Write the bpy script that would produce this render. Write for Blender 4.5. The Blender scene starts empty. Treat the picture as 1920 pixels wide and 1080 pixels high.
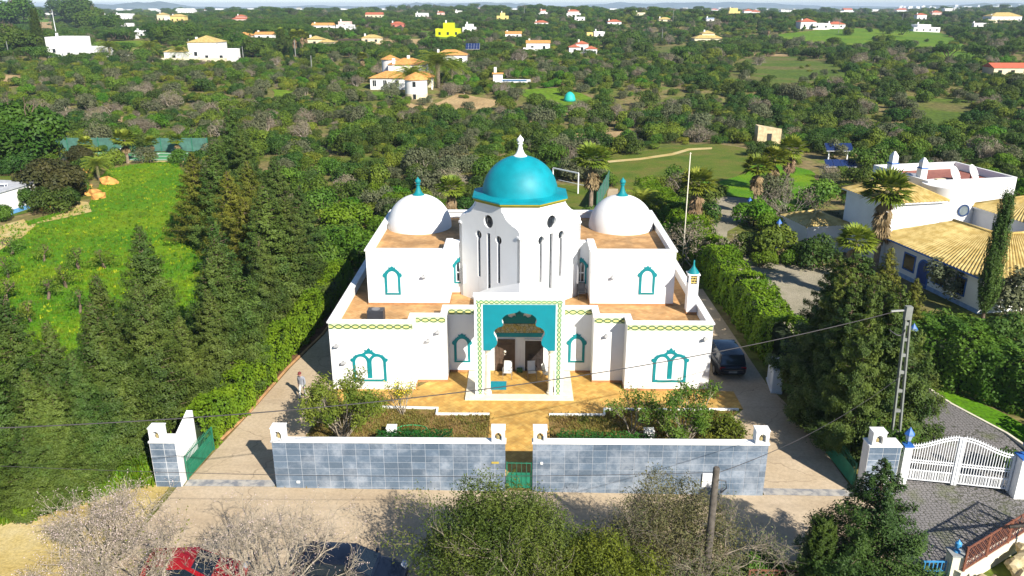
import bpy, bmesh, math, random
import numpy as np
from mathutils import Vector, Matrix, geometry

# ------------------------------------------------------------------ camera, sky, sun, exposure
scene = bpy.context.scene
PITCH, YAW, FPX, CAMZ = math.radians(19.5), math.radians(0.65), 1493.0, 22.0
cam_data = bpy.data.cameras.new('camera')
cam = bpy.data.objects.new('camera', cam_data)
scene.collection.objects.link(cam)
cam.location = (0, 0, CAMZ)
cam.rotation_euler = (math.radians(90) - PITCH, 0, YAW)
cam_data.sensor_width = 36.0
cam_data.lens = FPX / 1920 * 36
cam_data.clip_start = 0.5
cam_data.clip_end = 40000
scene.camera = cam

SUN_EL, SUN_AZ = math.radians(34), math.radians(145)      # azimuth clockwise from +Y
world = bpy.data.worlds.new('World')
scene.world = world
world.use_nodes = True
wn = world.node_tree
for n in list(wn.nodes):
    wn.nodes.remove(n)
sky = wn.nodes.new('ShaderNodeTexSky')
sky.sky_type = 'NISHITA'
sky.sun_disc = False
sky.sun_elevation = SUN_EL
sky.sun_rotation = SUN_AZ
sky.altitude = 30
sky.air_density = 0.8
sky.dust_density = 0.0
sky.ozone_density = 4.0
bg = wn.nodes.new('ShaderNodeBackground')
bg.inputs['Strength'].default_value = 0.08
wo = wn.nodes.new('ShaderNodeOutputWorld')
wn.links.new(sky.outputs[0], bg.inputs[0])
wn.links.new(bg.outputs[0], wo.inputs[0])

sun_data = bpy.data.lights.new('sun', 'SUN')
sun_data.energy = 5.0
sun_data.angle = math.radians(0.5)
sun_data.color = (1.0, 0.94, 0.84)
sun = bpy.data.objects.new('sun', sun_data)
scene.collection.objects.link(sun)
to_sun = Vector((math.cos(SUN_EL) * math.sin(SUN_AZ), math.cos(SUN_EL) * math.cos(SUN_AZ), math.sin(SUN_EL)))
sun.rotation_euler = to_sun.to_track_quat('Z', 'Y').to_euler()
sun.location = to_sun * 200

vs = scene.view_settings
vs.view_transform = 'Standard'
vs.look = 'None'
vs.exposure = 0.8
vs.gamma = 1.0
vs.use_curve_mapping = False
scene.cycles.max_bounces = 5
scene.cycles.diffuse_bounces = 2
scene.cycles.transparent_max_bounces = 8

# ------------------------------------------------------------------ helpers
COL = scene.collection
KIDS = {}
RNG = np.random.default_rng(7)

def smooth(a, b, x):
    t = np.clip((x - a) / (b - a), 0, 1)
    return t * t * (3 - 2 * t)

def gz(x, y):
    """height of the ground"""
    x = np.asarray(x, float); y = np.asarray(y, float)
    st = -0.012 * np.clip(x + 12, 0, 40) * (1 - smooth(33.5, 40, y))
    far = 9 * smooth(260, 900, y) - 8 * smooth(1100, 2600, y)
    ridge = 3.5 * smooth(500, 800, y) * (1 - smooth(1300, 2200, y)) * np.sin(x / 170.0 + 0.5 + y / 900.0)
    und = smooth(300, 500, y) * (1 - smooth(2200, 3500, y)) * (2.0 * np.sin(x / 60.0 + y / 140.0) + 1.5 * np.sin(y / 75.0 - x / 110.0))
    dip = -2.5 * smooth(130, 165, y) * (1 - smooth(190, 250, y))
    return st + far + ridge + und + dip

_fw = np.array([-math.sin(YAW) * math.cos(PITCH), math.cos(YAW) * math.cos(PITCH), -math.sin(PITCH)])
_rt = np.array([math.cos(YAW), math.sin(YAW), 0.0])
_up = np.cross(_rt, _fw)
_C = np.array([0, 0, CAMZ])
def ray(x, y):
    return _fw + _rt * ((x - 960) / FPX) + _up * ((540 - y) / FPX)
def G(x, y, h=0.0):
    """ground position under a pixel of the photograph, for a point h metres above the ground"""
    d = ray(x, y)
    lo, t = 5.0, 5.0
    while t < 6000:
        p = _C + d * t
        if p[2] < float(gz(p[0], p[1])) + h:
            break
        lo = t
        t *= 1.01
    hi = t
    for _ in range(24):
        m = (lo + hi) / 2
        p = _C + d * m
        if p[2] < float(gz(p[0], p[1])) + h: hi = m
        else: lo = m
    p = _C + d * hi
    return float(p[0]), float(p[1])
def atY(x, y, Y):
    d = ray(x, y); p = _C + d * (Y / d[1]); return float(p[0]), float(p[2])
def proj(x, y, z):
    v = np.stack([np.asarray(x, float), np.asarray(y, float), np.asarray(z, float) - CAMZ], -1)
    w = v @ _fw
    return 960 + FPX * (v @ _rt) / w, 540 - FPX * (v @ _up) / w

def link(o, parent=None):
    COL.objects.link(o)
    if parent is not None:
        o.parent = parent
        KIDS.setdefault(parent, []).append(o)
    return o
def tag(o, label, cat, group=None, kind=None):
    if label: o['label'] = label
    if cat: o['category'] = cat
    if group: o['group'] = group
    if kind: o['kind'] = kind
    return o
def thing(name, label, cat, loc=(0, 0, 0), rz=0.0, group=None):
    o = bpy.data.objects.new(name, None)
    o.empty_display_size = 0.3
    o.location = loc
    o.rotation_euler = (0, 0, rz)
    link(o)
    return tag(o, label, cat, group)
def copy_tree(o, parent=None):
    c = o.copy()
    link(c, parent)
    for k in KIDS.get(o, []):
        copy_tree(k, c)
    return c

class MB:
    """collects geometry for one mesh object"""
    def __init__(s):
        s.v = []; s.f = []; s.m = []
    def add(s, vs, fs, mi=0):
        b = len(s.v)
        s.v.extend([tuple(v) for v in vs])
        s.f.extend([tuple(i + b for i in f) for f in fs])
        s.m.extend([mi] * len(fs))
        return s
    def box(s, x0, x1, y0, y1, z0, z1, mi=0):
        v = [(x0,y0,z0),(x1,y0,z0),(x1,y1,z0),(x0,y1,z0),(x0,y0,z1),(x1,y0,z1),(x1,y1,z1),(x0,y1,z1)]
        return s.add(v, [(0,3,2,1),(4,5,6,7),(0,1,5,4),(1,2,6,5),(2,3,7,6),(3,0,4,7)], mi)
    def obox(s, c, ax, ay, az, mi=0):
        """box from a centre and three half-axis vectors"""
        c = Vector(c); ax = Vector(ax); ay = Vector(ay); az = Vector(az)
        v = [c + ax*i + ay*j + az*k for k in (-1, 1) for i, j in ((-1,-1),(1,-1),(1,1),(-1,1))]
        return s.add(v, [(0,3,2,1),(4,5,6,7),(0,1,5,4),(1,2,6,5),(2,3,7,6),(3,0,4,7)], mi)
    def bar(s, a, b, w, h=None, mi=0):
        """square bar between two points"""
        a = Vector(a); b = Vector(b); d = b - a; h = h or w
        u = d.cross(Vector((0, 0, 1)))
        if u.length < 1e-5: u = Vector((1, 0, 0))
        u.normalize(); n = u.cross(d).normalized()
        return s.obox((a + b) / 2, d / 2, u * w / 2, n * h / 2, mi)
    def prism(s, poly, z0, z1, mi=0):
        n = len(poly)
        v = [(x, y, z0) for x, y in poly] + [(x, y, z1) for x, y in poly]
        f = [(i, (i + 1) % n, n + (i + 1) % n, n + i) for i in range(n)]
        tri = geometry.tessellate_polygon([[Vector((x, y, 0)) for x, y in poly]])
        f += [tuple(n + i for i in t) for t in tri] + [tuple(reversed(t)) for t in tri]
        return s.add(v, f, mi)
    def strip(s, line, t, z0, z1, closed=False, mi=0, t0=0.0):
        """wall of thickness t along a plan polyline; t0/t are offsets to the left of its direction"""
        n = len(line); L = []; R = []
        for i in range(n):
            p = Vector(line[i])
            a = Vector(line[i - 1]) if (i > 0 or closed) else None
            b = Vector(line[(i + 1) % n]) if (i < n - 1 or closed) else None
            d1 = (p - a).normalized() if a is not None else None
            d2 = (b - p).normalized() if b is not None else None
            if d1 is None: d1 = d2
            if d2 is None: d2 = d1
            n1 = Vector((-d1.y, d1.x)); n2 = Vector((-d2.y, d2.x))
            m = n1 + n2
            if m.length < 1e-6: m = n1.copy()
            m = m / max(0.2, m.dot(n1))
            L.append(p + m * t); R.append(p + m * t0)
        for i in range(n if closed else n - 1):
            j = (i + 1) % n
            q = [R[i], R[j], L[j], L[i]]
            v = [(k.x, k.y, z0) for k in q] + [(k.x, k.y, z1) for k in q]
            f = [(0,3,2,1),(4,5,6,7),(0,1,5,4),(2,3,7,6)]
            if not closed and i == 0: f.append((3,0,4,7))
            if not closed and i == n - 2: f.append((1,2,6,5))
            s.add(v, f, mi)
        return s
    def plate(s, outer, holes, t, O, U, V, N, mi=0, back=True):
        """flat plate with holes in the U,V plane; front at w=0, thickness t towards -N"""
        O = Vector(O); U = Vector(U); V = Vector(V); N = Vector(N)
        loops = [outer] + list(holes)
        tri = geometry.tessellate_polygon([[Vector((a, b, 0)) for a, b in l] for l in loops])
        flat = [p for l in loops for p in l]
        n = len(flat)
        v = [O + U*a + V*b for a, b in flat] + [O + U*a + V*b - N*t for a, b in flat]
        f = [tuple(x) for x in tri]
        if back: f += [tuple(n + i for i in reversed(x)) for x in tri]
        k = 0
        for l in loops:
            m = len(l)
            for i in range(m):
                a, b = k + i, k + (i + 1) % m
                f.append((a, b, n + b, n + a))
            k += m
        return s.add(v, f, mi)
    def lathe(s, prof, c=(0, 0, 0), n=24, mi=0, a0=0.0, sx=1.0, sy=1.0):
        v = []; f = []
        for r, z in prof:
            for i in range(n):
                a = a0 + 2 * math.pi * i / n
                v.append((c[0] + sx * r * math.cos(a), c[1] + sy * r * math.sin(a), c[2] + z))
        for j in range(len(prof) - 1):
            for i in range(n):
                k = (i + 1) % n
                f.append((j*n+i, j*n+k, (j+1)*n+k, (j+1)*n+i))
        f.append(tuple(range(n - 1, -1, -1)))
        f.append(tuple(range((len(prof)-1)*n, len(prof)*n)))
        return s.add(v, f, mi)
    def tube(s, pts, r, n=6, mi=0, cap=True):
        pts = [Vector(p) for p in pts]
        rs = r if isinstance(r, (list, tuple)) else [r] * len(pts)
        v = []; f = []
        up = Vector((0, 0, 1))
        for i, p in enumerate(pts):
            d = (pts[min(i + 1, len(pts) - 1)] - pts[max(i - 1, 0)])
            d = d.normalized() if d.length > 1e-9 else Vector((0, 0, 1))
            u = d.cross(up) if abs(d.z) < 0.97 else d.cross(Vector((1, 0, 0)))
            u.normalize(); w = u.cross(d)
            for k in range(n):
                a = 2 * math.pi * k / n
                v.append(p + (u * math.cos(a) + w * math.sin(a)) * rs[i])
        for i in range(len(pts) - 1):
            for k in range(n):
                q = (k + 1) % n
                f.append((i*n+k, i*n+q, (i+1)*n+q, (i+1)*n+k))
        if cap:
            f.append(tuple(range(n - 1, -1, -1))); f.append(tuple(range((len(pts)-1)*n, len(pts)*n)))
        return s.add(v, f, mi)
    def mesh(s, name, mats, smooth_shade=False):
        me = bpy.data.meshes.new(name)
        me.from_pydata([tuple(v) for v in s.v], [], s.f)
        for m in (mats if isinstance(mats, (list, tuple)) else [mats]):
            me.materials.append(m)
        if any(s.m): me.polygons.foreach_set('material_index', s.m)
        if smooth_shade is True:
            me.polygons.foreach_set('use_smooth', [True] * len(me.polygons))
        me.update()
        if smooth_shade == 'auto':
            me.polygons.foreach_set('use_smooth', [True] * len(me.polygons))
            me.set_sharp_from_angle(angle=math.radians(38))
        return me
    def build(s, name, mats, parent=None, sm=False, world=False, bevel=0.0):
        o = bpy.data.objects.new(name, s.mesh(name, mats, sm))
        link(o, parent)
        if world and parent is not None:       # geometry was given in world coordinates
            o.matrix_parent_inverse = parent_matrix(parent).inverted()
        if bevel:
            b = o.modifiers.new('bevel', 'BEVEL'); b.width = bevel; b.segments = 2; b.limit_method = 'ANGLE'
        return o
def parent_matrix(p):
    m = Matrix.LocRotScale(p.location, p.rotation_euler, p.scale)
    return (parent_matrix(p.parent) @ p.matrix_parent_inverse @ m) if p.parent else m
def inst(name, mesh, parent=None, loc=(0, 0, 0), rot=(0, 0, 0), scale=(1, 1, 1), world=False):
    o = bpy.data.objects.new(name, mesh)
    o.location = loc; o.rotation_euler = rot; o.scale = scale
    link(o, parent)
    if world and parent is not None:
        o.matrix_parent_inverse = parent_matrix(parent).inverted()
    return o
def np_mesh(name, V, F, mats, mi=None, smooth_shade=False):
    """mesh from arrays; F is (n,k)"""
    me = bpy.data.meshes.new(name)
    V = np.asarray(V, np.float32); F = np.asarray(F, np.int32)
    n, k = F.shape
    me.vertices.add(len(V)); me.vertices.foreach_set('co', V.ravel())
    me.loops.add(n * k); me.loops.foreach_set('vertex_index', F.ravel())
    me.polygons.add(n)
    me.polygons.foreach_set('loop_start', np.arange(0, n * k, k, dtype=np.int32))
    me.polygons.foreach_set('loop_total', np.full(n, k, np.int32))
    for m in (mats if isinstance(mats, (list, tuple)) else [mats]):
        me.materials.append(m)
    if mi is not None: me.polygons.foreach_set('material_index', np.asarray(mi, np.int32))
    if smooth_shade: me.polygons.foreach_set('use_smooth', np.ones(n, bool))
    me.update(calc_edges=True)
    return me

# ------------------------------------------------------------------ materials
MATS = {}
class NT:
    def __init__(s, name):
        s.mat = bpy.data.materials.new(name); s.mat.use_nodes = True
        s.t = s.mat.node_tree
        s.p = s.t.nodes['Principled BSDF']
        s.out = s.t.nodes['Material Output']
    def n(s, typ, **kw):
        nd = s.t.nodes.new(typ)
        for k, v in kw.items(): setattr(nd, k, v)
        return nd
    def l(s, a, b): s.t.links.new(a, b)
    def math(s, op, a, b=None, c=None):
        nd = s.n('ShaderNodeMath', operation=op)
        for i, x in enumerate((a, b, c)):
            if x is None: continue
            if isinstance(x, (int, float)): nd.inputs[i].default_value = x
            else: s.l(x, nd.inputs[i])
        return nd.outputs[0]
    def mix(s, fac, a, b):
        nd = s.n('ShaderNodeMix', data_type='RGBA')
        for i, x in ((0, fac), (6, a), (7, b)):
            if isinstance(x, (int, float)): nd.inputs[i].default_value = x
            elif isinstance(x, (tuple, list)): nd.inputs[i].default_value = (*x[:3], 1)
            else: s.l(x, nd.inputs[i])
        return nd.outputs[2]
    def coord(s, which='Object'):
        return s.n('ShaderNodeTexCoord').outputs[which]
    def geo(s): return s.n('ShaderNodeNewGeometry').outputs['Position']
    def noise(s, vec, scale, detail=4, rough=0.55):
        nd = s.n('ShaderNodeTexNoise'); nd.inputs['Scale'].default_value = scale
        nd.inputs['Detail'].default_value = detail; nd.inputs['Roughness'].default_value = rough
        s.l(vec, nd.inputs['Vector']); return nd.outputs['Fac']
    def ramp(s, fac, a, b):
        nd = s.n('ShaderNodeMapRange'); nd.inputs['From Min'].default_value = a; nd.inputs['From Max'].default_value = b
        nd.interpolation_type = 'SMOOTHSTEP'
        s.l(fac, nd.inputs['Value']); return nd.outputs[0]
    def bump(s, h, strength, dist=0.02):
        nd = s.n('ShaderNodeBump'); nd.inputs['Strength'].default_value = strength; nd.inputs['Distance'].default_value = dist
        s.l(h, nd.inputs['Height']); s.l(nd.outputs[0], s.p.inputs['Normal'])
def sc(c, k): return tuple(min(1, x * k) for x in c)
def mat(name, c, rough=0.75, var=0.12, scale=3.0, bump=0.0, bscale=None, metal=0.0, coat=0.0, c2=None, lo=0.35, hi=0.65, spec=0.4, rnd=0.0):
    if name in MATS: return MATS[name]
    s = NT(name); pos = s.geo()
    f = s.ramp(s.noise(pos, scale, 5), lo, hi)
    col = s.mix(f, sc(c, 1 - var), c2 or sc(c, 1 + var))
    if rnd:
        oi = s.n('ShaderNodeObjectInfo').outputs['Random']
        hs = s.n('ShaderNodeHueSaturation'); s.l(col, hs.inputs['Color'])
        s.l(s.math('ADD', s.math('MULTIPLY', oi, 2 * rnd), 1 - rnd), hs.inputs['Value'])
        col = hs.outputs[0]
    s.l(col, s.p.inputs['Base Color'])
    s.p.inputs['Roughness'].default_value = rough
    s.p.inputs['Metallic'].default_value = metal
    s.p.inputs['Specular IOR Level'].default_value = spec
    s.p.inputs['Coat Weight'].default_value = coat
    if bump: s.bump(s.noise(pos, bscale or scale * 6, 4), bump)
    MATS[name] = s.mat
    return s.mat
def leaf_mat(name, c, c2, trans=0.25, scale=0.6, rnd=0.18, hue=0.03, rough=0.6):
    """foliage: two tones in clumps, each plant its own tint, light shining through the leaves"""
    if name in MATS: return MATS[name]
    s = NT(name); pos = s.geo()
    f = s.ramp(s.noise(pos, scale, 3, 0.6), 0.3, 0.7)
    f2 = s.noise(pos, scale * 9, 2)
    col = s.mix(f, c, c2)
    oi = s.n('ShaderNodeObjectInfo').outputs['Random']
    hs = s.n('ShaderNodeHueSaturation'); s.l(col, hs.inputs['Color'])
    v = s.math('ADD', s.math('MULTIPLY', oi, 2 * rnd), 1 - rnd)
    v = s.math('MULTIPLY', v, s.math('ADD', s.math('MULTIPLY', f2, 0.9), 0.55))
    s.l(v, hs.inputs['Value'])
    s.l(s.math('ADD', s.math('MULTIPLY', s.math('FRACT', s.math('MULTIPLY', oi, 7.31)), 2 * hue), 0.5 - hue), hs.inputs['Hue'])
    s.l(hs.outputs[0], s.p.inputs['Base Color'])
    s.p.inputs['Roughness'].default_value = rough
    s.p.inputs['Specular IOR Level'].default_value = 0.25
    tr = s.n('ShaderNodeBsdfTranslucent'); s.l(hs.outputs[0], tr.inputs['Color'])
    ms = s.n('ShaderNodeMixShader'); ms.inputs[0].default_value = trans
    s.l(s.p.outputs[0], ms.inputs[1]); s.l(tr.outputs[0], ms.inputs[2]); s.l(ms.outputs[0], s.out.inputs[0])
    MATS[name] = s.mat
    return s.mat
def glass_mat(name, c=(0.02, 0.03, 0.04), rough=0.06):
    if name in MATS: return MATS[name]
    s = NT(name); s.p.inputs['Base Color'].default_value = (*c, 1)
    s.p.inputs['Roughness'].default_value = rough; s.p.inputs['Specular IOR Level'].default_value = 0.7
    MATS[name] = s.mat; return s.mat

def plaster_mat():
    s = NT('white_plaster'); pos = s.geo()
    mp = s.n('ShaderNodeMapping'); mp.inputs['Scale'].default_value = (2.2, 2.2, 0.22); s.l(pos, mp.inputs['Vector'])
    streak = s.math('MULTIPLY', s.ramp(s.noise(mp.outputs[0], 1.6, 5, 0.6), 0.54, 0.78), s.ramp(s.noise(pos, 0.35, 3), 0.40, 0.65))
    col = s.mix(s.ramp(s.noise(pos, 0.8, 5), 0.3, 0.7), (0.80, 0.80, 0.785), (0.76, 0.76, 0.75))
    col = s.mix(s.math('MULTIPLY', streak, 0.55), col, (0.50, 0.48, 0.44))
    s.l(col, s.p.inputs['Base Color']); s.p.inputs['Roughness'].default_value = 0.85; s.p.inputs['Specular IOR Level'].default_value = 0.3
    s.bump(s.noise(pos, 22, 4), 0.15)
    MATS['white_plaster'] = s.mat
    return s.mat
PLASTER = plaster_mat()
COPING = mat('white_coping', (0.82, 0.82, 0.80), 0.8, 0.05, 1.5, 0.1, 30)
TEAL = mat('teal_paint', (0.0, 0.245, 0.30), 0.55, 0.12, 0.9, 0.05, 30)
TEAL_TRIM = mat('teal_trim', (0.0, 0.20, 0.225), 0.6, 0.08, 2.0)
OLIVE_TRIM = mat('olive_trim', (0.36, 0.30, 0.02), 0.6, 0.1, 2.0)
CREAM = mat('cream_stone', (0.72, 0.66, 0.52), 0.7, 0.08, 3.0, 0.1)
DARK = mat('dark_metal', (0.03, 0.03, 0.035), 0.5, 0.2)
GLASS = glass_mat('dark_glass')
IRON_GREEN = mat('green_iron', (0.02, 0.16, 0.09), 0.5, 0.15)
WHITE_METAL = mat('white_metal', (0.78, 0.79, 0.80), 0.45, 0.04)
BLUE_PAINT = mat('blue_paint', (0.03, 0.13, 0.42), 0.5, 0.12)
# ------------------------------------------------------------------ ground and sheets on it
def zone_mat(name, stops, scale, bump=0.3, bscale=8, rough=0.95, fine=40, fvar=0.35):
    """land cover: several tones in patches plus fine speckle"""
    s = NT(name); pos = s.geo()
    f = s.noise(pos, scale, 6, 0.6)
    r = s.n('ShaderNodeValToRGB'); s.l(f, r.inputs[0])
    e = r.color_ramp.elements
    while len(e) < len(stops): e.new(0.5)
    for i, (p, c) in enumerate(stops):
        e[i].position = p; e[i].color = (*c, 1)
    g = s.noise(pos, fine, 3, 0.7)
    hs = s.n('ShaderNodeHueSaturation'); s.l(r.outputs[0], hs.inputs['Color'])
    s.l(s.math('ADD', s.math('MULTIPLY', s.ramp(g, 0.3, 0.7), 2 * fvar), 1 - fvar), hs.inputs['Value'])
    s.l(hs.outputs[0], s.p.inputs['Base Color'])
    s.p.inputs['Roughness'].default_value = rough
    s.p.inputs['Specular IOR Level'].default_value = 0.15
    s.bump(s.noise(pos, bscale, 5), bump, 0.1)
    return s.mat
M_SOIL = zone_mat('scrub_soil', [(0.30, (0.07, 0.12, 0.013)), (0.44, (0.13, 0.145, 0.03)), (0.56, (0.22, 0.165, 0.075)), (0.70, (0.105, 0.175, 0.014))], 0.06, fine=1.2, bscale=1.5)
M_MEADOW = zone_mat('meadow_grass', [(0.30, (0.06, 0.17, 0.006)), (0.48, (0.085, 0.205, 0.006)), (0.62, (0.15, 0.24, 0.006)), (0.75, (0.07, 0.15, 0.008))], 0.10, fine=5, fvar=0.35, bscale=4)
M_LAWN = zone_mat('mown_lawn', [(0.35, (0.07, 0.12, 0.012)), (0.5, (0.11, 0.145, 0.018)), (0.68, (0.16, 0.14, 0.035))], 0.25, fine=10, bscale=8)
M_GARDEN = zone_mat('thin_garden_grass', [(0.38, (0.12, 0.14, 0.02)), (0.5, (0.20, 0.14, 0.045)), (0.62, (0.23, 0.145, 0.055)), (0.74, (0.11, 0.14, 0.02))], 0.35, fine=14, bscale=14)
M_FIELD = zone_mat('open_field', [(0.32, (0.06, 0.105, 0.014)), (0.48, (0.09, 0.135, 0.016)), (0.60, (0.15, 0.13, 0.045)), (0.72, (0.065, 0.12, 0.013))], 0.03, fine=0.9, bscale=1)
M_GFIELD = zone_mat('green_field', [(0.32, (0.075, 0.16, 0.011)), (0.5, (0.11, 0.20, 0.011)), (0.68, (0.155, 0.215, 0.014))], 0.03, fine=0.9, bscale=1)
M_DIRT = zone_mat('dirt', [(0.3, (0.40, 0.29, 0.09)), (0.5, (0.50, 0.385, 0.15)), (0.68, (0.57, 0.47, 0.25))], 0.35, fine=9, fvar=0.15, bscale=9)
M_TAN = zone_mat('tan_earth', [(0.3, (0.30, 0.20, 0.09)), (0.6, (0.45, 0.32, 0.16))], 0.1, fine=2)
M_BED = zone_mat('bed_soil', [(0.3, (0.10, 0.05, 0.025)), (0.7, (0.17, 0.09, 0.045))], 1.2, fine=14)
M_CONC = zone_mat('beige_concrete', [(0.28, (0.41, 0.31, 0.20)), (0.5, (0.47, 0.37, 0.25)), (0.72, (0.53, 0.43, 0.31))], 0.22, fine=6, fvar=0.10, bscale=25, bump=0.12)
def weather_concrete(m):
    s = NT.__new__(NT); s.mat = m; s.t = m.node_tree; s.p = s.t.nodes['Principled BSDF']; pos = s.geo()
    old = s.p.inputs['Base Color'].links[0].from_socket
    wob = s.n('ShaderNodeVectorMath', operation='ADD'); nz = s.n('ShaderNodeTexNoise'); nz.inputs['Scale'].default_value = 0.9; s.l(pos, nz.inputs['Vector']); s.l(pos, wob.inputs[0]); s.l(nz.outputs['Color'], wob.inputs[1])
    v = s.n('ShaderNodeTexVoronoi', feature='DISTANCE_TO_EDGE'); v.inputs['Scale'].default_value = 0.2; s.l(wob.outputs[0], v.inputs['Vector'])
    crack = s.math('SUBTRACT', 1.0, s.ramp(v.outputs[0], 0.001, 0.006))
    col = s.mix(s.math('MULTIPLY', crack, 0.45), old, (0.16, 0.12, 0.085))
    mp = s.n('ShaderNodeMapping'); mp.inputs['Scale'].default_value = (0.07, 0.9, 1); s.l(pos, mp.inputs['Vector'])
    col = s.mix(s.math('MULTIPLY', s.ramp(s.noise(mp.outputs[0], 1.0, 4), 0.52, 0.70), 0.28), col, (0.27, 0.21, 0.15))
    col = s.mix(s.math('MULTIPLY', s.ramp(s.noise(pos, 0.55, 6, 0.7), 0.60, 0.74), 0.35), col, (0.25, 0.20, 0.14))
    s.l(col, s.p.inputs['Base Color'])
weather_concrete(M_CONC)
M_GRAVEL = zone_mat('gravel', [(0.3, (0.24, 0.22, 0.15)), (0.55, (0.34, 0.30, 0.22)), (0.75, (0.18, 0.20, 0.08))], 0.3, fine=10, fvar=0.25)

def herring_mat(name, ca, cb, cm, w=0.24, h=0.12):
    """brick paving in a herringbone weave"""
    s = NT(name); pos = s.geo()
    mp = s.n('ShaderNodeMapping'); mp.inputs['Rotation'].default_value = (0, 0, math.radians(45)); s.l(pos, mp.inputs['Vector'])
    cols = []
    for rot in (0, 90):
        m2 = s.n('ShaderNodeMapping'); m2.inputs['Rotation'].default_value = (0, 0, math.radians(rot)); s.l(mp.outputs[0], m2.inputs['Vector'])
        b = s.n('ShaderNodeTexBrick'); s.l(m2.outputs[0], b.inputs['Vector'])
        b.inputs['Scale'].default_value = 1.0; b.inputs['Brick Width'].default_value = w * 2; b.inputs['Row Height'].default_value = h * 2
        b.inputs['Mortar Size'].default_value = 0.008
        b.inputs['Color1'].default_value = (*ca, 1); b.inputs['Color2'].default_value = (*cb, 1); b.inputs['Mortar'].default_value = (*cm, 1)
        cols.append(b.outputs[0])
    ck = s.n('ShaderNodeTexChecker'); s.l(mp.outputs[0], ck.inputs['Vector']); ck.inputs['Scale'].default_value = 1 / (w * 2)
    col = s.mix(ck.outputs['Fac'], cols[0], cols[1])
    f = s.ramp(s.noise(pos, 0.9, 5), 0.3, 0.7)
    hs = s.n('ShaderNodeHueSaturation'); s.l(col, hs.inputs['Color'])
    s.l(s.math('ADD', s.math('MULTIPLY', f, 0.5), 0.75), hs.inputs['Value'])
    s.l(hs.outputs[0], s.p.inputs['Base Color']); s.p.inputs['Roughness'].default_value = 0.85
    MATS[name] = s.mat
    return s.mat
M_PAVE = herring_mat('ochre_paving', (0.46, 0.25, 0.05), (0.57, 0.355, 0.09), (0.36, 0.20, 0.06))
M_TERR = herring_mat('terracotta_deck', (0.42, 0.225, 0.08), (0.52, 0.305, 0.125), (0.34, 0.19, 0.09))

def cobble_mat():
    s = NT('grey_cobbles'); pos = s.geo()
    v = s.n('ShaderNodeTexVoronoi'); v.inputs['Scale'].default_value = 5.5; v.inputs['Randomness'].default_value = 0.55; s.l(pos, v.inputs['Vector'])
    e = s.n('ShaderNodeTexVoronoi', feature='DISTANCE_TO_EDGE'); e.inputs['Scale'].default_value = 5.5; e.inputs['Randomness'].default_value = 0.55; s.l(pos, e.inputs['Vector'])
    base = s.mix(v.outputs['Distance'], (0.22, 0.205, 0.20), (0.15, 0.14, 0.14))
    col = s.mix(s.ramp(e.outputs[0], 0.02, 0.10), (0.07, 0.07, 0.05), base)
    moss = s.ramp(s.noise(pos, 0.5, 4), 0.55, 0.72)
    col = s.mix(s.math('MULTIPLY', moss, 0.55), col, (0.10, 0.12, 0.03))
    s.l(col, s.p.inputs['Base Color']); s.p.inputs['Roughness'].default_value = 0.8
    s.bump(s.ramp(e.outputs[0], 0.0, 0.15), 0.6, 0.03)
    return s.mat
M_COBBLE = cobble_mat()

EXCL = []
def sheet(name, poly, m, off=0.03, step=2.0, wobble=0.0, kind='structure', thick=0.0):
    """a draped sheet with the plan outline poly"""
    EXCL.append((name, poly))
    bm = bmesh.new()
    rs = random.Random(hash(name) % 999 + len(poly))
    pts = []
    n = len(poly)
    for i in range(n):
        a, b = poly[i], poly[(i + 1) % n]
        L = math.hypot(b[0]-a[0], b[1]-a[1]); k = max(1, int(L / max(step * 0.5, 0.8))) if wobble else 1
        for j in range(k):
            t = j / k
            w = wobble if j else 0
            pts.append((a[0] + (b[0]-a[0])*t + rs.uniform(-w, w), a[1] + (b[1]-a[1])*t + rs.uniform(-w, w)))
    tri = geometry.tessellate_polygon([[Vector((x, y, 0)) for x, y in pts]])
    vs_ = [bm.verts.new((x, y, 0)) for x, y in pts]
    for t in tri:
        try: bm.faces.new([vs_[i] for i in t])
        except ValueError: pass
    xs = [p[0] for p in pts]; ys = [p[1] for p in pts]
    for ax, lo, hi in ((0, min(xs), max(xs)), (1, min(ys), max(ys))):
        k = math.ceil(lo / step) * step
        while k < hi:
            co = (k, 0, 0) if ax == 0 else (0, k, 0); no = (1, 0, 0) if ax == 0 else (0, 1, 0)
            bmesh.ops.bisect_plane(bm, geom=bm.verts[:] + bm.edges[:] + bm.faces[:], plane_co=co, plane_no=no, dist=1e-4)
            k += step
    for v in bm.verts: v.co.z = float(gz(v.co.x, v.co.y)) + off
    bmesh.ops.recalc_face_normals(bm, faces=bm.faces[:])
    if bm.faces and sum(f.normal.z for f in bm.faces) < 0:
        bmesh.ops.reverse_faces(bm, faces=bm.faces[:])
    me = bpy.data.meshes.new(name); bm.to_mesh(me); bm.free()
    me.materials.append(m)
    o = bpy.data.objects.new(name, me); link(o); o['kind'] = kind
    return o

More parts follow.
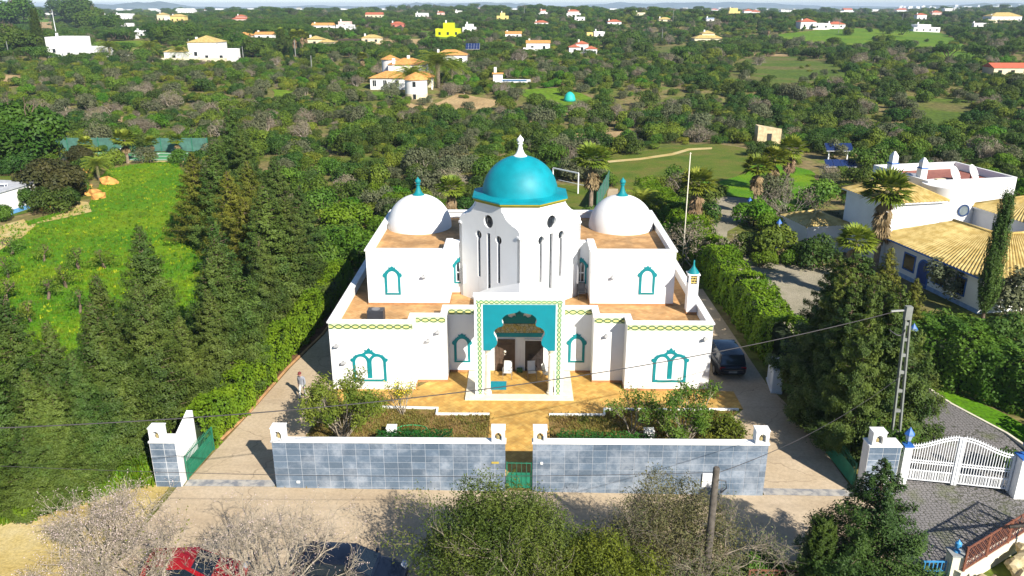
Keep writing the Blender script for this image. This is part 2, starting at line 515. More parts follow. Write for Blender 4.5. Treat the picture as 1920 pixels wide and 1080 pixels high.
def spaced(segs):
    out = []
    for a, b, d in segs:
        out += list(np.arange(a, b, d))
    return np.array(out + [segs[-1][1]])
gx = spaced([(-12000, -2000, 1500), (-2000, -600, 100), (-600, -120, 20), (-120, -40, 5), (-40, 40, 2), (40, 120, 5), (120, 600, 20), (600, 2000, 100), (2000, 12000, 1500)])
gy = spaced([(-350, 0, 50), (0, 20, 5), (20, 60, 1), (60, 140, 4), (140, 400, 8), (400, 1200, 20), (1200, 4000, 100), (4000, 14500, 1500)])
X, Y = np.meshgrid(gx, gy)
Zg = gz(X, Y)
Vg = np.stack([X.ravel(), Y.ravel(), Zg.ravel()], 1)
nx, ny = len(gx), len(gy)
ii = (np.arange(ny - 1)[:, None] * nx + np.arange(nx - 1)[None, :]).ravel()
Fg = np.stack([ii, ii + 1, ii + nx + 1, ii + nx], 1)
ground = bpy.data.objects.new('ground', np_mesh('ground', Vg, Fg, M_SOIL, smooth_shade=True))
link(ground); ground['kind'] = 'structure'

def P(*pix): return [G(x, y) for x, y in pix]

sheet('street', [(-17.2, 24), (-16.6, 33.05), (17.0, 33.05), (17.0, 27.6), (9.5, 27.6), (2.5, 26.8), (1.5, 24)], M_CONC, 0.03, 2)
sheet('dirt_track', P((0, 985), (90, 950), (180, 925), (290, 888), (325, 915)) + [(-17.0, 33), (-17.2, 24), (-17.2, 20), (-34, 20), (-34, 27)], M_DIRT, 0.034, 2, 0.25)
drive_left = sheet('driveway', [(-16.3, 33.6), (-11.75, 33.6), (-11.4, 43.5), (-11.36, 62), (-13.4, 62), (-13.9, 52), (-14.8, 46.5), (-15.45, 40.4)], M_CONC, 0.028, 2)
sheet('driveway', [(11.75, 33.6), (16.3, 33.6), (15.9, 40), (15.2, 44.5), (15.0, 62), (11.36, 62), (11.36, 43.5), (12.9, 43.4), (12.9, 41.2), (11.9, 40)], M_CONC, 0.029, 2)
M_SILL = mat('threshold_tiles', (0.25, 0.26, 0.28), 0.8, 0.2, 2.5, c2=(0.45, 0.42, 0.37))
sheet('threshold', [(-16.3, 33.05), (-11.9, 33.05), (-11.85, 33.62), (-16.3, 33.62)], M_SILL, 0.036, 2)
sheet('threshold', [(11.8, 33.05), (16.3, 33.05), (16.3, 33.62), (11.85, 33.62)], M_SILL, 0.036, 2)
sheet('plaza', [(-8.6, 41.2), (-4.75, 41.05), (-4.72, 40.45), (-1.75, 40.45), (1.65, 40.45), (4.7, 40.45), (4.8, 41.1), (12.9, 41.2), (12.9, 43.45), (6.4, 43.6), (4.6, 46), (-4.6, 46), (-6.4, 43.6), (-11.3, 43.6), (-11.3, 42.2)], M_PAVE, 0.04, 2)
sheet('path', [(-1.72, 33.2), (1.62, 33.2), (1.62, 40.5), (-1.72, 40.5)], M_PAVE, 0.046, 2)
sheet('lawn', [(-11.5, 33.3), (-1.75, 33.3), (-1.75, 40.4), (-4.8, 40.4), (-4.85, 41.0), (-8.8, 41.2), (-11.3, 42.0)], M_GARDEN, 0.02, 2)
sheet('lawn', [(1.66, 33.3), (11.6, 33.3), (11.9, 40), (12.5, 41.1), (4.85, 41.0), (4.8, 40.4), (1.66, 40.4)], M_GARDEN, 0.02, 2)
sheet('flower_bed', [(-17.4, 35), (-16.3, 35), (-15.45, 40.4), (-14.85, 46.5), (-13.95, 52), (-13.5, 64), (-16, 64), (-17, 46)], M_BED, 0.02, 2)
sheet('cobbled_yard', [(17.0, 25.0), (17.0, 33.2), (18.2, 34.5), (18.8, 40), (21.5, 47), (24.5, 46), (25.5, 41.6), (26.6, 38.6), (27.2, 34.2), (25.2, 32), (22.6, 30.2), (18.4, 27.4)], M_COBBLE, 0.026, 2)
sheet('grass_verge', [(25.3, 41.9), (26.6, 38.6), (27.4, 34.6), (29, 36), (27.6, 41), (25.0, 45), (24.6, 46.5)], M_MEADOW, 0.05, 2, 0.1)
sheet('gravel_drive', P((1340, 368), (1425, 374), (1405, 410), (1364, 434), (1374, 470), (1430, 492), (1560, 500), (1570, 640), (1420, 640), (1345, 530), (1322, 440)), M_GRAVEL, 0.02, 4, 0.3)
sheet('meadow', P((330, 303), (255, 308), (200, 318), (185, 352), (165, 385), (60, 413), (0, 425)) + [(-95, 75), (-70, 38), (-26, 36), (-24, 46), (-23, 60)] + P((420, 480), (392, 400), (365, 345)), M_MEADOW, 0.03, 5, 0.5)
sheet('lawn', P((0, 330), (125, 335), (120, 372), (50, 400), (0, 412)) + [(-80, 86), (-90, 110)], M_LAWN, 0.05, 5, 0.2)
sheet('garden_path', P((165, 380), (172, 398), (120, 410), (60, 422), (0, 450), (0, 470), (50, 440), (70, 418), (140, 392), (150, 378)), M_DIRT, 0.07, 4, 0.15)
sheet('dirt_patch', P((0, 425), (45, 412), (58, 432), (40, 448), (0, 450)), M_DIRT, 0.08, 4, 0.3)
M_COURT = mat('court_green', (0.07, 0.26, 0.10), 0.8, 0.08, 0.5)
M_LINE = mat('line_white', (0.75, 0.75, 0.72), 0.8, 0.05)
court = sheet('tennis_court', [(-76, 118.8), (-49, 118.8), (-49, 126.2), (-76, 126.2)], M_COURT, 0.04, 5)
for a in ([(-74, 119.6), (-51, 119.6), (-51, 119.85), (-74, 119.85)], [(-74, 122.4), (-51, 122.4), (-51, 122.7), (-74, 122.7)], [(-74, 125), (-51, 125), (-51, 125.3), (-74, 125.3)],
          [(-51.3, 119.6), (-51, 119.6), (-51, 125), (-51.3, 125)], [(-68.2, 119.9), (-68, 119.9), (-68, 125), (-68.2, 125)], [(-57.2, 119.9), (-57, 119.9), (-57, 125), (-57.2, 125)]):
    sheet('court_line', a, M_LINE, 0.055, 5)
sheet('court_edge', [(-77, 117.6), (-48, 117.6), (-48, 118.8), (-77, 118.8)], M_DIRT, 0.05, 5, 0.2)
sheet('football_pitch', [(-6, 90), (8.3, 89), (10.5, 101), (-2, 104)], M_LAWN, 0.05, 4, 0.1)
sheet('concrete_walk', [(9.0, 86), (10.4, 86), (12.4, 100), (11.2, 100)], M_CONC, 0.055, 4, 0.05)
sheet('lawn', P((1120, 335), (1130, 300), (1260, 275), (1345, 270), (1420, 285), (1400, 325), (1330, 345), (1250, 360), (1150, 380), (1100, 440), (1180, 430), (1240, 400)), M_LAWN, 0.05, 5, 0.3)
sheet('garden_path', P((1130, 303), (1200, 297), (1260, 288), (1290, 279), (1335, 277), (1335, 280.5), (1292, 283), (1262, 292), (1200, 301), (1130, 307)), M_DIRT, 0.08, 4, 0.05)
sheet('lawn', P((1345, 365), (1400, 372), (1500, 400), (1560, 370), (1520, 320), (1440, 300), (1370, 292), (1355, 320)), M_MEADOW, 0.045, 5, 0.4)
# open land farther off
FIELDS = [('field', M_FIELD, [(1355, 160), (1375, 125), (1410, 108), (1500, 106), (1560, 118), (1600, 150), (1560, 166), (1450, 170)]),
          ('field', M_GFIELD, [(1430, 68), (1500, 60), (1600, 53), (1760, 60), (1850, 108), (1780, 112), (1680, 92), (1600, 90), (1520, 84)]),
          ('field', M_GFIELD, [(905, 80), (955, 78), (975, 92), (910, 96)]),
          ('field', M_GFIELD, [(640, 56), (710, 56), (720, 62), (640, 64)]),
          ('field', M_FIELD, [(1200, 88), (1290, 84), (1300, 108), (1220, 112)]),
          ('field', M_GFIELD, [(510, 168), (570, 172), (560, 196), (520, 190)]),
          ('field', M_TAN, [(30, 38), (100, 42), (110, 70), (70, 66)]),
          ('field', M_GFIELD, [(20, 34), (90, 34), (100, 42), (40, 42)]),
          ('field', M_GFIELD, [(140, 80), (270, 76), (300, 96), (170, 100)]),
          ('field', M_TAN, [(180, 96), (280, 88), (300, 104), (190, 108)]),
          ('field', M_TAN, [(620, 78), (860, 74), (860, 82), (700, 90), (620, 86)]),
          ('field', M_GFIELD, [(780, 56), (900, 74), (900, 80), (800, 78)]),
          ('field', M_GFIELD, [(960, 170), (1060, 165), (1110, 185), (1080, 205), (1000, 195)]),
          ('field', M_TAN, [(745, 190), (800, 200), (860, 175), (940, 190), (915, 205), (800, 212)]),
          ('field', M_GFIELD, [(700, 172), (760, 176), (745, 190), (690, 184)]),
          ('field', M_TAN, [(1380, 97), (1480, 103), (1480, 107), (1390, 103)]),
          ('field', M_FIELD, [(1700, 180), (1830, 190), (1810, 250), (1730, 240)]),
          ('field', M_TAN, [(0, 140), (40, 142), (40, 160), (0, 160)]),
          ('field', M_TAN, [(150, 215), (235, 220), (235, 230), (150, 226)]),
          ('field', M_TAN, [(1060, 252), (1200, 245), (1200, 268), (1080, 280)]),
          ('field', M_GFIELD, [(1240, 30), (1340, 32), (1340, 38), (1250, 37)])]
for nm, m, px in FIELDS:
    sheet(nm, P(*px), m, 0.12, 12, 0.8)
# paved slabs and kerbs of the front garden
kb = MB()
for line in ([(-8.6, 41.25), (-4.72, 41.1), (-4.7, 40.42), (-1.74, 40.42)], [(1.66, 40.42), (4.75, 40.42), (4.8, 41.1), (12.6, 41.15)]):
    kb = MB(); kb.strip(line, -0.11, -0.45, 0.13); o = kb.build('kerb', COPING); o['kind'] = 'structure'
for line in ([(-15.5, 40.2), (-14.9, 46.5), (-14.0, 52), (-13.5, 62)], [(-16.4, 35.2), (-15.5, 40.2)]):
    kb = MB(); kb.strip(line, 0.12, -0.2, 0.10); o = kb.build('kerb', mat('terracotta_kerb', (0.48, 0.27, 0.12), 0.85, 0.2)); o['kind'] = 'structure'
kb = MB(); kb.strip([(24.4, 46.5), (25.2, 42), (26.5, 38.6), (27.2, 34.4)], 0.15, -0.4, 0.06); o = kb.build('kerb', CREAM); o['kind'] = 'structure'
# hills on the skyline
M_HILL = mat('far_hill', (0.10, 0.14, 0.12), 0.95, 0.35, 0.01)
def hill(x0, x1, y, h, seed):
    r = np.random.default_rng(seed); n = 60
    u = np.linspace(0, 1, n)
    prof = np.sin(np.pi * u) ** 0.7 * h * (0.75 + 0.25 * np.sin(u * 9 + seed) + 0.12 * np.sin(u * 23 + seed * 2))
    V = []; F = []
    for k, (dy, s) in enumerate(((-700, 0), (-350, .55), (0, 1), (500, .5), (1000, 0))):
        for i in range(n): V.append((x0 + (x1 - x0) * u[i], y + dy, prof[i] * s * (1 + 0.1 * r.standard_normal()) - 1))
    for k in range(4):
        for i in range(n - 1): F.append((k*n+i, k*n+i+1, (k+1)*n+i+1, (k+1)*n+i))
    o = bpy.data.objects.new('hill', np_mesh('hill', V, F, M_HILL, smooth_shade=True)); link(o); o['kind'] = 'structure'
hill(-3500, -2600, 6500, 62, 1); hill(-2600, 900, 8000, 60, 2); hill(-900, 4200, 8600, 62, 3); hill(1700, 5200, 5200, 44, 4); hill(-7500, -2500, 8200, 48, 5); hill(3500, 9000, 8400, 55, 6)
# ------------------------------------------------------------------ the villa
FR = dict(U=(1, 0, 0), V=(0, 0, 1), N=(0, -1, 0))
def print_mat(name, field, ax='x', period=0.50, zc=4.13, half=0.17, xc=0.0):
    """painted frieze: a dark double wave on a pale ground with yellow lozenges"""
    s = NT(name); sep = s.n('ShaderNodeSeparateXYZ'); s.l(s.geo(), sep.inputs[0])
    if ax == 'x': u, v = sep.outputs[0], s.math('ABSOLUTE', s.math('SUBTRACT', sep.outputs[2], zc))
    else: u, v = sep.outputs[2], s.math('ABSOLUTE', s.math('SUBTRACT', s.math('ABSOLUTE', s.math('SUBTRACT', sep.outputs[0], xc)), zc))
    w = s.math('ABSOLUTE', s.math('SINE', s.math('MULTIPLY', u, math.pi / period)))
    a = s.math('MULTIPLY', w, half * 0.72)
    d = s.math('SUBTRACT', v, a)
    inside = s.math('LESS_THAN', d, 0.0)
    col = s.mix(inside, field[0], field[1])
    core = s.math('LESS_THAN', s.math('SUBTRACT', v, s.math('MULTIPLY', w, half * 0.36)), 0.0)
    col = s.mix(core, col, field[2])
    line = s.math('LESS_THAN', s.math('ABSOLUTE', d), half * 0.23)
    col = s.mix(line, col, field[3])
    edge = s.math('GREATER_THAN', v, half * 0.9)
    col = s.mix(edge, col, field[4])
    s.l(col, s.p.inputs['Base Color']); s.p.inputs['Roughness'].default_value = 0.5
    return s.mat
FZ = [(0.62, 0.70, 0.38), (0.55, 0.66, 0.28), (0.62, 0.58, 0.20), (0.04, 0.10, 0.05), (0.45, 0.58, 0.30)]
M_FRIEZE = print_mat('frieze_print', FZ)
BZ = [(0.62, 0.78, 0.55), (0.55, 0.72, 0.45), (0.62, 0.66, 0.30), (0.03, 0.16, 0.05), (0.05, 0.22, 0.08)]
M_BORDER_H = print_mat('border_print_across', BZ, 'x', 0.30, 6.05, 0.12)
M_BORDER_V = print_mat('border_print_up', BZ, 'z', 0.30, 2.31, 0.12, -0.06)

HX = -0.05
villa = thing('villa', 'white Moorish style villa with a turquoise central dome and two white side domes', 'house', (HX, 51.5, 0))
def vp(mb, name, m, sm=False, parent=None, bevel=0.0):
    return mb.build(name, m, parent or villa, sm, world=True, bevel=bevel)
low = [(-11.35, 60), (-11.35, 43.5), (-6.35, 43.5), (-6.35, 44.6), (-4.5, 44.6), (-4.5, 46.0), (4.45, 46.0), (4.45, 44.6), (6.3, 44.6), (6.3, 43.5), (11.35, 43.5), (11.35, 60)]
mb = MB().prism(low, -0.4, 3.7); vp(mb, 'ground_floor_wall', PLASTER)
pl_l = low[:6] + [(-2.62, 46.0)]; pl_r = [(2.52, 46.0)] + low[6:]
for pl in (pl_l, pl_r):
    w = vp(MB().strip(pl, 0.26, 3.7, 4.36), 'parapet', PLASTER)
    vp(MB().strip(pl, 0.36, 4.36, 4.47, t0=-0.07), 'coping', COPING, parent=w, bevel=0.012)
vp(MB().strip([(11.35, 60), (-11.35, 60)], 0.26, 3.7, 4.4), 'parapet', PLASTER)
floor = [(-11.2, 59.9), (-11.2, 43.7), (-6.5, 43.7), (-6.5, 44.8), (-4.7, 44.8), (-4.7, 46.2), (4.65, 46.2), (4.65, 44.8), (6.45, 44.8), (6.45, 43.7), (11.2, 43.7), (11.2, 59.9)]
M_SKIRT = mat('terracotta_skirting', (0.42, 0.21, 0.09), 0.8, 0.15)
o = vp(MB().prism(floor, 3.705, 3.73), 'terrace_floor', M_TERR)
for seg in ([low[1], low[2]], [low[3], low[4]], [low[5], (-2.65, 46.0)], [(2.55, 46.0), low[6]], [low[7], low[8]], [low[9], low[10]]):
    vp(MB().strip([(seg[0][0] + 0.02, seg[0][1]), (seg[1][0] - 0.02, seg[1][1])], 0.0, 3.96, 4.30, t0=-0.014), 'frieze', M_FRIEZE)
for pl in ([(-6.35, 43.5), (-6.35, 44.6), (-4.5, 44.6), (-4.5, 46.0), (-2.6, 46)], [(2.5, 46), (4.45, 46.0), (4.45, 44.6), (6.3, 44.6), (6.3, 43.5), (11.35, 43.5), (11.35, 50)]):
    vp(MB().strip(pl, 0.0, 0.0, 0.17, t0=-0.025), 'skirting', M_SKIRT)
# upper storey
upp = [(-9.85, 58.8), (-9.85, 48.3), (-4.6, 48.3), (-4.6, 50.35), (4.5, 50.35), (4.5, 48.3), (9.85, 48.3), (9.85, 58.8)]
vp(MB().prism(upp, 3.72, 6.88), 'upper_wall', PLASTER)
w = vp(MB().strip(upp, 0.26, 6.88, 7.34, closed=True), 'parapet', PLASTER)
vp(MB().strip(upp, 0.36, 7.34, 7.45, closed=True, t0=-0.07), 'coping', COPING, parent=w, bevel=0.012)
vp(MB().prism([(-9.7, 58.6), (-9.7, 48.45), (-4.75, 48.45), (-4.75, 50.5), (4.65, 50.5), (4.65, 48.45), (9.7, 48.45), (9.7, 58.6)], 6.885, 6.91), 'roof_deck', M_TERR)
vp(MB().strip(upp, 0.0, 3.73, 3.86, closed=True, t0=-0.03), 'skirting', M_SKIRT)
for x0, x1 in ((-4.9, -4.45), (4.35, 4.8)):     # raised end of the coping beside the tower
    vp(MB().box(x0, x1, 48.35, 50.6, 7.451, 7.56), 'coping_end', COPING, bevel=0.012)
# side domes
def finial(c, k, m, parent, name='finial'):
    pr = [(0.62, 0), (0.60, 0.10), (0.50, 0.16), (0.36, 0.34), (0.24, 0.62), (0.17, 0.92), (0.16, 1.08), (0.25, 1.12), (0.25, 1.17), (0.17, 1.22), (0.27, 1.34), (0.31, 1.47), (0.26, 1.60), (0.12, 1.74), (0.04, 1.86), (0.0, 1.93)]
    vp(MB().lathe([(r * k, z * k) for r, z in pr], c, 20), name, m, 'auto', parent)
for sx in (-1, 1):
    cx = 7.3 * sx + HX; cy = 56.0
    R = 2.32
    prof = [(R * math.cos(a), 2.35 * math.sin(a) ** 0.96) for a in np.linspace(0, math.pi / 2 - 0.02, 22)]
    d = vp(MB().lathe([(R, -0.05)] + prof, (cx, cy, 6.92), 56), 'side_dome', PLASTER, 'auto')
    d['label'] = 'smooth white plaster dome with a turquoise finial'
    finial((cx, cy, 9.2), 0.70, TEAL_TRIM, d)
# tower: a square set on its corner, its four faces ending in scrolled gables
TC = (HX, 50.25); HD = 3.95
zp = [(3.72, HD), (8.70, HD), (8.72, HD + 0.05), (8.84, HD + 0.05), (8.86, HD - 0.02), (9.05, HD - 0.03), (9.2, HD - 0.10), (9.32, HD - 0.24), (9.38, HD - 0.38), (9.40, HD - 0.50), (9.46, HD - 0.50), (9.50, HD - 0.62), (9.66, HD - 0.82), (9.85, HD - 0.95), (10.05, HD - 1.03), (10.08, HD - 1.10), (10.2, HD - 1.14), (10.5, HD - 1.157)]
r2 = math.sqrt(2)
def circle(cx, cy, r, n=16, a0=0.0): return [(cx + r * math.cos(a0 + 2 * math.pi * i / n), cy + r * math.sin(a0 + 2 * math.pi * i / n)) for i in range(n)]
def keyhole(cx, z0, zc, w, r):
    a0 = -math.acos(-w / r) if False else None
    th = math.asin(w / r)
    pts = [(cx - w, z0), (cx + w, z0)]
    for i in range(13):
        a = -math.pi / 2 + th + (2 * math.pi - 2 * th) * i / 12
        pts.append((cx + r * math.cos(a), zc + r * math.sin(a)))
    return pts
tower = MB()
for ang in (225, 315, 45, 135):
    a = math.radians(ang); N = Vector((math.cos(a), math.sin(a), 0)); U = Vector((-N.y, N.x, 0))
    O = Vector((TC[0], TC[1], 0)) + N * (HD / r2)
    half = [(HD / r2 - (HD - c) * r2, z) for z, c in zp]
    outer = [(h, z) for h, z in half] + [(-h, z) for h, z in reversed(half)]
    holes = [circle(0, 9.3, 0.42, 20), [(-0.15, 4.75), (0.15, 4.75), (0.15, 8.55), (-0.15, 8.55)], keyhole(-0.92, 5.45, 8.28, 0.13, 0.27), keyhole(0.92, 5.45, 8.28, 0.13, 0.27)]
    tower.plate(outer, holes, 0.22, O, U, (0, 0, 1), N)
for k in range(4):
    a = math.radians(90 * k); D = Vector((math.cos(a), math.sin(a), 0)); T = Vector((-D.y, D.x, 0))
    v = []; f = []
    for z, c in zp:
        h = max(HD - c, 0.0)
        v += [Vector((TC[0], TC[1], z)) + D * c - T * h, Vector((TC[0], TC[1], z)) + D * c + T * h]
    for i in range(len(zp) - 1): f.append((2*i, 2*i+1, 2*i+3, 2*i+2))
    tower.add(v, f)
tower_o = vp(tower, 'tower', PLASTER)
for ang in (225, 315):
    a = math.radians(ang); N = Vector((math.cos(a), math.sin(a), 0)); U = Vector((-N.y, N.x, 0))
    O = Vector((TC[0], TC[1], 0)) + N * (HD / r2 - 0.17)
    for cx, z0, z1, w in ((0, 4.7, 8.6, 0.17), (-0.92, 5.4, 8.6, 0.3), (0.92, 5.4, 8.6, 0.3), (0, 8.85, 9.75, 0.45)):
        wdw = vp(MB().plate([(cx - w, z0), (cx + w, z0), (cx + w, z1), (cx - w, z1)], [], 0.03, O, U, (0, 0, 1), N), 'slit_window', GLASS, parent=tower_o)
        g = MB()
        for z in np.arange(z0 + 0.3, z1, 0.34 if z0 > 8 else 0.8):
            c = O + U * cx + Vector((0, 0, z)) + N * 0.03
            g.obox(c, U * w, N * 0.012, Vector((0, 0, 0.016)))
        for q in ((-0.16, 0.0, 0.16) if z0 > 8 else (0.0,)):
            c = O + U * (cx + q) + Vector((0, 0, (z0 + z1) / 2)) + N * 0.035
            g.obox(c, U * 0.012, N * 0.012, Vector((0, 0, (z1 - z0) / 2)))
        g.build('grille', DARK, wdw).matrix_parent_inverse = parent_matrix(wdw).inverted()
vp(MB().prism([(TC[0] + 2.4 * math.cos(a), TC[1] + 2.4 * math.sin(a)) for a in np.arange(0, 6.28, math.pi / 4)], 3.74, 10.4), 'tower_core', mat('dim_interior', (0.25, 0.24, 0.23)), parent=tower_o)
def octa(R): return [(TC[0] + R * math.cos(math.radians(22.5 + 45 * i)), TC[1] + R * math.sin(math.radians(22.5 + 45 * i))) for i in range(8)]
brim = vp(MB().prism(octa(3.06), 10.40, 10.47), 'cornice', OLIVE_TRIM)
vp(MB().prism(octa(3.14), 10.47, 10.53), 'cornice_band', mat('dark_olive_trim', (0.20, 0.20, 0.03), 0.6), parent=brim)
vp(MB().prism(octa(3.20), 10.53, 10.62), 'cornice_band', OLIVE_TRIM, parent=brim)
b = MB(); o1 = octa(3.24); o2 = octa(2.5)
b.add([(x, y, 10.62) for x, y in o1] + [(x, y, 10.70) for x, y in o1] + [(x, y, 10.84) for x, y in o2], [(i, (i+1) % 8, 8 + (i+1) % 8, 8 + i) for i in range(8)] + [(8+i, 8 + (i+1) % 8, 16 + (i+1) % 8, 16 + i) for i in range(8)] + [tuple(range(16, 24)), tuple(range(7, -1, -1))])
vp(b, 'brim', TEAL)
R = 2.42
prof = [(R, -0.1)] + [(R * math.cos(a), 2.38 * math.sin(a)) for a in np.linspace(0, math.pi / 2 - 0.02, 26)]
dome = vp(MB().lathe(prof, (TC[0], TC[1], 10.72), 64), 'main_dome', TEAL, 'auto'); dome['label'] = 'large turquoise dome on the octagonal brim of the tower'
finial((TC[0], TC[1], 13.02), 0.72, COPING, dome)

# portal
PX0, PX1, PY = -2.66, 2.54, 42.6
arch_l = [(-1.69, 3.11), (-1.5, 3.25), (-1.37, 3.42), (-1.34, 3.6), (-1.40, 3.83), (-1.53, 4.08), (-1.52, 4.24), (-1.44, 4.38), (-1.27, 4.50), (-1.05, 4.57), (-0.99, 4.68), (-1.06, 4.86), (-1.05, 5.02), (-0.98, 5.14), (-0.80, 5.29), (-0.5, 5.36), (-0.3, 5.40), (-0.14, 5.46), (-0.05, 5.56)]
arch = arch_l + [(-0.12 - x, z) for x, z in reversed(arch_l[:-1])]
opening = [(-2.15, 0.0), (-2.15, 3.02), (-1.70, 3.05)] + arch + [(1.58, 3.05), (2.03, 3.02), (2.03, 0.0)]
outer = [(PX0, 0.0), (PX0, 6.36), (PX1, 6.36), (PX1, 0.0)] + list(reversed(opening))
portal = vp(MB().plate(outer, [], 0.42, (0, PY, 0), **FR), 'portal', PLASTER)
vp(MB().box(PX0 - 0.06, PX1 + 0.06, PY - 0.06, PY + 0.5, 6.361, 6.47), 'portal_coping', COPING, parent=portal, bevel=0.012)
panel = [(-2.15, 3.05), (-2.15, 5.90), (2.03, 5.90), (2.03, 3.05), (1.58, 3.06)] + list(reversed(arch)) + [(-1.70, 3.06)]
vp(MB().plate(panel, [], 0.03, (0, PY - 0.03, 0), **FR), 'arch_panel', mat('arch_teal', (0.0, 0.215, 0.26), 0.6, 0.05, 1.2), parent=portal)
for bx, nm, m in (((PX0 + 0.12, PX1 - 0.12, 5.93, 6.17), 'painted_border', M_BORDER_H),):
    vp(MB().box(bx[0], bx[1], PY - 0.02, PY - 0.001, bx[2], bx[3]), nm, m, parent=portal)
for x in (-2.37, 2.25):
    vp(MB().box(x - 0.12, x + 0.12, PY - 0.018, PY - 0.001, 0.18, 5.929), 'painted_border', M_BORDER_V, parent=portal)
for x in (-1.92, 1.80):
    c = MB().lathe([(0.23, 0), (0.23, 0.12), (0.17, 0.16), (0.185, 0.22), (0.15, 0.28), (0.155, 1.4), (0.135, 2.5), (0.17, 2.54), (0.17, 2.58), (0.14, 2.62), (0.15, 2.72), (0.21, 2.80), (0.23, 2.85)], (x, PY + 0.2, 0.16), 20)
    vp(c, 'column', CREAM, 'auto', portal)
for x in (PX0 + 0.02, PX1 - 0.32):
    vp(MB().box(x, x + 0.3, PY + 0.421, 47.6, 3.1, 4.40), 'portal_side', PLASTER, parent=portal)
vp(MB().plate([(PX0 + 0.33, 3.71), (PX1 - 0.33, 3.71), (PX1 - 0.33, 4.42), (HX, 5.74), (PX0 + 0.33, 4.42)], [], 0.25, (0, 45.99, 0), **FR), 'porch_back_wall', PLASTER, parent=portal)
rf = MB()
for xe, zz in ((PX0 + 0.02, 4.401), (PX1 - 0.02, 4.401)):
    rf.add([(xe, PY + 0.43, zz), (HX, PY + 0.43, 5.80), (HX, 47.6, 5.80), (xe, 48.6, zz), (xe, PY + 0.43, zz + 0.13), (HX, PY + 0.43, 5.93), (HX, 47.6, 5.93), (xe, 48.6, zz + 0.13)], [(0, 1, 2, 3), (4, 7, 6, 5), (0, 3, 7, 4), (0, 4, 5, 1), (3, 2, 6, 7)])
vp(rf, 'porch_roof', PLASTER, parent=portal)
stp = vp(MB().box(-3.25, 3.15, 42.1, 46.0, -0.3, 0.14), 'porch_step', CREAM)
vp(MB().box(-2.1, 2.0, 42.75, 45.97, 0.141, 0.158), 'porch_floor', M_PAVE, parent=stp)
# wall painting over the doors
def mural_mat():
    s = NT('mural_print'); pos = s.geo()
    v = s.n('ShaderNodeTexVoronoi', feature='DISTANCE_TO_EDGE'); v.inputs['Scale'].default_value = 5; s.l(pos, v.inputs['Vector'])
    f = s.noise(pos, 4, 3)
    col = s.mix(s.ramp(f, 0.4, 0.6), (0.42, 0.42, 0.30), (0.45, 0.36, 0.10))
    col = s.mix(s.ramp(v.outputs[0], 0.02, 0.06), (0.05, 0.08, 0.04), col)
    s.l(col, s.p.inputs['Base Color']); return s.mat
vp(MB().box(-1.6, 1.5, 45.94, 45.985, 2.76, 3.36), 'mural', mural_mat(), parent=portal)
vp(MB().box(-1.62, 1.52, 45.93, 45.985, 2.48, 2.75), 'mural_band', TEAL, parent=portal)
orn = [(-1.1, 3.38), (1.0, 3.38), (1.05, 3.75), (0.9, 3.95), (0.7, 3.98), (0.62, 3.82), (0.45, 3.76), (0.3, 3.9), (0.18, 3.84), (0.2, 4.0), (0.26, 4.1), (0.1, 4.25), (-0.05, 4.5), (-0.2, 4.25), (-0.36, 4.1), (-0.3, 4.0), (-0.28, 3.84), (-0.4, 3.9), (-0.55, 3.76), (-0.72, 3.82), (-0.8, 3.98), (-1.0, 3.95), (-1.15, 3.75)]
vp(MB().plate(orn, [], 0.04, (0, 45.95, 0), **FR), 'scroll_ornament', TEAL_TRIM, parent=portal)
# doors
M_DOOR = mat('brown_door', (0.10, 0.065, 0.045), 0.5, 0.15, 4)
def door(x0, x1, m, knocker):
    d = vp(MB().box(x0, x1, 45.93, 45.99, 0.16, 2.24), 'door', m)
    fr = MB()
    for a in ((x0 - 0.07, x0, 0.16, 2.31), (x1, x1 + 0.07, 0.16, 2.31), (x0, x1, 2.241, 2.31)): fr.box(a[0], a[1], 45.91, 45.985, a[2], a[3])
    vp(fr, 'door_frame', COPING if not knocker else m, parent=d)
    w = (x1 - x0)
    for k in ((0,) if knocker else (0, 1)):
        a = x0 + 0.18 + k * w / 2 * 0.95; b_ = (x1 - 0.18) if knocker else (a + w / 2 - 0.3)
        for z0, z1 in ((0.35, 1.05), (1.2, 2.0)):
            vp(MB().strip([(a, z0), (b_, z0), (b_, z1), (a, z1)], 0.05, 0, 0.03, closed=True), 'panel_moulding', m, parent=d)
            o = KIDS[d][-1]; o.matrix_parent_inverse = parent_matrix(d).inverted() @ Matrix.Translation((0, 45.925, 0)) @ Matrix.Rotation(math.pi / 2, 4, 'X')
    if knocker:
        vp(MB().lathe([(0.03, 0), (0.09, 0.03), (0.1, 0.09), (0.06, 0.15), (0.0, 0.19)], ((x0 + x1) / 2, 45.92, 1.42), 12).tube([((x0+x1)/2 + 0.07*math.cos(a), 45.89, 1.36 + 0.08*math.sin(a)) for a in np.linspace(-3.5, 0.4, 12)], 0.014), 'knocker', CREAM, 'auto', d)
    return d
door(-1.50, -0.40, M_DOOR, True)
door(0.30, 1.46, mat('dark_door', (0.035, 0.028, 0.026), 0.35, 0.2, 4), False)

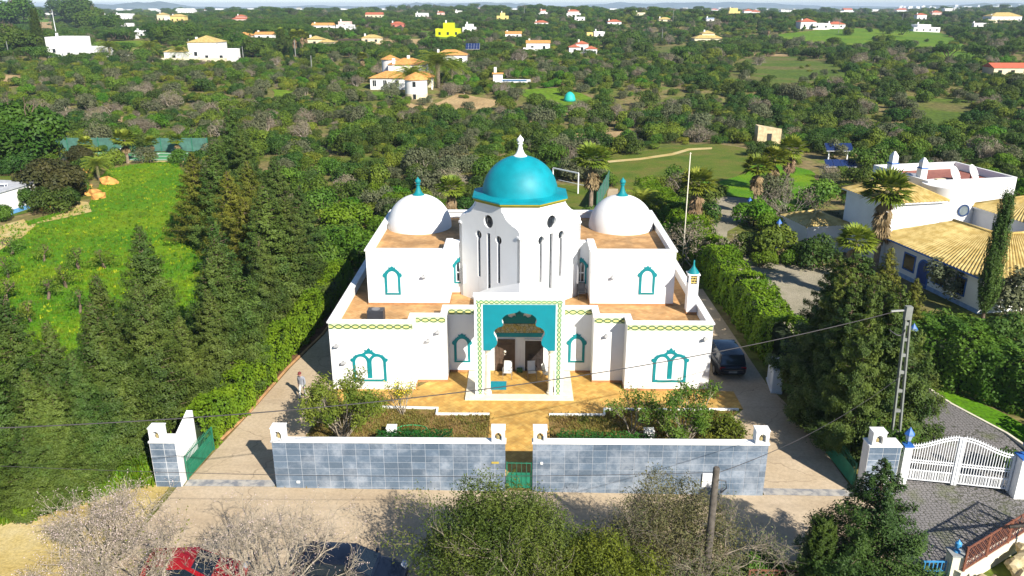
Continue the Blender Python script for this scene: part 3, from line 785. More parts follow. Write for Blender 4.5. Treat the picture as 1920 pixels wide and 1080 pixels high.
# windows with carved turquoise surrounds
def mirror(h): return [(-u, v) for u, v in reversed(h)]
S_OUT = [(.5, 0), (.5, .60), (.57, .615), (.62, .65), (.61, .70), (.55, .745), (.47, .755), (.47, .79), (.42, .80), (.40, .835), (.33, .84), (.31, .875), (.22, .885), (.20, .92), (.25, .935), (.20, .955), (.10, .935), (.09, .965), (.04, .975), (0, 1)]
S_OUT = S_OUT + mirror(S_OUT[:-1])
def arch_hole(cx, hw, v0, vs_, vt, n=12):
    pts = [(cx - hw, v0), (cx + hw, v0)]
    for i in range(n + 1):
        a = math.pi * i / n
        pts.append((cx + hw * math.cos(a), vs_ + (vt - vs_) * math.sin(a)))
    return pts
S_HOLES = [arch_hole(0, .345, .085, .60, .82)]
D_OUT = [(.5, 0), (.5, .585), (.54, .60), (.565, .64), (.55, .68), (.50, .69), (.47, .71), (.47, .745), (.43, .75), (.42, .785), (.36, .79), (.33, .81), (.20, .83), (.14, .87), (.11, .90), (.13, .935), (.08, .935), (.06, .915), (.04, .965), (0, 1)]
D_OUT = D_OUT + mirror(D_OUT[:-1])
D_HOLES = [arch_hole(-.245, .175, .07, .57, .745), arch_hole(.245, .175, .07, .57, .745), [(0, .68), (.06, .75), (.12, .80), (.06, .825), (0, .835), (-.06, .825), (-.12, .80), (-.06, .75)]]
M_SHUT = mat('white_shutter', (0.78, 0.78, 0.77), 0.6, 0.03)
def window(cx, z0, w, h, y, dbl=False, open_=False):
    O_, H_ = (D_OUT, D_HOLES) if dbl else (S_OUT, S_HOLES)
    f = lambda pts: [(u * w, v * h) for u, v in pts]
    win = vp(MB().plate(f(O_), [f(q) for q in H_], 0.05, (cx, y - 0.05, z0), **FR), 'window', TEAL_TRIM)
    for q in (H_[:2] if dbl else H_[:1]):
        c = MB().plate(f(q), [], 0.02, (cx, y - 0.022, z0), **FR)
        g = vp(c, 'shutter' if not open_ else 'pane', M_SHUT if not open_ else GLASS, parent=win)
        us = [u for u, v in q]; a, b_ = min(us) * w, max(us) * w
        if not open_:
            sl = MB()
            for z in np.arange(0.12 * h, 0.58 * h, 0.10): sl.box(cx + a + 0.07, cx + b_ - 0.07, y - 0.032, y - 0.0225, z0 + z, z0 + z + 0.055)
            vp(sl, 'louvre', M_SHUT, parent=win)
        else:
            sl = MB()
            for u in (a, (a + b_) / 2 - 0.03, b_ - 0.06): sl.box(cx + u, cx + u + 0.06, y - 0.045, y - 0.0225, z0 + 0.09 * h, z0 + 0.78 * h)
            sl.box(cx + a, cx + b_, y - 0.044, y - 0.0225, z0 + 0.40 * h, z0 + 0.44 * h)
            vp(sl, 'sash', M_SHUT, parent=win)
    vp(MB().box(cx - w * .36, cx + w * .36, y - 0.10, y - 0.051, z0 + .075 * h, z0 + .095 * h), 'sill', COPING, parent=win)
    return win
window(-9.06, 0.58, 2.0, 2.2, 43.5, True)
window(8.97, 0.62, 2.0, 2.25, 43.5, True)
window(-3.66, 0.72, 1.02, 1.98, 46.0)
window(3.54, 0.74, 1.02, 2.0, 46.0)
window(-8.22, 4.42, 1.0, 1.95, 48.3)
window(8.10, 4.50, 1.0, 1.95, 48.3)
for sx in (-1, 1):
    cx = 4.02 * sx - 0.02
    wi = window(cx, 4.50, 0.78, 1.85, 50.35, False, True)
    sh = MB().plate([(u * 0.8, v * 1.85) for u, v in arch_hole(0, .36, .085, .60, .82)], [], 0.03, (0, 0, 0), (0.55 * sx, -0.83, 0), (0, 0, 1), (-0.83, -0.55 * sx, 0))
    s_ = sh.build('open_shutter', M_SHUT, wi); s_.matrix_parent_inverse = parent_matrix(wi).inverted() @ Matrix.Translation((cx - 0.36 * sx if sx > 0 else cx + 0.40, 50.05, 4.50))

# chimney on the right terrace
ch = MB().box(10.42, 11.05, 46.75, 47.4, 3.732, 5.72)
chim = vp(ch, 'chimney', PLASTER)
vp(MB().box(10.36, 11.11, 46.69, 47.46, 6.30, 6.38), 'chimney_plate', COPING, parent=chim, bevel=0.01)
for (x, y) in ((10.42, 46.75), (10.93, 46.75), (10.42, 47.28), (10.93, 47.28)): vp(MB().box(x, x + 0.12, y, y + 0.12, 5.721, 6.299), 'lantern_post', PLASTER, parent=chim)
for y in (46.79, 47.32):
    c = MB()
    for k in range(3): c.box(10.541, 10.929, y, y + 0.04, 5.80 + k * 0.17, 5.86 + k * 0.17)
    for k in range(2): c.bar((10.55 + .19 * k, y + .02, 5.74), (10.73 + .19 * k, y + .02, 6.28), 0.03)
    vp(c, 'chimney_grille', mat('ochre_fretwork', (0.55, 0.42, 0.12), 0.7), parent=chim)
vp(MB().box(10.5, 10.97, 46.86, 47.26, 5.721, 6.299), 'chimney_flue', DARK, parent=chim)
vp(MB().lathe([(0.36, 0), (0.34, 0.05), (0.27, 0.16), (0.16, 0.30), (0.08, 0.42), (0.05, 0.60), (0.05, 0.78), (0.0, 0.85)], (10.735, 47.07, 6.381), 20), 'chimney_cap', TEAL_TRIM, 'auto', chim)
vp(MB().box(10.40, 11.07, 46.73, 47.42, 3.733, 3.88), 'skirting', M_SKIRT, parent=chim)
# wall lights
M_LAMP = mat('lamp_grey', (0.28, 0.28, 0.28), 0.5, 0.1)
def floodlight(x, y, z, d=(0, -1, 0)):
    f = vp(MB().box(x - 0.04, x + 0.04, y - 0.12, y - 0.001, z - 0.04, z + 0.04), 'wall_light', M_LAMP)
    vp(MB().obox((x + 0.02, y - 0.2, z - 0.05), (0.13, 0.03, 0), (0, 0.08, -0.03), (0, 0.03, 0.07)), 'lamp_head', M_LAMP, parent=f)
for q in ((-10.95, 43.5, 3.0), (-10.6, 43.5, 1.9), (10.9, 43.5, 3.55), (-6.2, 48.3, 5.75), (5.9, 48.3, 5.75), (-5.0, 44.6, 3.45), (5.2, 44.6, 3.25), (-5.6, 44.6, 2.9)): floodlight(*q)
# ------------------------------------------------------------------ garden wall, gates, poles
def slate_mat():
    s = NT('slate_tile'); pos = s.geo()
    oi = s.n('ShaderNodeObjectInfo').outputs['Random']
    f = s.noise(pos, 0.8, 7, 0.7); f2 = s.noise(pos, 6, 4, 0.6)
    col = s.mix(s.ramp(f, 0.42, 0.66), (0.10, 0.142, 0.195), (0.26, 0.30, 0.355))
    col = s.mix(s.ramp(f2, 0.5, 0.75), col, (0.14, 0.18, 0.24))
    hs = s.n('ShaderNodeHueSaturation'); s.l(col, hs.inputs['Color'])
    s.l(s.math('ADD', s.math('MULTIPLY', oi, 0.28), 0.86), hs.inputs['Value'])
    s.l(hs.outputs[0], s.p.inputs['Base Color']); s.p.inputs['Roughness'].default_value = 0.55
    s.bump(f2, 0.3, 0.01)
    return s.mat
M_SLATE = slate_mat()
M_GROUT = mat('pale_grout', (0.44, 0.47, 0.51), 0.9, 0.06)
TW, TH = 0.662, 0.352
tile_full = MB().box(0, TW - 0.022, -0.012, 0, 0, TH - 0.02).mesh('tile', M_SLATE)
_cut = {}
def tile_grid(parent, x0, x1, yf, ztop, zlow, ox=0.0, shift=0.0):
    """slate tiles on a wall face looking towards -Y; zlow(x) is the ground there"""
    x = x0 - shift
    while x < x1 - 0.03:
        a, b = max(x, x0), min(x + TW, x1)
        r = 0
        while True:
            z1 = ztop - r * TH
            lowest = float(zlow((a + b) / 2))
            if z1 < lowest + 0.05: break
            z0 = z1 - TH
            w = round(b - a, 3)
            if w not in _cut:
                _cut[w] = tile_full if abs(w - TW) < 1e-3 else MB().box(0, w - 0.022, -0.012, 0, 0, TH - 0.02).mesh('tile', M_SLATE)
            inst('tile', _cut[w], parent, (a + 0.011, yf, z0 + 0.01), world=True)
            r += 1
        x += TW
def wp(mb, name, m, parent, sm=False, bevel=0.0): return mb.build(name, m, parent, sm, world=True, bevel=bevel)
def lantern_block(parent, cx, y, z, w=0.62, h=0.66, d=0.5):
    hole = [(u * w, v * h) for u, v in arch_hole(0, .27, .12, .50, .80, 8)]
    lb = wp(MB().plate([(-w/2, 0), (w/2, 0), (w/2, h), (-w/2, h)], [hole], d, (cx, y, z), **FR), 'lantern_niche', COPING, parent)
    wp(MB().box(cx - w/2 - 0.03, cx + w/2 + 0.03, y - 0.03, y + d + 0.03, z + h, z + h + 0.05), 'niche_cap', COPING, lb, bevel=0.01)
    wp(MB().lathe([(0.07, 0), (0.11, 0.04), (0.11, 0.16), (0.05, 0.24), (0.02, 0.3)], (cx, y + d / 2, z + 0.12 * h), 10), 'lamp', mat('amber_lamp', (0.30, 0.24, 0.10), 0.4), lb, 'auto')
def garden_wall(x0, x1, label, shift, blocks):
    w = thing('garden_wall', label, 'wall', ((x0 + x1) / 2, 33.15, 0), 0, 'slate garden walls along the street')
    wp(MB().box(x0 + 0.02, x1 - 0.02, 33.0, 33.3, -0.9, 2.52), 'wall_core', M_GROUT, w)
    wp(MB().box(x0 - 0.03, x1 + 0.03, 32.93, 33.36, 2.521, 2.62), 'coping', COPING, w, bevel=0.015)
    tile_grid(w, x0, x1, 33.0, 2.515, lambda x: gz(x, 33.0), shift=shift)
    for b in blocks: lantern_block(w, b, 32.9, 2.621)
    return w
gwl = garden_wall(-11.78, -0.68, 'grey slate tiled garden wall beside the green gate pillar on the meadow side', 0.0, (-11.42, -1.02))
gwr = garden_wall(0.60, 11.72, 'grey slate tiled garden wall with a white meter cabinet', 0.45, (0.95, 11.36))
cab = wp(MB().box(8.72, 9.52, 32.90, 32.979, 0.25, 0.98), 'meter_cabinet', COPING, gwr, bevel=0.01)
wp(MB().box(8.78, 9.46, 32.885, 32.899, 0.31, 0.92), 'cabinet_door', WHITE_METAL, cab)
wp(MB().box(-10.76, -10.6, 32.95, 32.979, 0.30, 0.42), 'socket_plate', COPING, gwl)
wp(MB().box(0.98, 1.10, 32.95, 32.979, 1.42, 1.54), 'bell_plate', COPING, gwr)
wp(MB().box(-1.35, -1.0, 32.96, 32.979, 1.44, 1.54), 'name_plate', mat('brass', (0.5, 0.38, 0.08), 0.4), gwl)

def gate_pillar(x0, x1, label, hx, mirror_):
    w = thing('gate_pillar', label, 'pillar', ((x0 + x1) / 2, 33.2, 0))
    wp(MB().box(x0, x1, 33.0, 33.7, -0.7, 2.44), 'pillar_core', PLASTER, w)
    wp(MB().box(x0 - 0.03, x1 + 0.03, 32.95, 33.74, 2.441, 2.53), 'pillar_cap', COPING, w, bevel=0.012)
    tile_grid(w, x0 + 0.01, x1 - 0.01, 33.0, 2.43, lambda x: gz(x, 33.0))
    lantern_block(w, hx, 32.98, 2.531)
    return w
gpl = gate_pillar(-17.62, -16.38, 'slate faced gate pillar with a white wall rising behind it', -17.25, False)
xs = -16.38
v = [(xs - 0.3, 33.705, -0.3), (xs, 33.705, -0.3), (xs, 35.3, -0.3), (xs - 0.3, 35.3, -0.3), (xs - 0.3, 33.705, 2.43), (xs, 33.705, 2.43), (xs, 35.3, 2.95), (xs - 0.3, 35.3, 2.95)]
wp(MB().add(v, [(0,3,2,1),(4,5,6,7),(0,1,5,4),(1,2,6,5),(2,3,7,6),(3,0,4,7)]), 'wing_wall', PLASTER, gpl)
gpr = gate_pillar(16.45, 17.95, 'slate faced gate pillar beside the tall conifer and the concrete pole', 16.85, True)
wp(MB().box(17.25, 17.6, 32.94, 32.979, 0.4, 0.95), 'letter_box', COPING, gpr)

def iron_gate(name, a, b, h, label, group, arch=0.0, step=0.13, mesh_h=0.0, m=IRON_GREEN):
    a = Vector((*a, float(gz(*a)) + 0.1)); b = Vector((*b, float(gz(*b)) + 0.1))
    t = thing(name, label, 'gate', tuple((a + b) / 2), 0, group)
    L = (b - a).length; d = (b - a) / L
    for p in (a, b): wp(MB().bar(p, p + Vector((0, 0, h)), 0.06), 'gate_post', m, t)
    for z in (0.08, h * 0.5, h - 0.06): wp(MB().bar(a + Vector((0, 0, z)), b + Vector((0, 0, z)), 0.035), 'rail', m, t)
    n = int(L / step)
    for i in range(1, n):
        p = a + d * (L * i / n)
        wp(MB().bar(p + Vector((0, 0, 0.05)), p + Vector((0, 0, h + arch * math.sin(math.pi * i / n))), 0.02), 'bar', m, t)
    if mesh_h:
        nrm = d.cross(Vector((0, 0, 1)))
        wp(MB().obox((a + b) / 2 + Vector((0, 0, mesh_h / 2 + 0.05)) - nrm * 0.03, d * (L / 2 - 0.05), nrm * 0.004, Vector((0, 0, mesh_h / 2))), 'mesh_panel', mat('green_mesh', (0.015, 0.17, 0.10), 0.5), t)
    return t
iron_gate('green_gate', (-16.25, 33.5), (-16.0, 36.3), 1.35, 'green iron gate leaf standing open against the sunlit hedge', 'green iron gates', 0.15, mesh_h=0.9)
iron_gate('green_gate', (16.35, 33.75), (16.05, 36.6), 1.35, 'green iron gate leaf standing open in the shade of the conifers', 'green iron gates', 0.15, mesh_h=0.9)
iron_gate('garden_gate', (-0.62, 33.1), (0.56, 33.1), 1.5, 'narrow green iron garden gate between the two slate walls', 'green iron gates', 0.0, 0.2, mesh_h=0.85)

# white double gate on the cobbled drive
def gate_leaf(a, b, h0, h1, label):
    a = Vector((*a, -0.25)); b = Vector((*b, -0.25))
    t = thing('white_gate', label, 'gate', tuple((a + b) / 2), 0, 'white gate leaves on the cobbled drive')
    L = (b - a).length; d = (b - a) / L
    top = lambda s: h0 + (h1 - h0) * (3 * s * s - 2 * s ** 3)
    wp(MB().bar(a, a + Vector((0, 0, h0)), 0.10), 'stile', WHITE_METAL, t)
    wp(MB().bar(b, b + Vector((0, 0, h1)), 0.12), 'stile', WHITE_METAL, t)
    for z in (0.1, 0.62, 1.05, 1.18): wp(MB().bar(a + Vector((0, 0, z)), b + Vector((0, 0, z)), 0.05), 'rail', WHITE_METAL, t)
    for dz in (0.0, -0.14):
        pts = [a + d * (L * s) + Vector((0, 0, top(s) + dz)) for s in np.linspace(0, 1, 15)]
        wp(MB().tube(pts, 0.035, 6), 'top_rail', WHITE_METAL, t, 'auto')
    n = 19
    for i in range(1, n):
        s = i / n; p = a + d * (L * s)
        wp(MB().bar(p + Vector((0, 0, 0.1)), p + Vector((0, 0, top(s))), 0.03), 'bar', WHITE_METAL, t)
        wp(MB().lathe([(0.018, 0), (0.03, 0.04), (0.0, 0.16)], p + Vector((0, 0, top(s))), 5), 'spear', WHITE_METAL, t)
    m_ = 34
    low_ = MB()
    for i in range(1, m_): low_.bar(a + d * (L * i / m_) + Vector((0, 0, 0.1)), a + d * (L * i / m_) + Vector((0, 0, 0.62)), 0.018)
    o = wp(low_, 'short_bars', WHITE_METAL, t); o['kind'] = 'stuff'
gate_leaf((19.16, 34.42), (21.3, 34.05), 1.95, 2.62, 'white scrolled gate leaf hinged by the blue lantern in the creeper')
gate_leaf((23.72, 33.55), (21.42, 34.02), 1.95, 2.62, 'white scrolled gate leaf hinged on the white post at the far side of the drive')
def lantern(parent, x, y, z, k=1.0):
    l = wp(MB().lathe([(0.05*k, 0), (0.04*k, 0.12*k), (0.12*k, 0.2*k)], (x, y, z), 6), 'lantern_stem', BLUE_PAINT, parent)
    wp(MB().lathe([(0.12*k, 0.2*k), (0.20*k, 0.55*k)], (x, y, z), 6), 'lantern_glass', mat('milky_glass', (0.35, 0.45, 0.6), 0.25), l)
    wp(MB().lathe([(0.26*k, 0.551*k), (0.22*k, 0.62*k), (0.10*k, 0.78*k), (0.05*k, 0.86*k), (0.0, 0.95*k)], (x, y, z), 6), 'lantern_hood', BLUE_PAINT, l)
def gate_post(x, y, w, h, label):
    t = thing('gate_post', label, 'post', (x, y, -0.4))
    wp(MB().box(x - w/2, x + w/2, y - w/2, y + w/2, -0.9, h), 'post_body', PLASTER, t)
    wp(MB().box(x - w/2 - 0.05, x + w/2 + 0.05, y - w/2 - 0.05, y + w/2 + 0.05, h, h + 0.08), 'post_cap', BLUE_PAINT, t)
    lantern(t, x, y, h + 0.08, 1.0)
gate_post(24.1, 33.35, 0.6, 1.75, 'white gate post with a blue cap and lantern at the roadside end')
gate_post(18.95, 34.35, 0.36, 1.75, 'white gate post with a blue lantern rising out of the creeper')
def lamp_post(x, y, h, label, z=0.0, m=BLUE_PAINT):
    t = thing('lamp_post', label, 'lamp', (x, y, z), 0)
    wp(MB().lathe([(0.12, 0), (0.1, 0.3), (0.05, 0.4), (0.045, h)], (x, y, z), 8), 'post', m, t, 'auto')
    lantern(t, x, y, z + h, 1.1)
lamp_post(22.9, 43.2, 3.6, 'blue lantern on a post seen beside the concrete pole')
lamp_post(*G(1402, 416), 1.7, 'small blue lamp post by the gravel drive under the tall fan palms')
lamp_post(*G(1455, 472), 2.2, 'blue lamp post in the shrubs of the gravel drive')

# poles and wires
M_CONCPOLE = mat('pole_concrete', (0.21, 0.22, 0.20), 0.85, 0.12, 2)
pole = thing('concrete_pole', 'tall concrete lattice utility pole behind the slate gate pillar', 'pole', (18.85, 35.2, 0))
PB, PT = Vector((18.88, 35.2, -0.5)), Vector((18.27, 35.2, 8.55))
def lerp(a, b, t): return a + (b - a) * t
for s in (-1, 1):
    v = []
    for t_, w in ((0, 0.22), (1, 0.10)):
        c = lerp(PB, PT, t_)
        for dx, dy in ((-0.035, -0.1), (0.035, -0.1), (0.035, 0.1), (-0.035, 0.1)): v.append(c + Vector((s * w + dx, dy, 0)))
    wp(MB().add(v, [(0,3,2,1),(4,5,6,7),(0,1,5,4),(1,2,6,5),(2,3,7,6),(3,0,4,7)]), 'flange', M_CONCPOLE, pole)
for t_ in (0.02, 0.15, 0.28, 0.41, 0.53, 0.64, 0.74, 0.83, 0.92):
    w = 0.22 - 0.12 * t_; c = lerp(PB, PT, t_)
    wp(MB().box(c.x - w, c.x + w, c.y - 0.06, c.y + 0.06, c.z - 0.08, c.z + 0.08), 'rung', M_CONCPOLE, pole)
wp(MB().box(PT.x - 0.15, PT.x + 0.15, PT.y - 0.13, PT.y + 0.13, PT.z - 0.5, PT.z + 0.15), 'pole_head', M_CONCPOLE, pole)
wp(MB().bar(PT + Vector((-0.8, 0, -0.1)), PT + Vector((-0.1, 0, -0.05)), 0.07), 'bracket', mat('galvanised', (0.5, 0.5, 0.48), 0.45, metal=0.4), pole)
wp(MB().tube([PT + Vector((-0.8, -0.1, -1.0)) + Vector((0.75 * math.sin(a) , 0, -0.35 * math.sin(2 * a) ** 2 * 0 - 0.3 * math.sin(a * 2))) for a in np.linspace(0, 1.6, 10)], 0.03, 5), 'cable_loop', DARK, pole)
M_WOOD = mat('weathered_pole', (0.10, 0.085, 0.07), 0.9, 0.25, 6, 0.3, 30)
wpx = thing('wooden_pole', 'weathered wooden pole standing in the grey olive tree', 'pole', (7.1, 25.0, 0))
wp(MB().lathe([(0.17, -0.6), (0.15, 3.0), (0.125, 6.25), (0.09, 6.32)], (7.1, 25.0, 0), 10), 'pole_shaft', M_WOOD, wpx, 'auto')
wp(MB().tube([(7.2, 24.9, 5.85), (7.45, 24.9, 5.8), (7.5, 24.9, 5.5), (7.3, 24.9, 5.3)], 0.025, 5), 'insulator_bracket', DARK, wpx)
def wire(a, b, sag, r, label):
    a = Vector(a); b = Vector(b)
    pts = [lerp(a, b, t) - Vector((0, 0, sag * 4 * t * (1 - t))) for t in np.linspace(0, 1, 40)]
    o = MB().tube(pts, r, 5).build('overhead_wire', mat('black_cable', (0.05, 0.045, 0.045), 0.6), None, True)
    return tag(o, label, 'wire')
wire(PT + Vector((-0.7, 0, -0.15)), (-27.0, 19.5, 10.6), 1.75, 0.022, 'thick black overhead cable running from the concrete pole across the villa')
wire((7.0, 25.0, 6.1), (-27.0, 24.0, 7.35), 0.5, 0.010, 'thin overhead wire running from the wooden pole over the conifers')
wire((7.2, 25.0, 6.1), (18.5, 35.1, 5.2), 0.5, 0.012, 'thin overhead wire between the wooden pole and the concrete pole')
fp = thing('flagpole', 'slender cream flagpole behind the hedge beside the villa', 'pole', (14.45, 68.0, 0))
wp(MB().lathe([(0.06, 0), (0.05, 5), (0.035, 10.1)], (14.45, 68.0, 0), 8), 'pole_shaft', CREAM, fp, True)
wp(MB().lathe([(0.05, 10.1), (0.09, 10.16), (0.0, 10.25)], (14.45, 68.0, 0), 8), 'pole_knob', CREAM, fp, True)

# ------------------------------------------------------------------ cars
M_TYRE = mat('tyre', (0.02, 0.02, 0.02), 0.9, 0.1); M_RIM = mat('rim', (0.45, 0.45, 0.46), 0.3, 0.05, metal=0.8)
CARGLASS = glass_mat('car_glass', (0.012, 0.02, 0.03), 0.03)
def car_paint(name, c):
    s = NT(name); s.p.inputs['Base Color'].default_value = (*c, 1); s.p.inputs['Roughness'].default_value = 0.28
    s.p.inputs['Coat Weight'].default_value = 0.35; s.p.inputs['Coat Roughness'].default_value = 0.04; s.p.inputs['Metallic'].default_value = 0.25
    return s.mat
def car(label, paint, loc, rz, L=4.3, W=1.8, H=1.45, suv=False, group=None):
    """x forward, z up, origin on the ground at the centre"""
    t = thing('parked_car', label, 'car', loc, rz, group)
    hw = W / 2; hb = 0.92 if not suv else 1.02; g = 0.22 if not suv else 0.26
    st = [(-L/2, .55, hb*.80, .78), (-L/2+.06, .30, hb*.95, .90), (-L/2+.5, g, hb, .98), (-L*.22, g, hb, 1.0), (0.0, g, hb*.985, 1.0), (L*.2, g, hb*.96, 1.0), (L*.30, g, hb*.90, .99), (L/2-.45, g, hb*.80, .95), (L/2-.12, .28, hb*.68, .84), (L/2, .42, hb*.56, .68)]
    v = []; f = []; n = 10
    for x, z0, z1, k in st:
        w = hw * k
        ring = [(-w*.82, z0), (-w*.97, z0+.12*(z1-z0)), (-w, z0+.5*(z1-z0)), (-w*.96, z0+.88*(z1-z0)), (-w*.82, z1), (w*.82, z1), (w*.96, z0+.88*(z1-z0)), (w, z0+.5*(z1-z0)), (w*.97, z0+.12*(z1-z0)), (w*.82, z0)]
        v += [(x, y, z) for y, z in ring]
    for j in range(len(st) - 1):
        for i in range(n): f.append((j*n+i, j*n+(i+1) % n, (j+1)*n+(i+1) % n, (j+1)*n+i))
    f += [tuple(range(n)), tuple(range(len(st)*n-1, (len(st)-1)*n-1, -1))]
    body = MB().add(v, f).build('body', paint, t, True)
    m = body.modifiers.new('sub', 'SUBSURF'); m.levels = 2; m.render_levels = 2
    # cabin
    xr0, xr1 = (-L*.40, L*.02) if not suv else (-L*.42, L*.06)      # roof
    xb0, xb1 = (-L*.47, L*.24) if not suv else (-L*.485, L*.26)     # base
    wr, wb = hw * .72, hw * .93
    zb = hb * .97
    base = [(xb0, -wb*.9), (xb1, -wb*.92), (xb1, wb*.92), (xb0, wb*.9)]
    roof = [(xr0, -wr), (xr1, -wr), (xr1, wr), (xr0, wr)]
    B = [Vector((x, y, zb)) for x, y in base]; R_ = [Vector((x, y, H - 0.05)) for x, y in roof]
    cab = MB().add(B + R_, [(0,1,5,4), (1,2,6,5), (2,3,7,6), (3,0,4,7), (4,5,6,7)]).build('cabin', paint, t)
    def pane(i, j, name, inset=(0.05, 0.08, 0.08)):
        a, b, c, d = B[i], B[j], R_[j], R_[i]
        nrm = (b - a).cross(d - a).normalized()
        q = [lerp(lerp(a, b, u), lerp(d, c, u), w_) + nrm * 0.012 for u, w_ in ((inset[0], .10), (1-inset[0], .10), (1-inset[0]*1.2, .90), (inset[0]*1.2, .90))]
        q2 = [p - nrm * 0.02 for p in q]
        MB().add(q + q2, [(0,1,2,3), (7,6,5,4), (0,4,5,1), (1,5,6,2), (2,6,7,3), (3,7,4,0)]).build(name, CARGLASS, t)
    pane(0, 1, 'side_window', (.09,)); pane(2, 3, 'side_window', (.09,)); pane(1, 2, 'windscreen'); pane(3, 0, 'rear_window')
    v = []; f = []
    for i, x in enumerate(np.linspace(xr0 - .06, xr1 + .08, 7)):
        for j, y in enumerate(np.linspace(-1, 1, 7)):
            e = (1 - abs(2 * i / 6 - 1) ** 3) * (1 - abs(y) ** 3)
            v.append((x, y * (wr + .02), H - 0.055 + 0.07 * e))
    for i in range(6):
        for j in range(6): f.append((i*7+j, (i+1)*7+j, (i+1)*7+j+1, i*7+j+1))
    MB().add(v, f).build('roof', CARGLASS if suv else paint, t, True)
    for x in (-L*.31, L*.31):
        for s in (-1, 1):
            r = .31 if not suv else .36
            pr = [(r*.62, -.1), (r*.95, -.1), (r, -.06), (r, .06), (r*.95, .1), (r*.62, .1)]
            wmb = MB()
            for k, (rr, yy) in enumerate(pr): pass
            wheel = MB().lathe(pr, (0, 0, 0), 20).build('wheel', M_TYRE, t, 'auto')
            wheel.location = (x, s * (hw - .11), r); wheel.rotation_euler = (math.pi / 2, 0, 0)
            rim = MB().lathe([(r*.62, -.105), (r*.3, -.112), (0.03, -.115), (0.03, .115), (r*.3, .112), (r*.62, .105)], (0, 0, 0), 16).build('rim', M_RIM, wheel, 'auto')
    for s in (-1, 1):
        MB().obox((L/2 - .16, s * hw * .62, hb * .66), (.10, -s*.05, 0), (s*.03, .19*1, 0), (-.03, 0, .06)).build('headlight', glass_mat('lamp_glass', (0.5, 0.52, 0.55), 0.1), t, bevel=.02)
        MB().obox((-L/2 + .045, s * hw * .68, hb * .80), (.03, 0, 0), (0, .17, 0), (0, 0, .07)).build('tail_light', mat('tail_red', (0.25, 0.01, 0.01), 0.2), t, bevel=.015)
        MB().obox((L*.19, s * (hw + .07), hb * 1.0), (.06, 0, 0), (0, .09, 0), (0, 0, .06)).build('wing_mirror', paint, t, bevel=.02)
    MB().box(-L/2 - .03, -L/2 + .06, -.26, .26, hb*.5, hb*.5 + .11).build('number_plate', mat('plate', (0.25, 0.26, 0.24), 0.5), t)
    MB().box(-L/2 - .02, -L/2 + .05, -hw*.62, hw*.62, hb*.68, hb*.70).build('chrome_strip', mat('chrome', (0.6, 0.6, 0.62), 0.15, metal=1.0), t)
    MB().box(L/2 - .05, L/2 + .02, -hw*.5, hw*.5, hb*.36, hb*.5).build('grille', DARK, t)
    return t
car('black panoramic roof SUV parked in the shaded drive beside the villa', car_paint('black_paint', (0.006, 0.008, 0.014)), (13.15, 47.3, 0.03), math.radians(91), 4.7, 1.95, 1.66, True)
car('dark blue hatchback parked under the bare almond tree with its bonnet out in the street', car_paint('navy_paint', (0.008, 0.014, 0.03)), (-6.75, 26.3, 0.0), math.radians(-4), 4.4, 1.8, 1.48)
car('red car parked behind bare almond twigs', car_paint('red_paint', (0.38, 0.012, 0.018)), (-13.0, 26.0, 0.0), math.radians(3), 4.1, 1.75, 1.48)
car('white car parked in front of the red car', car_paint('white_car_paint', (0.7, 0.7, 0.68)), (-12.7, 23.95, 0.0), math.radians(2), 4.1, 1.75, 1.5)

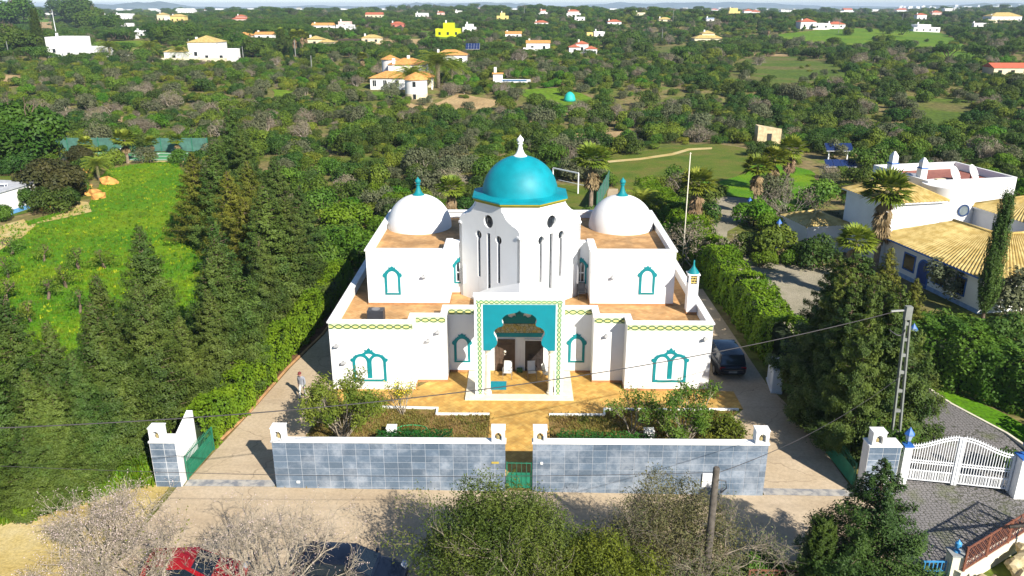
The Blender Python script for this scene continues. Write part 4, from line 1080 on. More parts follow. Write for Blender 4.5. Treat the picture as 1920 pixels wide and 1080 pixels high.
# ------------------------------------------------------------------ the walking man
def person(loc, rz):
    t = thing('person', 'person in a grey jumper and pale trousers walking down the drive looking down', 'person', loc, rz)
    me = bpy.data.meshes.new('body')
    V = []; E = []; Rr = []
    def jn(p, r, par=None):
        V.append(p); Rr.append(r)
        if par is not None: E.append((par, len(V) - 1))
        return len(V) - 1
    # faces -Y; x to his left
    pel = jn((0, 0, .93), (.15, .11))
    ch1 = jn((0, -.01, 1.12), (.145, .105), pel); ch2 = jn((0, -.02, 1.32), (.165, .11), ch1); nk = jn((0, -.05, 1.46), (.065, .065), ch2)
    hd = jn((0, -.10, 1.54), (.075, .085), nk); hd2 = jn((0, -.13, 1.64), (.085, .10), hd); jn((0, -.13, 1.70), (.06, .075), hd2)
    for s, fy, hy in ((-1, -.16, .10), (1, .16, -.14)):
        hp = jn((s*.10, 0, .88), (.10, .10), pel)
        kn = jn((s*.11, fy*.55 - .03, .50), (.065, .07), hp); an = jn((s*.11, fy, .10), (.045, .05), kn); jn((s*.12, fy - .13, .045), (.04, .035), an)
        sh = jn((s*.19, -.02, 1.38), (.065, .065), ch2); el = jn((s*.27, hy*.4, 1.12), (.05, .05), sh); wr_ = jn((s*.29, hy - .03, .88), (.034, .034), el)
        pm = jn((s*.295, hy - .045, .81), (.038, .022), wr_)
        for k, (fx, fl) in enumerate(((-.028, .075), (-.010, .085), (.010, .08), (.027, .065))):
            k1 = jn((s*.295 + .0, hy - .045 + fx, .765), (.0095, .0095), pm); jn((s*.288, hy - .05 + fx, .765 - fl), (.008, .008), k1)
        th = jn((s*.285, hy - .085, .80), (.0105, .0105), pm); jn((s*.28, hy - .10, .76), (.009, .009), th)
    me.from_pydata(V, E, [])
    o = bpy.data.objects.new('body_cage', me); COL.objects.link(o)
    m = o.modifiers.new('skin', 'SKIN'); m.use_smooth_shade = True
    for i, r in enumerate(Rr):
        me.skin_vertices[0].data[i].radius = r; me.skin_vertices[0].data[i].use_root = (i == 0)
    sb = o.modifiers.new('sub', 'SUBSURF'); sb.levels = 2; sb.render_levels = 2
    dg = bpy.context.evaluated_depsgraph_get(); dg.update()
    bm_ = bpy.data.meshes.new_from_object(o.evaluated_get(dg))
    bpy.data.objects.remove(o)
    bm_.name = 'body'; bm_.materials.clear()
    for mm in (mat('skin', (0.45, 0.26, 0.19), 0.6, 0.05), mat('grey_wool', (0.26, 0.27, 0.30), 0.9, 0.15, 20), mat('pale_trousers', (0.56, 0.55, 0.52), 0.9, 0.1, 10), mat('brown_shoe', (0.10, 0.06, 0.04), 0.6)): bm_.materials.append(mm)
    for p in bm_.polygons:
        c = p.center
        p.material_index = 3 if c.z < .10 else (2 if (c.z < .93 and abs(c.x) < .235) else (0 if (c.z < .88 or c.z > 1.475) else 1))
        p.use_smooth = True
    b = bpy.data.objects.new('body', bm_); link(b, t)
    cap_ = MB().lathe([(.105, 0), (.108, .03), (.10, .075), (.07, .115), (.02, .13)], (0, -.12, 1.645), 16)
    cap_.obox((0, -.235, 1.65), (.07, 0, 0), (0, .06, -.012), (0, .002, .008))
    cap_.build('cap', mat('maroon_cap', (0.16, 0.03, 0.03), 0.8), t, True)
    fc = MB().obox((0, -.232, 1.60), (.012, 0, 0), (0, .02, 0), (0, -.008, .022)); fc.build('nose', MATS['skin'], t, True)
    for s in (-1, 1):
        MB().lathe([(.0, -.012), (.012, 0), (.0, .012)], (s*.033, -.222, 1.625), 8).build('eye', DARK, t)
        MB().obox((s*.092, -.12, 1.61), (.008, 0, 0), (0, .02, 0), (0, 0, .03)).build('ear', MATS['skin'], t, bevel=.005)
    MB().obox((0, -.222, 1.562), (.025, 0, 0), (0, .006, 0), (0, 0, .005)).build('mouth', mat('lips', (0.3, 0.12, 0.1)), t)
    return t
person((-12.9, 42.3, 0.03), math.radians(-18))

# ------------------------------------------------------------------ terrace furniture and small things
M_SLING = mat('white_sling', (0.66, 0.66, 0.64), 0.8, 0.06); M_FRAME = mat('chair_frame', (0.30, 0.27, 0.24), 0.4, 0.1)
def chair(loc, rz, label, sling=M_SLING, frame=M_FRAME, group='sling chairs'):
    t = thing('sling_chair', label, 'chair', loc, rz, group)
    MB().add([(-.24, -.24, .42), (.24, -.24, .42), (.24, .2, .38), (-.24, .2, .38), (-.24, -.24, .40), (.24, -.24, .40), (.24, .2, .36), (-.24, .2, .36)], [(0,1,2,3), (7,6,5,4), (0,4,5,1), (1,5,6,2), (2,6,7,3), (3,7,4,0)]).build('seat', sling, t)
    MB().add([(-.24, .2, .40), (.24, .2, .40), (.22, .36, .98), (-.22, .36, .98), (-.24, .225, .39), (.24, .225, .39), (.22, .385, .98), (-.22, .385, .98)], [(0,1,2,3), (7,6,5,4), (0,4,5,1), (1,5,6,2), (2,6,7,3), (3,7,4,0)]).build('backrest', sling, t)
    for s in (-1, 1):
        MB().tube([(s*.27, -.30, 0), (s*.27, -.26, .42), (s*.28, -.22, .62)], .016, 6).build('leg', frame, t, True)
        MB().tube([(s*.27, .34, 0), (s*.26, .20, .40), (s*.24, .37, 1.0)], .016, 6).build('leg', frame, t, True)
        MB().tube([(s*.28, -.22, .62), (s*.29, .0, .65), (s*.26, .27, .62)], .02, 6).build('armrest', frame, t, True)
    return t
chair((-0.78, 44.95, .16), math.radians(-4), 'white sling chair in front of the brown panelled door')
chair((0.72, 44.95, .16), math.radians(6), 'white sling chair in front of the dark double door')
chair((1.72, 44.75, .16), math.radians(55), 'white sling chair tucked behind the porch column by the yellow board')
chair((4.05, 49.55, 3.735), math.radians(5), 'grey sling chair on the roof terrace below the arched window', mat('grey_sling', (0.12, 0.12, 0.125), 0.8), DARK)
rug = MB().box(-2.05, -0.84, 43.25, 44.4, .159, .172).build('rug', mat('teal_rug', (0.0, 0.22, 0.28), 0.95, 0.1, 20), None); tag(rug, 'turquoise rectangular mat on the porch floor', 'mat')
yb = MB().obox((1.86, 44.3, .88), (.02, 0, .04), (0, .28, 0), (-.06, 0, .70)).build('foam_board', mat('yellow_foam', (0.72, 0.66, 0.03), 0.7), None, bevel=.015); tag(yb, 'yellow foam board leaning inside the porch pier', 'board')
pb = MB().box(-.22, .15, 45.62, 45.88, .159, .42); pbo = pb.build('planter_box', mat('green_planter', (0.05, 0.13, 0.05), 0.8, .4, 12), None, bevel=.02); tag(pbo, 'small green planter box between the two porch doors', 'planter')
ac = thing('air_conditioner', 'dark grey air conditioning unit on the lower roof terrace', 'machine', (-8.85, 45.4, 3.73))
wp(MB().box(-9.35, -8.35, 45.05, 45.75, 3.76, 4.52), 'casing', mat('dark_casing', (0.035, 0.037, 0.045), 0.5, 0.1), ac, bevel=.02)
wp(MB().lathe([(.27, 0), (.27, .02), (.06, .03)], (-8.85, 45.4, 4.521), 16), 'fan_guard', mat('mid_grey_metal', (0.16, 0.16, 0.17), 0.4), ac)
for x in (-9.2, -8.5): wp(MB().box(x - .04, x + .04, 45.0, 45.8, 3.731, 3.759), 'foot', DARK, ac)
def hose():
    pts = []
    for i in range(60):
        a = i / 59 * 4.2 * math.pi
        x, y = G(772, 806)[0] + .85 * math.cos(a) * (1 - .1 * (i % 7) / 7), G(772, 806)[1] + .42 * math.sin(a)
        pts.append((x, y, float(gz(x, y)) + .05 + .012 * (i // 15)))
    o = MB().tube(pts, .02, 5).build('garden_hose', mat('green_hose', (0.03, 0.32, 0.12), 0.5), None, True); tag(o, 'green garden hose coiled on the thin lawn', 'hose')
hose()
for (x, y), lb in ((G(735, 816), 'white plastic box on the lawn beside the coiled hose'), (G(1216, 822), 'white plastic box among the stems of the garden shrub')):
    z = float(gz(x, y)); t = thing('plastic_box', lb, 'box', (x, y, z))
    MB().box(-.26, .26, -.22, .22, .03, .5).build('box_body', COPING, t, bevel=.03); MB().box(-.28, .28, -.24, .24, .501, .56).build('lid', COPING, t, bevel=.015)
cb = thing('white_cabinet', 'white panelled cabinet half hidden in the conifers by the drive', 'cabinet', (15.55, 44.2, 0), math.radians(-8))
MB().box(-.28, .28, -.95, .95, 0, 1.45).build('cabinet_body', PLASTER, cb); MB().box(-.34, .34, -1.02, 1.02, 1.45, 1.55).build('cabinet_top', COPING, cb, bevel=.02); MB().box(-.33, .33, -1.0, 1.0, 0, .14).build('plinth', COPING, cb)
for y in (-.85, -.05): MB().box(-.30, -.281, y, y + .7, .25, 1.32).build('panel', COPING, cb, bevel=.008)

# corner of the neighbour's garden by the cobbles
M_BROWN = mat('brown_timber', (0.20, 0.075, 0.045), 0.7, 0.2, 5)
def lattice_fence(a, b, h, label, z=-.45):
    a = Vector((*a, z)); b = Vector((*b, z)); L = (b - a).length; d = (b - a) / L
    t = thing('lattice_fence', label, 'fence', tuple((a + b) / 2), 0, 'brown lattice fences')
    n = max(1, round(L / 1.5))
    for i in range(n + 1):
        p = a + d * (L * i / n); wp(MB().bar(p, p + Vector((0, 0, h + .06)), .08), 'fence_post', M_BROWN, t)
    for zz in (.06, h): wp(MB().bar(a + Vector((0, 0, zz)), b + Vector((0, 0, zz)), .05), 'rail', M_BROWN, t)
    s_ = .26; up = Vector((0, 0, 1))
    for sg in (1, -1):
        k = -h
        while k < L:
            u0, u1 = max(k, 0), min(k + h, L)
            if u1 - u0 > .05:
                z0 = (u0 - k) if sg > 0 else h - (u0 - k); z1 = (u1 - k) if sg > 0 else h - (u1 - k)
                wp(MB().bar(a + d * u0 + up * max(z0, .06), a + d * u1 + up * min(max(z1, .06), h), .022), 'lath', M_BROWN, t)
            k += s_
lattice_fence((17.95, 26.75), (23.6, 30.4), 1.1, 'brown timber lattice fence running along the cobbled yard', .45)
fw_ = MB(); fw_.strip([(17.8, 26.62), (23.7, 30.4)], .3, -.9, .44); fwo = fw_.build('retaining_wall', CREAM); tag(fwo, 'low masonry wall carrying the lattice fence by the cobbled yard', 'wall')
lattice_fence((9.3, 26.6), (11.3, 26.55), 1.0, 'brown timber lattice fence between the olive tree and the dark cypress')
lattice_fence((12.2, 26.55), (13.3, 26.5), 1.0, 'short brown lattice fence between the dark cypress and the big conifer')
pz = thing('garden_pillar', 'cream masonry pillar with a blue finial by the lattice fence', 'pillar', (17.75, 27.1, -.5))
wp(MB().box(17.5, 18.0, 26.85, 27.35, -.8, 1.05), 'pillar_body', CREAM, pz); wp(MB().box(17.44, 18.06, 26.79, 27.41, 1.05, 1.13), 'pillar_cap', mat('slate_cap', (0.3, 0.31, 0.3)), pz)
wp(MB().lathe([(.14, 0), (.12, .06), (.05, .12), (.05, .2), (.13, .24), (.13, .42), (.05, .5), (.0, .6)], (17.75, 27.1, 1.131), 10), 'finial', mat('light_blue', (0.05, 0.25, 0.5), 0.5), pz, 'auto')
bgate = thing('blue_gate', 'low blue garden gate beside the cream pillar', 'gate', (16.95, 27.1, -.4))
for z in (.1, .55, 1.0): wp(MB().box(16.5, 17.45, 27.07, 27.12, -.4 + z, -.34 + z), 'rail', mat('light_blue', (0.05, 0.25, 0.5), 0.5), bgate)
for x in np.arange(16.55, 17.45, .17): wp(MB().box(x, x + .04, 27.075, 27.115, -.3, .6), 'bar', MATS['light_blue'], bgate)
M_ROCK = mat('yellow_rock', (0.42, 0.33, 0.15), 0.9, 0.3, 2.0, 0.5, 8, c2=(0.55, 0.46, 0.28))
def rock(x, y, z, r, seed, label, group, m=M_ROCK):
    rr = np.random.default_rng(seed); bm = bmesh.new(); bmesh.ops.create_icosphere(bm, subdivisions=2, radius=1)
    ax = rr.uniform(.7, 1.2, 3); ph = rr.uniform(0, 6, 3)
    for v in bm.verts:
        k = 1 + .22 * math.sin(3 * v.co.x + ph[0]) * math.cos(2.5 * v.co.y + ph[1]) + .12 * rr.standard_normal()
        v.co = Vector((v.co.x * ax[0], v.co.y * ax[1], v.co.z * ax[2] * .75)) * r * k
    me = bpy.data.meshes.new('boulder'); bm.to_mesh(me); bm.free(); me.materials.append(m)
    o = inst('boulder', me, None, (x, y, z)); tag(o, label, 'rock', group)
rk = random.Random(5)
for i in range(26):
    s = rk.uniform(0.02, .98); off = rk.uniform(.35, 1.9)
    x = 18.2 + (23.6 - 18.2) * s + off * .56; y = 26.7 + (30.4 - 26.7) * s - off * .83
    rock(x, y, float(gz(x, y)) + .75 - .35 * off, rk.uniform(.28, .55), i, 'yellowish boulder piled below the lattice fence', 'boulders below the lattice fence')
pg = thing('pergola', 'rustic grey log pergola below the lattice fence', 'pergola', (22.2, 28.2, -.4))
for a, b, r in (((22.0, 27.9, -.5), (22.1, 27.9, 1.9), .09), ((23.6, 29.3, -.5), (23.6, 29.3, 1.9), .09), ((20.2, 27.9, 1.75), (24.2, 28.4, 1.85), .07), ((21.7, 28.4, 1.95), (22.7, 27.0, 2.0), .07)): wp(MB().tube([a, b], r, 7), 'log', M_WOOD, pg, True)
# far garden things
goal = thing('football_goal', 'white football goal on the small pitch behind the turquoise dome', 'goal', (*G(1058, 352), 0))
ga, gb = Vector((4.1, 100.5, 0)), Vector((7.1, 97.2, 0))
goal.location = (ga + gb) / 2
for p in (ga, gb): wp(MB().bar(p, p + Vector((0, 0, 2.6)), .14), 'goal_post', WHITE_METAL, goal)
wp(MB().bar(ga + Vector((0, 0, 2.6)), gb + Vector((0, 0, 2.6)), .14), 'crossbar', WHITE_METAL, goal)
for z in (.9,): wp(MB().bar(ga + Vector((.8, .8, z)), gb + Vector((.8, .8, z)), .06), 'back_bar', WHITE_METAL, goal)
M_NET = mat('green_windscreen', (0.06, 0.15, 0.12), 0.8, 0.15, 1.5)
def court_fence(a, b, h, label, n):
    a = Vector((*a, 0)); b = Vector((*b, 0)); L = (b - a).length; d = (b - a) / L; nr = d.cross(Vector((0, 0, 1)))
    t = thing('court_fence', label, 'fence', tuple((a + b) / 2))
    for i in range(n + 1): wp(MB().bar(a + d * (L * i / n), a + d * (L * i / n) + Vector((0, 0, h + .1)), .1), 'fence_post', IRON_GREEN, t)
    for i in range(n): wp(MB().obox(a + d * (L * (i + .5) / n) + Vector((0, 0, h / 2 + .05)), d * (L / n / 2 - .06), nr * .012, Vector((0, 0, h / 2 - .05))), 'screen', M_NET, t)
court_fence((-75, 126.8), (-50, 126.8), 2.2, 'dark green screened fence behind the tennis court', 10)
court_fence((8.6, 88.2), (11.2, 100.5), 2.2, 'green mesh fence at the side of the football pitch', 4)
tn = thing('tennis_net', 'tennis net with a white tape across the green court', 'net', (-62.5, 122.3, 0))
wp(MB().box(-62.56, -62.5, 119.3, 125.6, .05, .95), 'net_mesh', mat('net_dark', (0.03, 0.05, 0.04), 0.9), tn); wp(MB().box(-62.58, -62.48, 119.3, 125.6, .951, 1.04), 'tape', M_LINE, tn)
# ------------------------------------------------------------------ neighbouring and distant houses
def tile_mat(name, c, c2):
    return mat(name, c, 0.85, 0.1, 1.5, 0.15, 12, c2=c2)
R_OCHRE = tile_mat('ochre_roof_tile', (0.44, 0.31, 0.09), (0.58, 0.44, 0.17))
R_ORANGE = tile_mat('orange_roof_tile', (0.55, 0.24, 0.06), (0.62, 0.33, 0.10))
R_RED = tile_mat('red_roof_tile', (0.42, 0.10, 0.05), (0.50, 0.16, 0.08))
W_WHITE = mat('house_white', (0.76, 0.75, 0.73), 0.85, 0.05, 0.5)
W_CREAM = mat('house_cream', (0.66, 0.58, 0.40), 0.85, 0.06, 0.5)
W_PINK = mat('house_pink', (0.66, 0.48, 0.42), 0.85, 0.06, 0.5)
W_LIME = mat('house_lime_yellow', (0.50, 0.55, 0.0), 0.8, 0.05, 0.5)
W_RED = mat('house_brick_red', (0.50, 0.16, 0.12), 0.85, 0.08, 0.5)
W_YEL = mat('house_straw_yellow', (0.66, 0.52, 0.18), 0.85, 0.06, 0.5)
M_PANE = glass_mat('house_pane', (0.02, 0.025, 0.03), 0.15)
def corrugated(mb, e0, e1, r0, r1, pitch=0.36, amp=0.075, mi=0):
    """barrel tiles laid from eave e0-e1 up to ridge r0-r1"""
    e0, e1, r0, r1 = map(Vector, (e0, e1, r0, r1))
    L = (e1 - e0).length; n = max(2, int(L / pitch)); nr = (e1 - e0).cross(r0 - e0).normalized()
    if nr.z < 0: nr = -nr
    v = []; f = []; k = n * 4
    rows = max(2, int(((r0 + r1) / 2 - (e0 + e1) / 2).length / 0.4))
    for j in range(rows + 1):
        w = j / rows
        for i in range(k + 1):
            u = i / k
            p = lerp(lerp(e0, e1, u), lerp(r0, r1, u), w)
            v.append(p + nr * (amp * abs(math.sin(math.pi * i / 4)) + 0.02 * (0.5 if j % 2 else -0.5)))
    for j in range(rows):
        for i in range(k): f.append((j*(k+1)+i, j*(k+1)+i+1, (j+1)*(k+1)+i+1, (j+1)*(k+1)+i))
    return mb.add(v, f, mi)
def hip_roof(x0, x1, y0, y1, z, rise, over=0.35, fine=False, m=R_OCHRE, parent=None, name='roof'):
    x0 -= over; x1 += over; y0 -= over; y1 += over
    w, d = x1 - x0, y1 - y0
    if w >= d: a, b = (x0 + d / 2, (y0 + y1) / 2), (x1 - d / 2, (y0 + y1) / 2)
    else: a, b = ((x0 + x1) / 2, y0 + w / 2), ((x0 + x1) / 2, y1 - w / 2)
    A = (a[0], a[1], z + rise); B = (b[0], b[1], z + rise)
    c = [(x0, y0, z), (x1, y0, z), (x1, y1, z), (x0, y1, z)]
    if w >= d: sl = [(c[0], c[1], A, B), (c[1], c[2], B, B), (c[2], c[3], B, A), (c[3], c[0], A, A)]
    else: sl = [(c[0], c[1], A, A), (c[1], c[2], A, B), (c[2], c[3], B, B), (c[3], c[0], B, A)]
    mb = MB()
    if fine:
        for e0, e1, r0, r1 in sl: corrugated(mb, e0, e1, r0, r1)
        mb.box(x0 + .05, x1 - .05, y0 + .05, y1 - .05, z - .12, z - .005, 1)
        o = mb.build(name, [m, W_WHITE], parent)
        rd = MB()
        for p, q in ((c[0], A), (c[1], B if w >= d else A), (c[2], B), (c[3], A if w >= d else B), (A, B)):
            if (Vector(p) - Vector(q)).length > .2: rd.tube([Vector(p) + Vector((0, 0, .04)), Vector(q) + Vector((0, 0, .06))], .11, 6)
        rd.build('ridge_tiles', m, o, True)
        return o
    v = c + [A, B]
    f = [(0, 1, 5, 4), (1, 2, 5), (2, 3, 4, 5), (3, 0, 4)] if w >= d else [(0, 1, 4), (1, 2, 5, 4), (2, 3, 5), (3, 0, 4, 5)]
    mb.add(v, f + [(3, 2, 1, 0)])
    return mb.build(name, m, parent)
def face_window(parent, cx, y, z, w, h, frame=True, side=None, x=None, fm=None):
    """window on a -Y face (or on a -X face at x when side is set)"""
    if side is None: wi = MB().box(cx - w/2, cx + w/2, y - .03, y + .02, z, z + h).build('window', M_PANE, parent)
    else: wi = MB().box(x - .03, x + .02, cx - w/2, cx + w/2, z, z + h).build('window', M_PANE, parent)
    if frame:
        fr = MB()
        if side is None:
            fr.box(cx - w/2 - .1, cx - w/2, y - .05, y + .02, z - .1, z + h + .1); fr.box(cx + w/2, cx + w/2 + .1, y - .05, y + .02, z - .1, z + h + .1)
            fr.box(cx - w/2, cx + w/2, y - .05, y + .02, z - .1, z); fr.box(cx - w/2, cx + w/2, y - .05, y + .02, z + h, z + h + .1); fr.box(cx - .03, cx + .03, y - .045, y - .031, z, z + h)
        else:
            fr.box(x - .05, x + .02, cx - w/2 - .1, cx - w/2, z - .1, z + h + .1); fr.box(x - .05, x + .02, cx + w/2, cx + w/2 + .1, z - .1, z + h + .1)
            fr.box(x - .05, x + .02, cx - w/2, cx + w/2, z - .1, z); fr.box(x - .05, x + .02, cx - w/2, cx + w/2, z + h, z + h + .1)
        fr.build('frame', fm or W_WHITE, wi)
    return wi
def alg_chimney(parent, x, y, z, h, w=.5, band=BLUE_PAINT):
    c = MB().box(x - w/2, x + w/2, y - w/2, y + w/2, z, z + h * .62).build('chimney', W_WHITE, parent)
    MB().box(x - w*.42, x + w*.42, y - w*.42, y + w*.42, z + h*.62, z + h*.82).build('chimney_lantern', W_WHITE, c)
    MB().box(x - w*.56, x + w*.56, y - w*.56, y + w*.56, z + h*.60, z + h*.635).build('chimney_band', band, c)
    MB().lathe([(w*.62, h*.82), (w*.55, h*.86), (w*.18, h*.98), (0, h)], (x, y, z), 4, a0=math.pi/4).build('chimney_cap', W_WHITE, c)
    return c

# right neighbour: local x to the right, y away from the camera
nb = thing('neighbour_house', 'white house with ochre barrel tile roofs, satellite dishes and blue trimmed windows', 'house', (34.6, 56.6, 0), math.radians(12))
def nbb(x0, x1, y0, y1, z0, z1, name='wall', m=W_WHITE): return MB().box(x0, x1, y0, y1, z0, z1).build(name, m, nb)
nbb(0, 14, 0, 12.2, -.3, 3.0)
MB().box(-.03, 0.0, 0.02, 12.1, -.25, .35).build('blue_plinth', mat('pale_blue_plinth', (0.25, 0.36, 0.55), 0.8), nb)
mbr = MB()
corrugated(mbr, (-.5, 12.6, 2.95), (-.5, -.5, 2.95), (4.2, 9.0, 4.75), (4.6, 4.4, 4.75))
corrugated(mbr, (-.5, -.5, 2.95), (14.3, -.5, 2.95), (4.6, 4.4, 4.75), (11.0, 4.4, 4.75))
corrugated(mbr, (14.3, -.5, 2.95), (14.3, 12.6, 2.95), (11.0, 4.4, 4.75), (11.0, 9.0, 4.75))
mbr.build('lower_roof', R_OCHRE, nb)
rd = MB().tube([(-.5, -.5, 3.0), (4.6, 4.4, 4.82), (11.0, 4.4, 4.82)], .12, 6).tube([(4.6, 4.4, 4.82), (4.2, 9.0, 4.82)], .12, 6).build('ridge_tiles', R_OCHRE, nb, True)
MB().box(-.55, -.42, -.5, 12.6, 2.84, 2.94).build('blue_eave', BLUE_PAINT, nb)
nbb(-.4, 5.0, 11.6, 17.6, 0.0, 5.9, 'upper_wall')
hip_roof(-.4, 5.0, 11.6, 17.6, 5.9, 1.5, .4, True, R_OCHRE, nb, 'upper_roof')
nbb(5.2, 14.5, 14.0, 22.0, 0.0, 6.4, 'flat_wing_wall')
MB().strip([(5.2, 14.0), (14.5, 14.0), (14.5, 22.0), (5.2, 22.0)], .25, 6.4, 7.1, closed=True).build('roof_parapet', W_WHITE, nb)
MB().box(5.46, 14.24, 14.26, 21.74, 6.4, 6.43).build('roof_deck', mat('red_deck', (0.30, 0.11, 0.08), 0.8), nb)
MB().lathe([(2.3, 0.0), (2.3, 6.9)], (7.0, 13.4, 0), 28).build('round_stair_tower', W_WHITE, nb, 'auto')
ph = MB().lathe([(.56, 0), (.56, .06), (.42, .06), (.42, 0)], (0, 0, 0), 24).build('porthole_frame', mat('navy_trim', (0.02, 0.045, 0.12), 0.5), nb, 'auto'); ph.location = (6.9, 11.14, 5.0); ph.rotation_euler = (math.radians(90), 0, math.radians(-3))
pg_ = MB().lathe([(.42, 0), (.42, .04)], (0, 0, 0), 24).build('porthole_glass', mat('porthole_blue', (0.16, 0.19, 0.20), 0.2), ph)
nbb(8.2, 16, 5.6, 11.4, 0.0, 5.3, 'side_wing_wall')
hip_roof(8.2, 16, 5.6, 11.4, 5.3, 1.4, .4, True, R_OCHRE, nb, 'side_wing_roof')
nbb(-4.6, -.41, 16.6, 21.0, -.2, 2.7, 'porch_wall')
hip_roof(-4.6, -.5, 16.6, 21.0, 2.7, .8, .3, True, R_OCHRE, nb, 'porch_roof')
alg_chimney(nb, 5.0, 18.9, 6.0, 3.0, .7); alg_chimney(nb, 5.9, 15.9, 6.4, 2.5, .65)
for x, y, s in ((8.7, 15.2, .85), (11.0, 15.6, .8)):
    ds = MB().lathe([(0, 0), (.4*s, .03*s), (.8*s, .13*s), (1.0*s, .22*s), (.98*s, .25*s), (.4*s, .06*s), (0, .03)], (0, 0, 0), 20).build('satellite_dish', W_WHITE, nb, 'auto')
    ds.location = (x, y, 7.3); ds.rotation_euler = (math.radians(62), 0, math.radians(30 if s > .75 else -20))
    MB().tube([(0, 0, 0), (.0, -.5*s, .55*s)], .03, 5).build('feed_arm', DARK, ds); MB().tube([(x, y + .1, 6.4), (x, y + .1, 7.3)], .05, 6).build('dish_mast', DARK, nb)
acn = MB().box(6.6, 7.5, 14.6, 15.0, 6.46, 7.1).build('air_conditioner', W_CREAM, nb, bevel=.02)
MB().lathe([(.26, -.01), (.26, .0)], (6.95, 14.58, 6.78), 16).build('fan', DARK, acn)
wh = MB().tube([(5.6, 17.6, 6.9), (6.4, 16.9, 6.9)], .28, 12).build('water_heater', mat('heater_grey', (0.45, 0.47, 0.5), 0.3, metal=.5), nb, 'auto')
for cy_, w in ((2.2, 1.0), (4.6, 1.3), (8.2, 1.3)):
    wi = face_window(nb, cy_, 0, .9, w, 1.3, True, 'x', 0.0, BLUE_PAINT)
dr = MB().plate(arch_hole(0, .55, 0, 1.6, 2.15, 10), [], .05, (-.03, 6.4, .05), (0, -1, 0), (0, 0, 1), (-1, 0, 0)).build('arched_door', mat('navy_door', (0.02, 0.06, 0.22), 0.5), nb)
MB().plate(arch_hole(0, .68, 0, 1.6, 2.3, 10), [arch_hole(0, .56, .02, 1.6, 2.16, 10)], .05, (-.05, 6.4, .04), (0, -1, 0), (0, 0, 1), (-1, 0, 0)).build('door_surround', BLUE_PAINT, dr)
lm = MB().box(-.2, -.02, 3.3, 3.45, 1.9, 2.2).build('wall_lamp', DARK, nb)

# small white house at the meadow's edge
lh = thing('cottage', 'small white flat roofed cottage with a blue base and blue window by the dirt path', 'house', (-61.9, 84.2, 0), math.radians(-8))
MB().box(-6, 4.6, 0, 7, -.3, 2.7).build('wall', W_WHITE, lh); MB().box(-6.1, 4.7, -.06, 7.06, -.2, .5).build('blue_base', mat('sky_blue_base', (0.12, 0.32, 0.60), 0.8), lh)
MB().box(-6.15, 4.75, -.12, 7.12, 2.7, 2.85).build('roof_slab', mat('grey_deck', (0.45, 0.46, 0.48), 0.8), lh)
w_ = face_window(lh, 1.2, 0, 1.0, .8, .9, True, None, None, BLUE_PAINT); d_ = MB().box(2.5, 3.4, -.05, .01, .1, 2.1).build('door', mat('navy_door', (0.02, 0.06, 0.22), 0.5), lh)
MB().box(1.6, 2.9, -1.3, -.3, 0, 1.2).build('store_box', W_CREAM, lh)
for i, x in enumerate((-60.6, -58.8)):
    sl_ = thing('sun_lounger', 'white sun lounger on the cottage roof terrace', 'lounger', (x, 87.6, 2.87), math.radians(70 + 20 * i), 'white sun loungers')
    MB().box(-.3, .3, -1, .3, .28, .34).build('seat', WHITE_METAL, sl_); MB().obox((0, .62, .55), (.3, 0, 0), (0, .34, .28), (0, -.02, .025)).build('backrest', WHITE_METAL, sl_)
    for q in ((-.26, -.9), (.26, -.9), (-.26, .25), (.26, .25)): MB().box(q[0] - .025, q[0] + .025, q[1] - .025, q[1] + .025, 0, .28).build('leg', WHITE_METAL, sl_)
um = thing('parasol', 'closed white parasol on the cottage roof terrace', 'parasol', (-62.6, 87.5, 2.86))
MB().lathe([(.03, 0), (.03, 2.6)], (0, 0, 0), 6).build('pole', WHITE_METAL, um); MB().lathe([(.36, 1.0), (.30, 1.4), (.18, 2.2), (.04, 2.8)], (0, 0, 0), 10).build('canopy', W_WHITE, um, True)

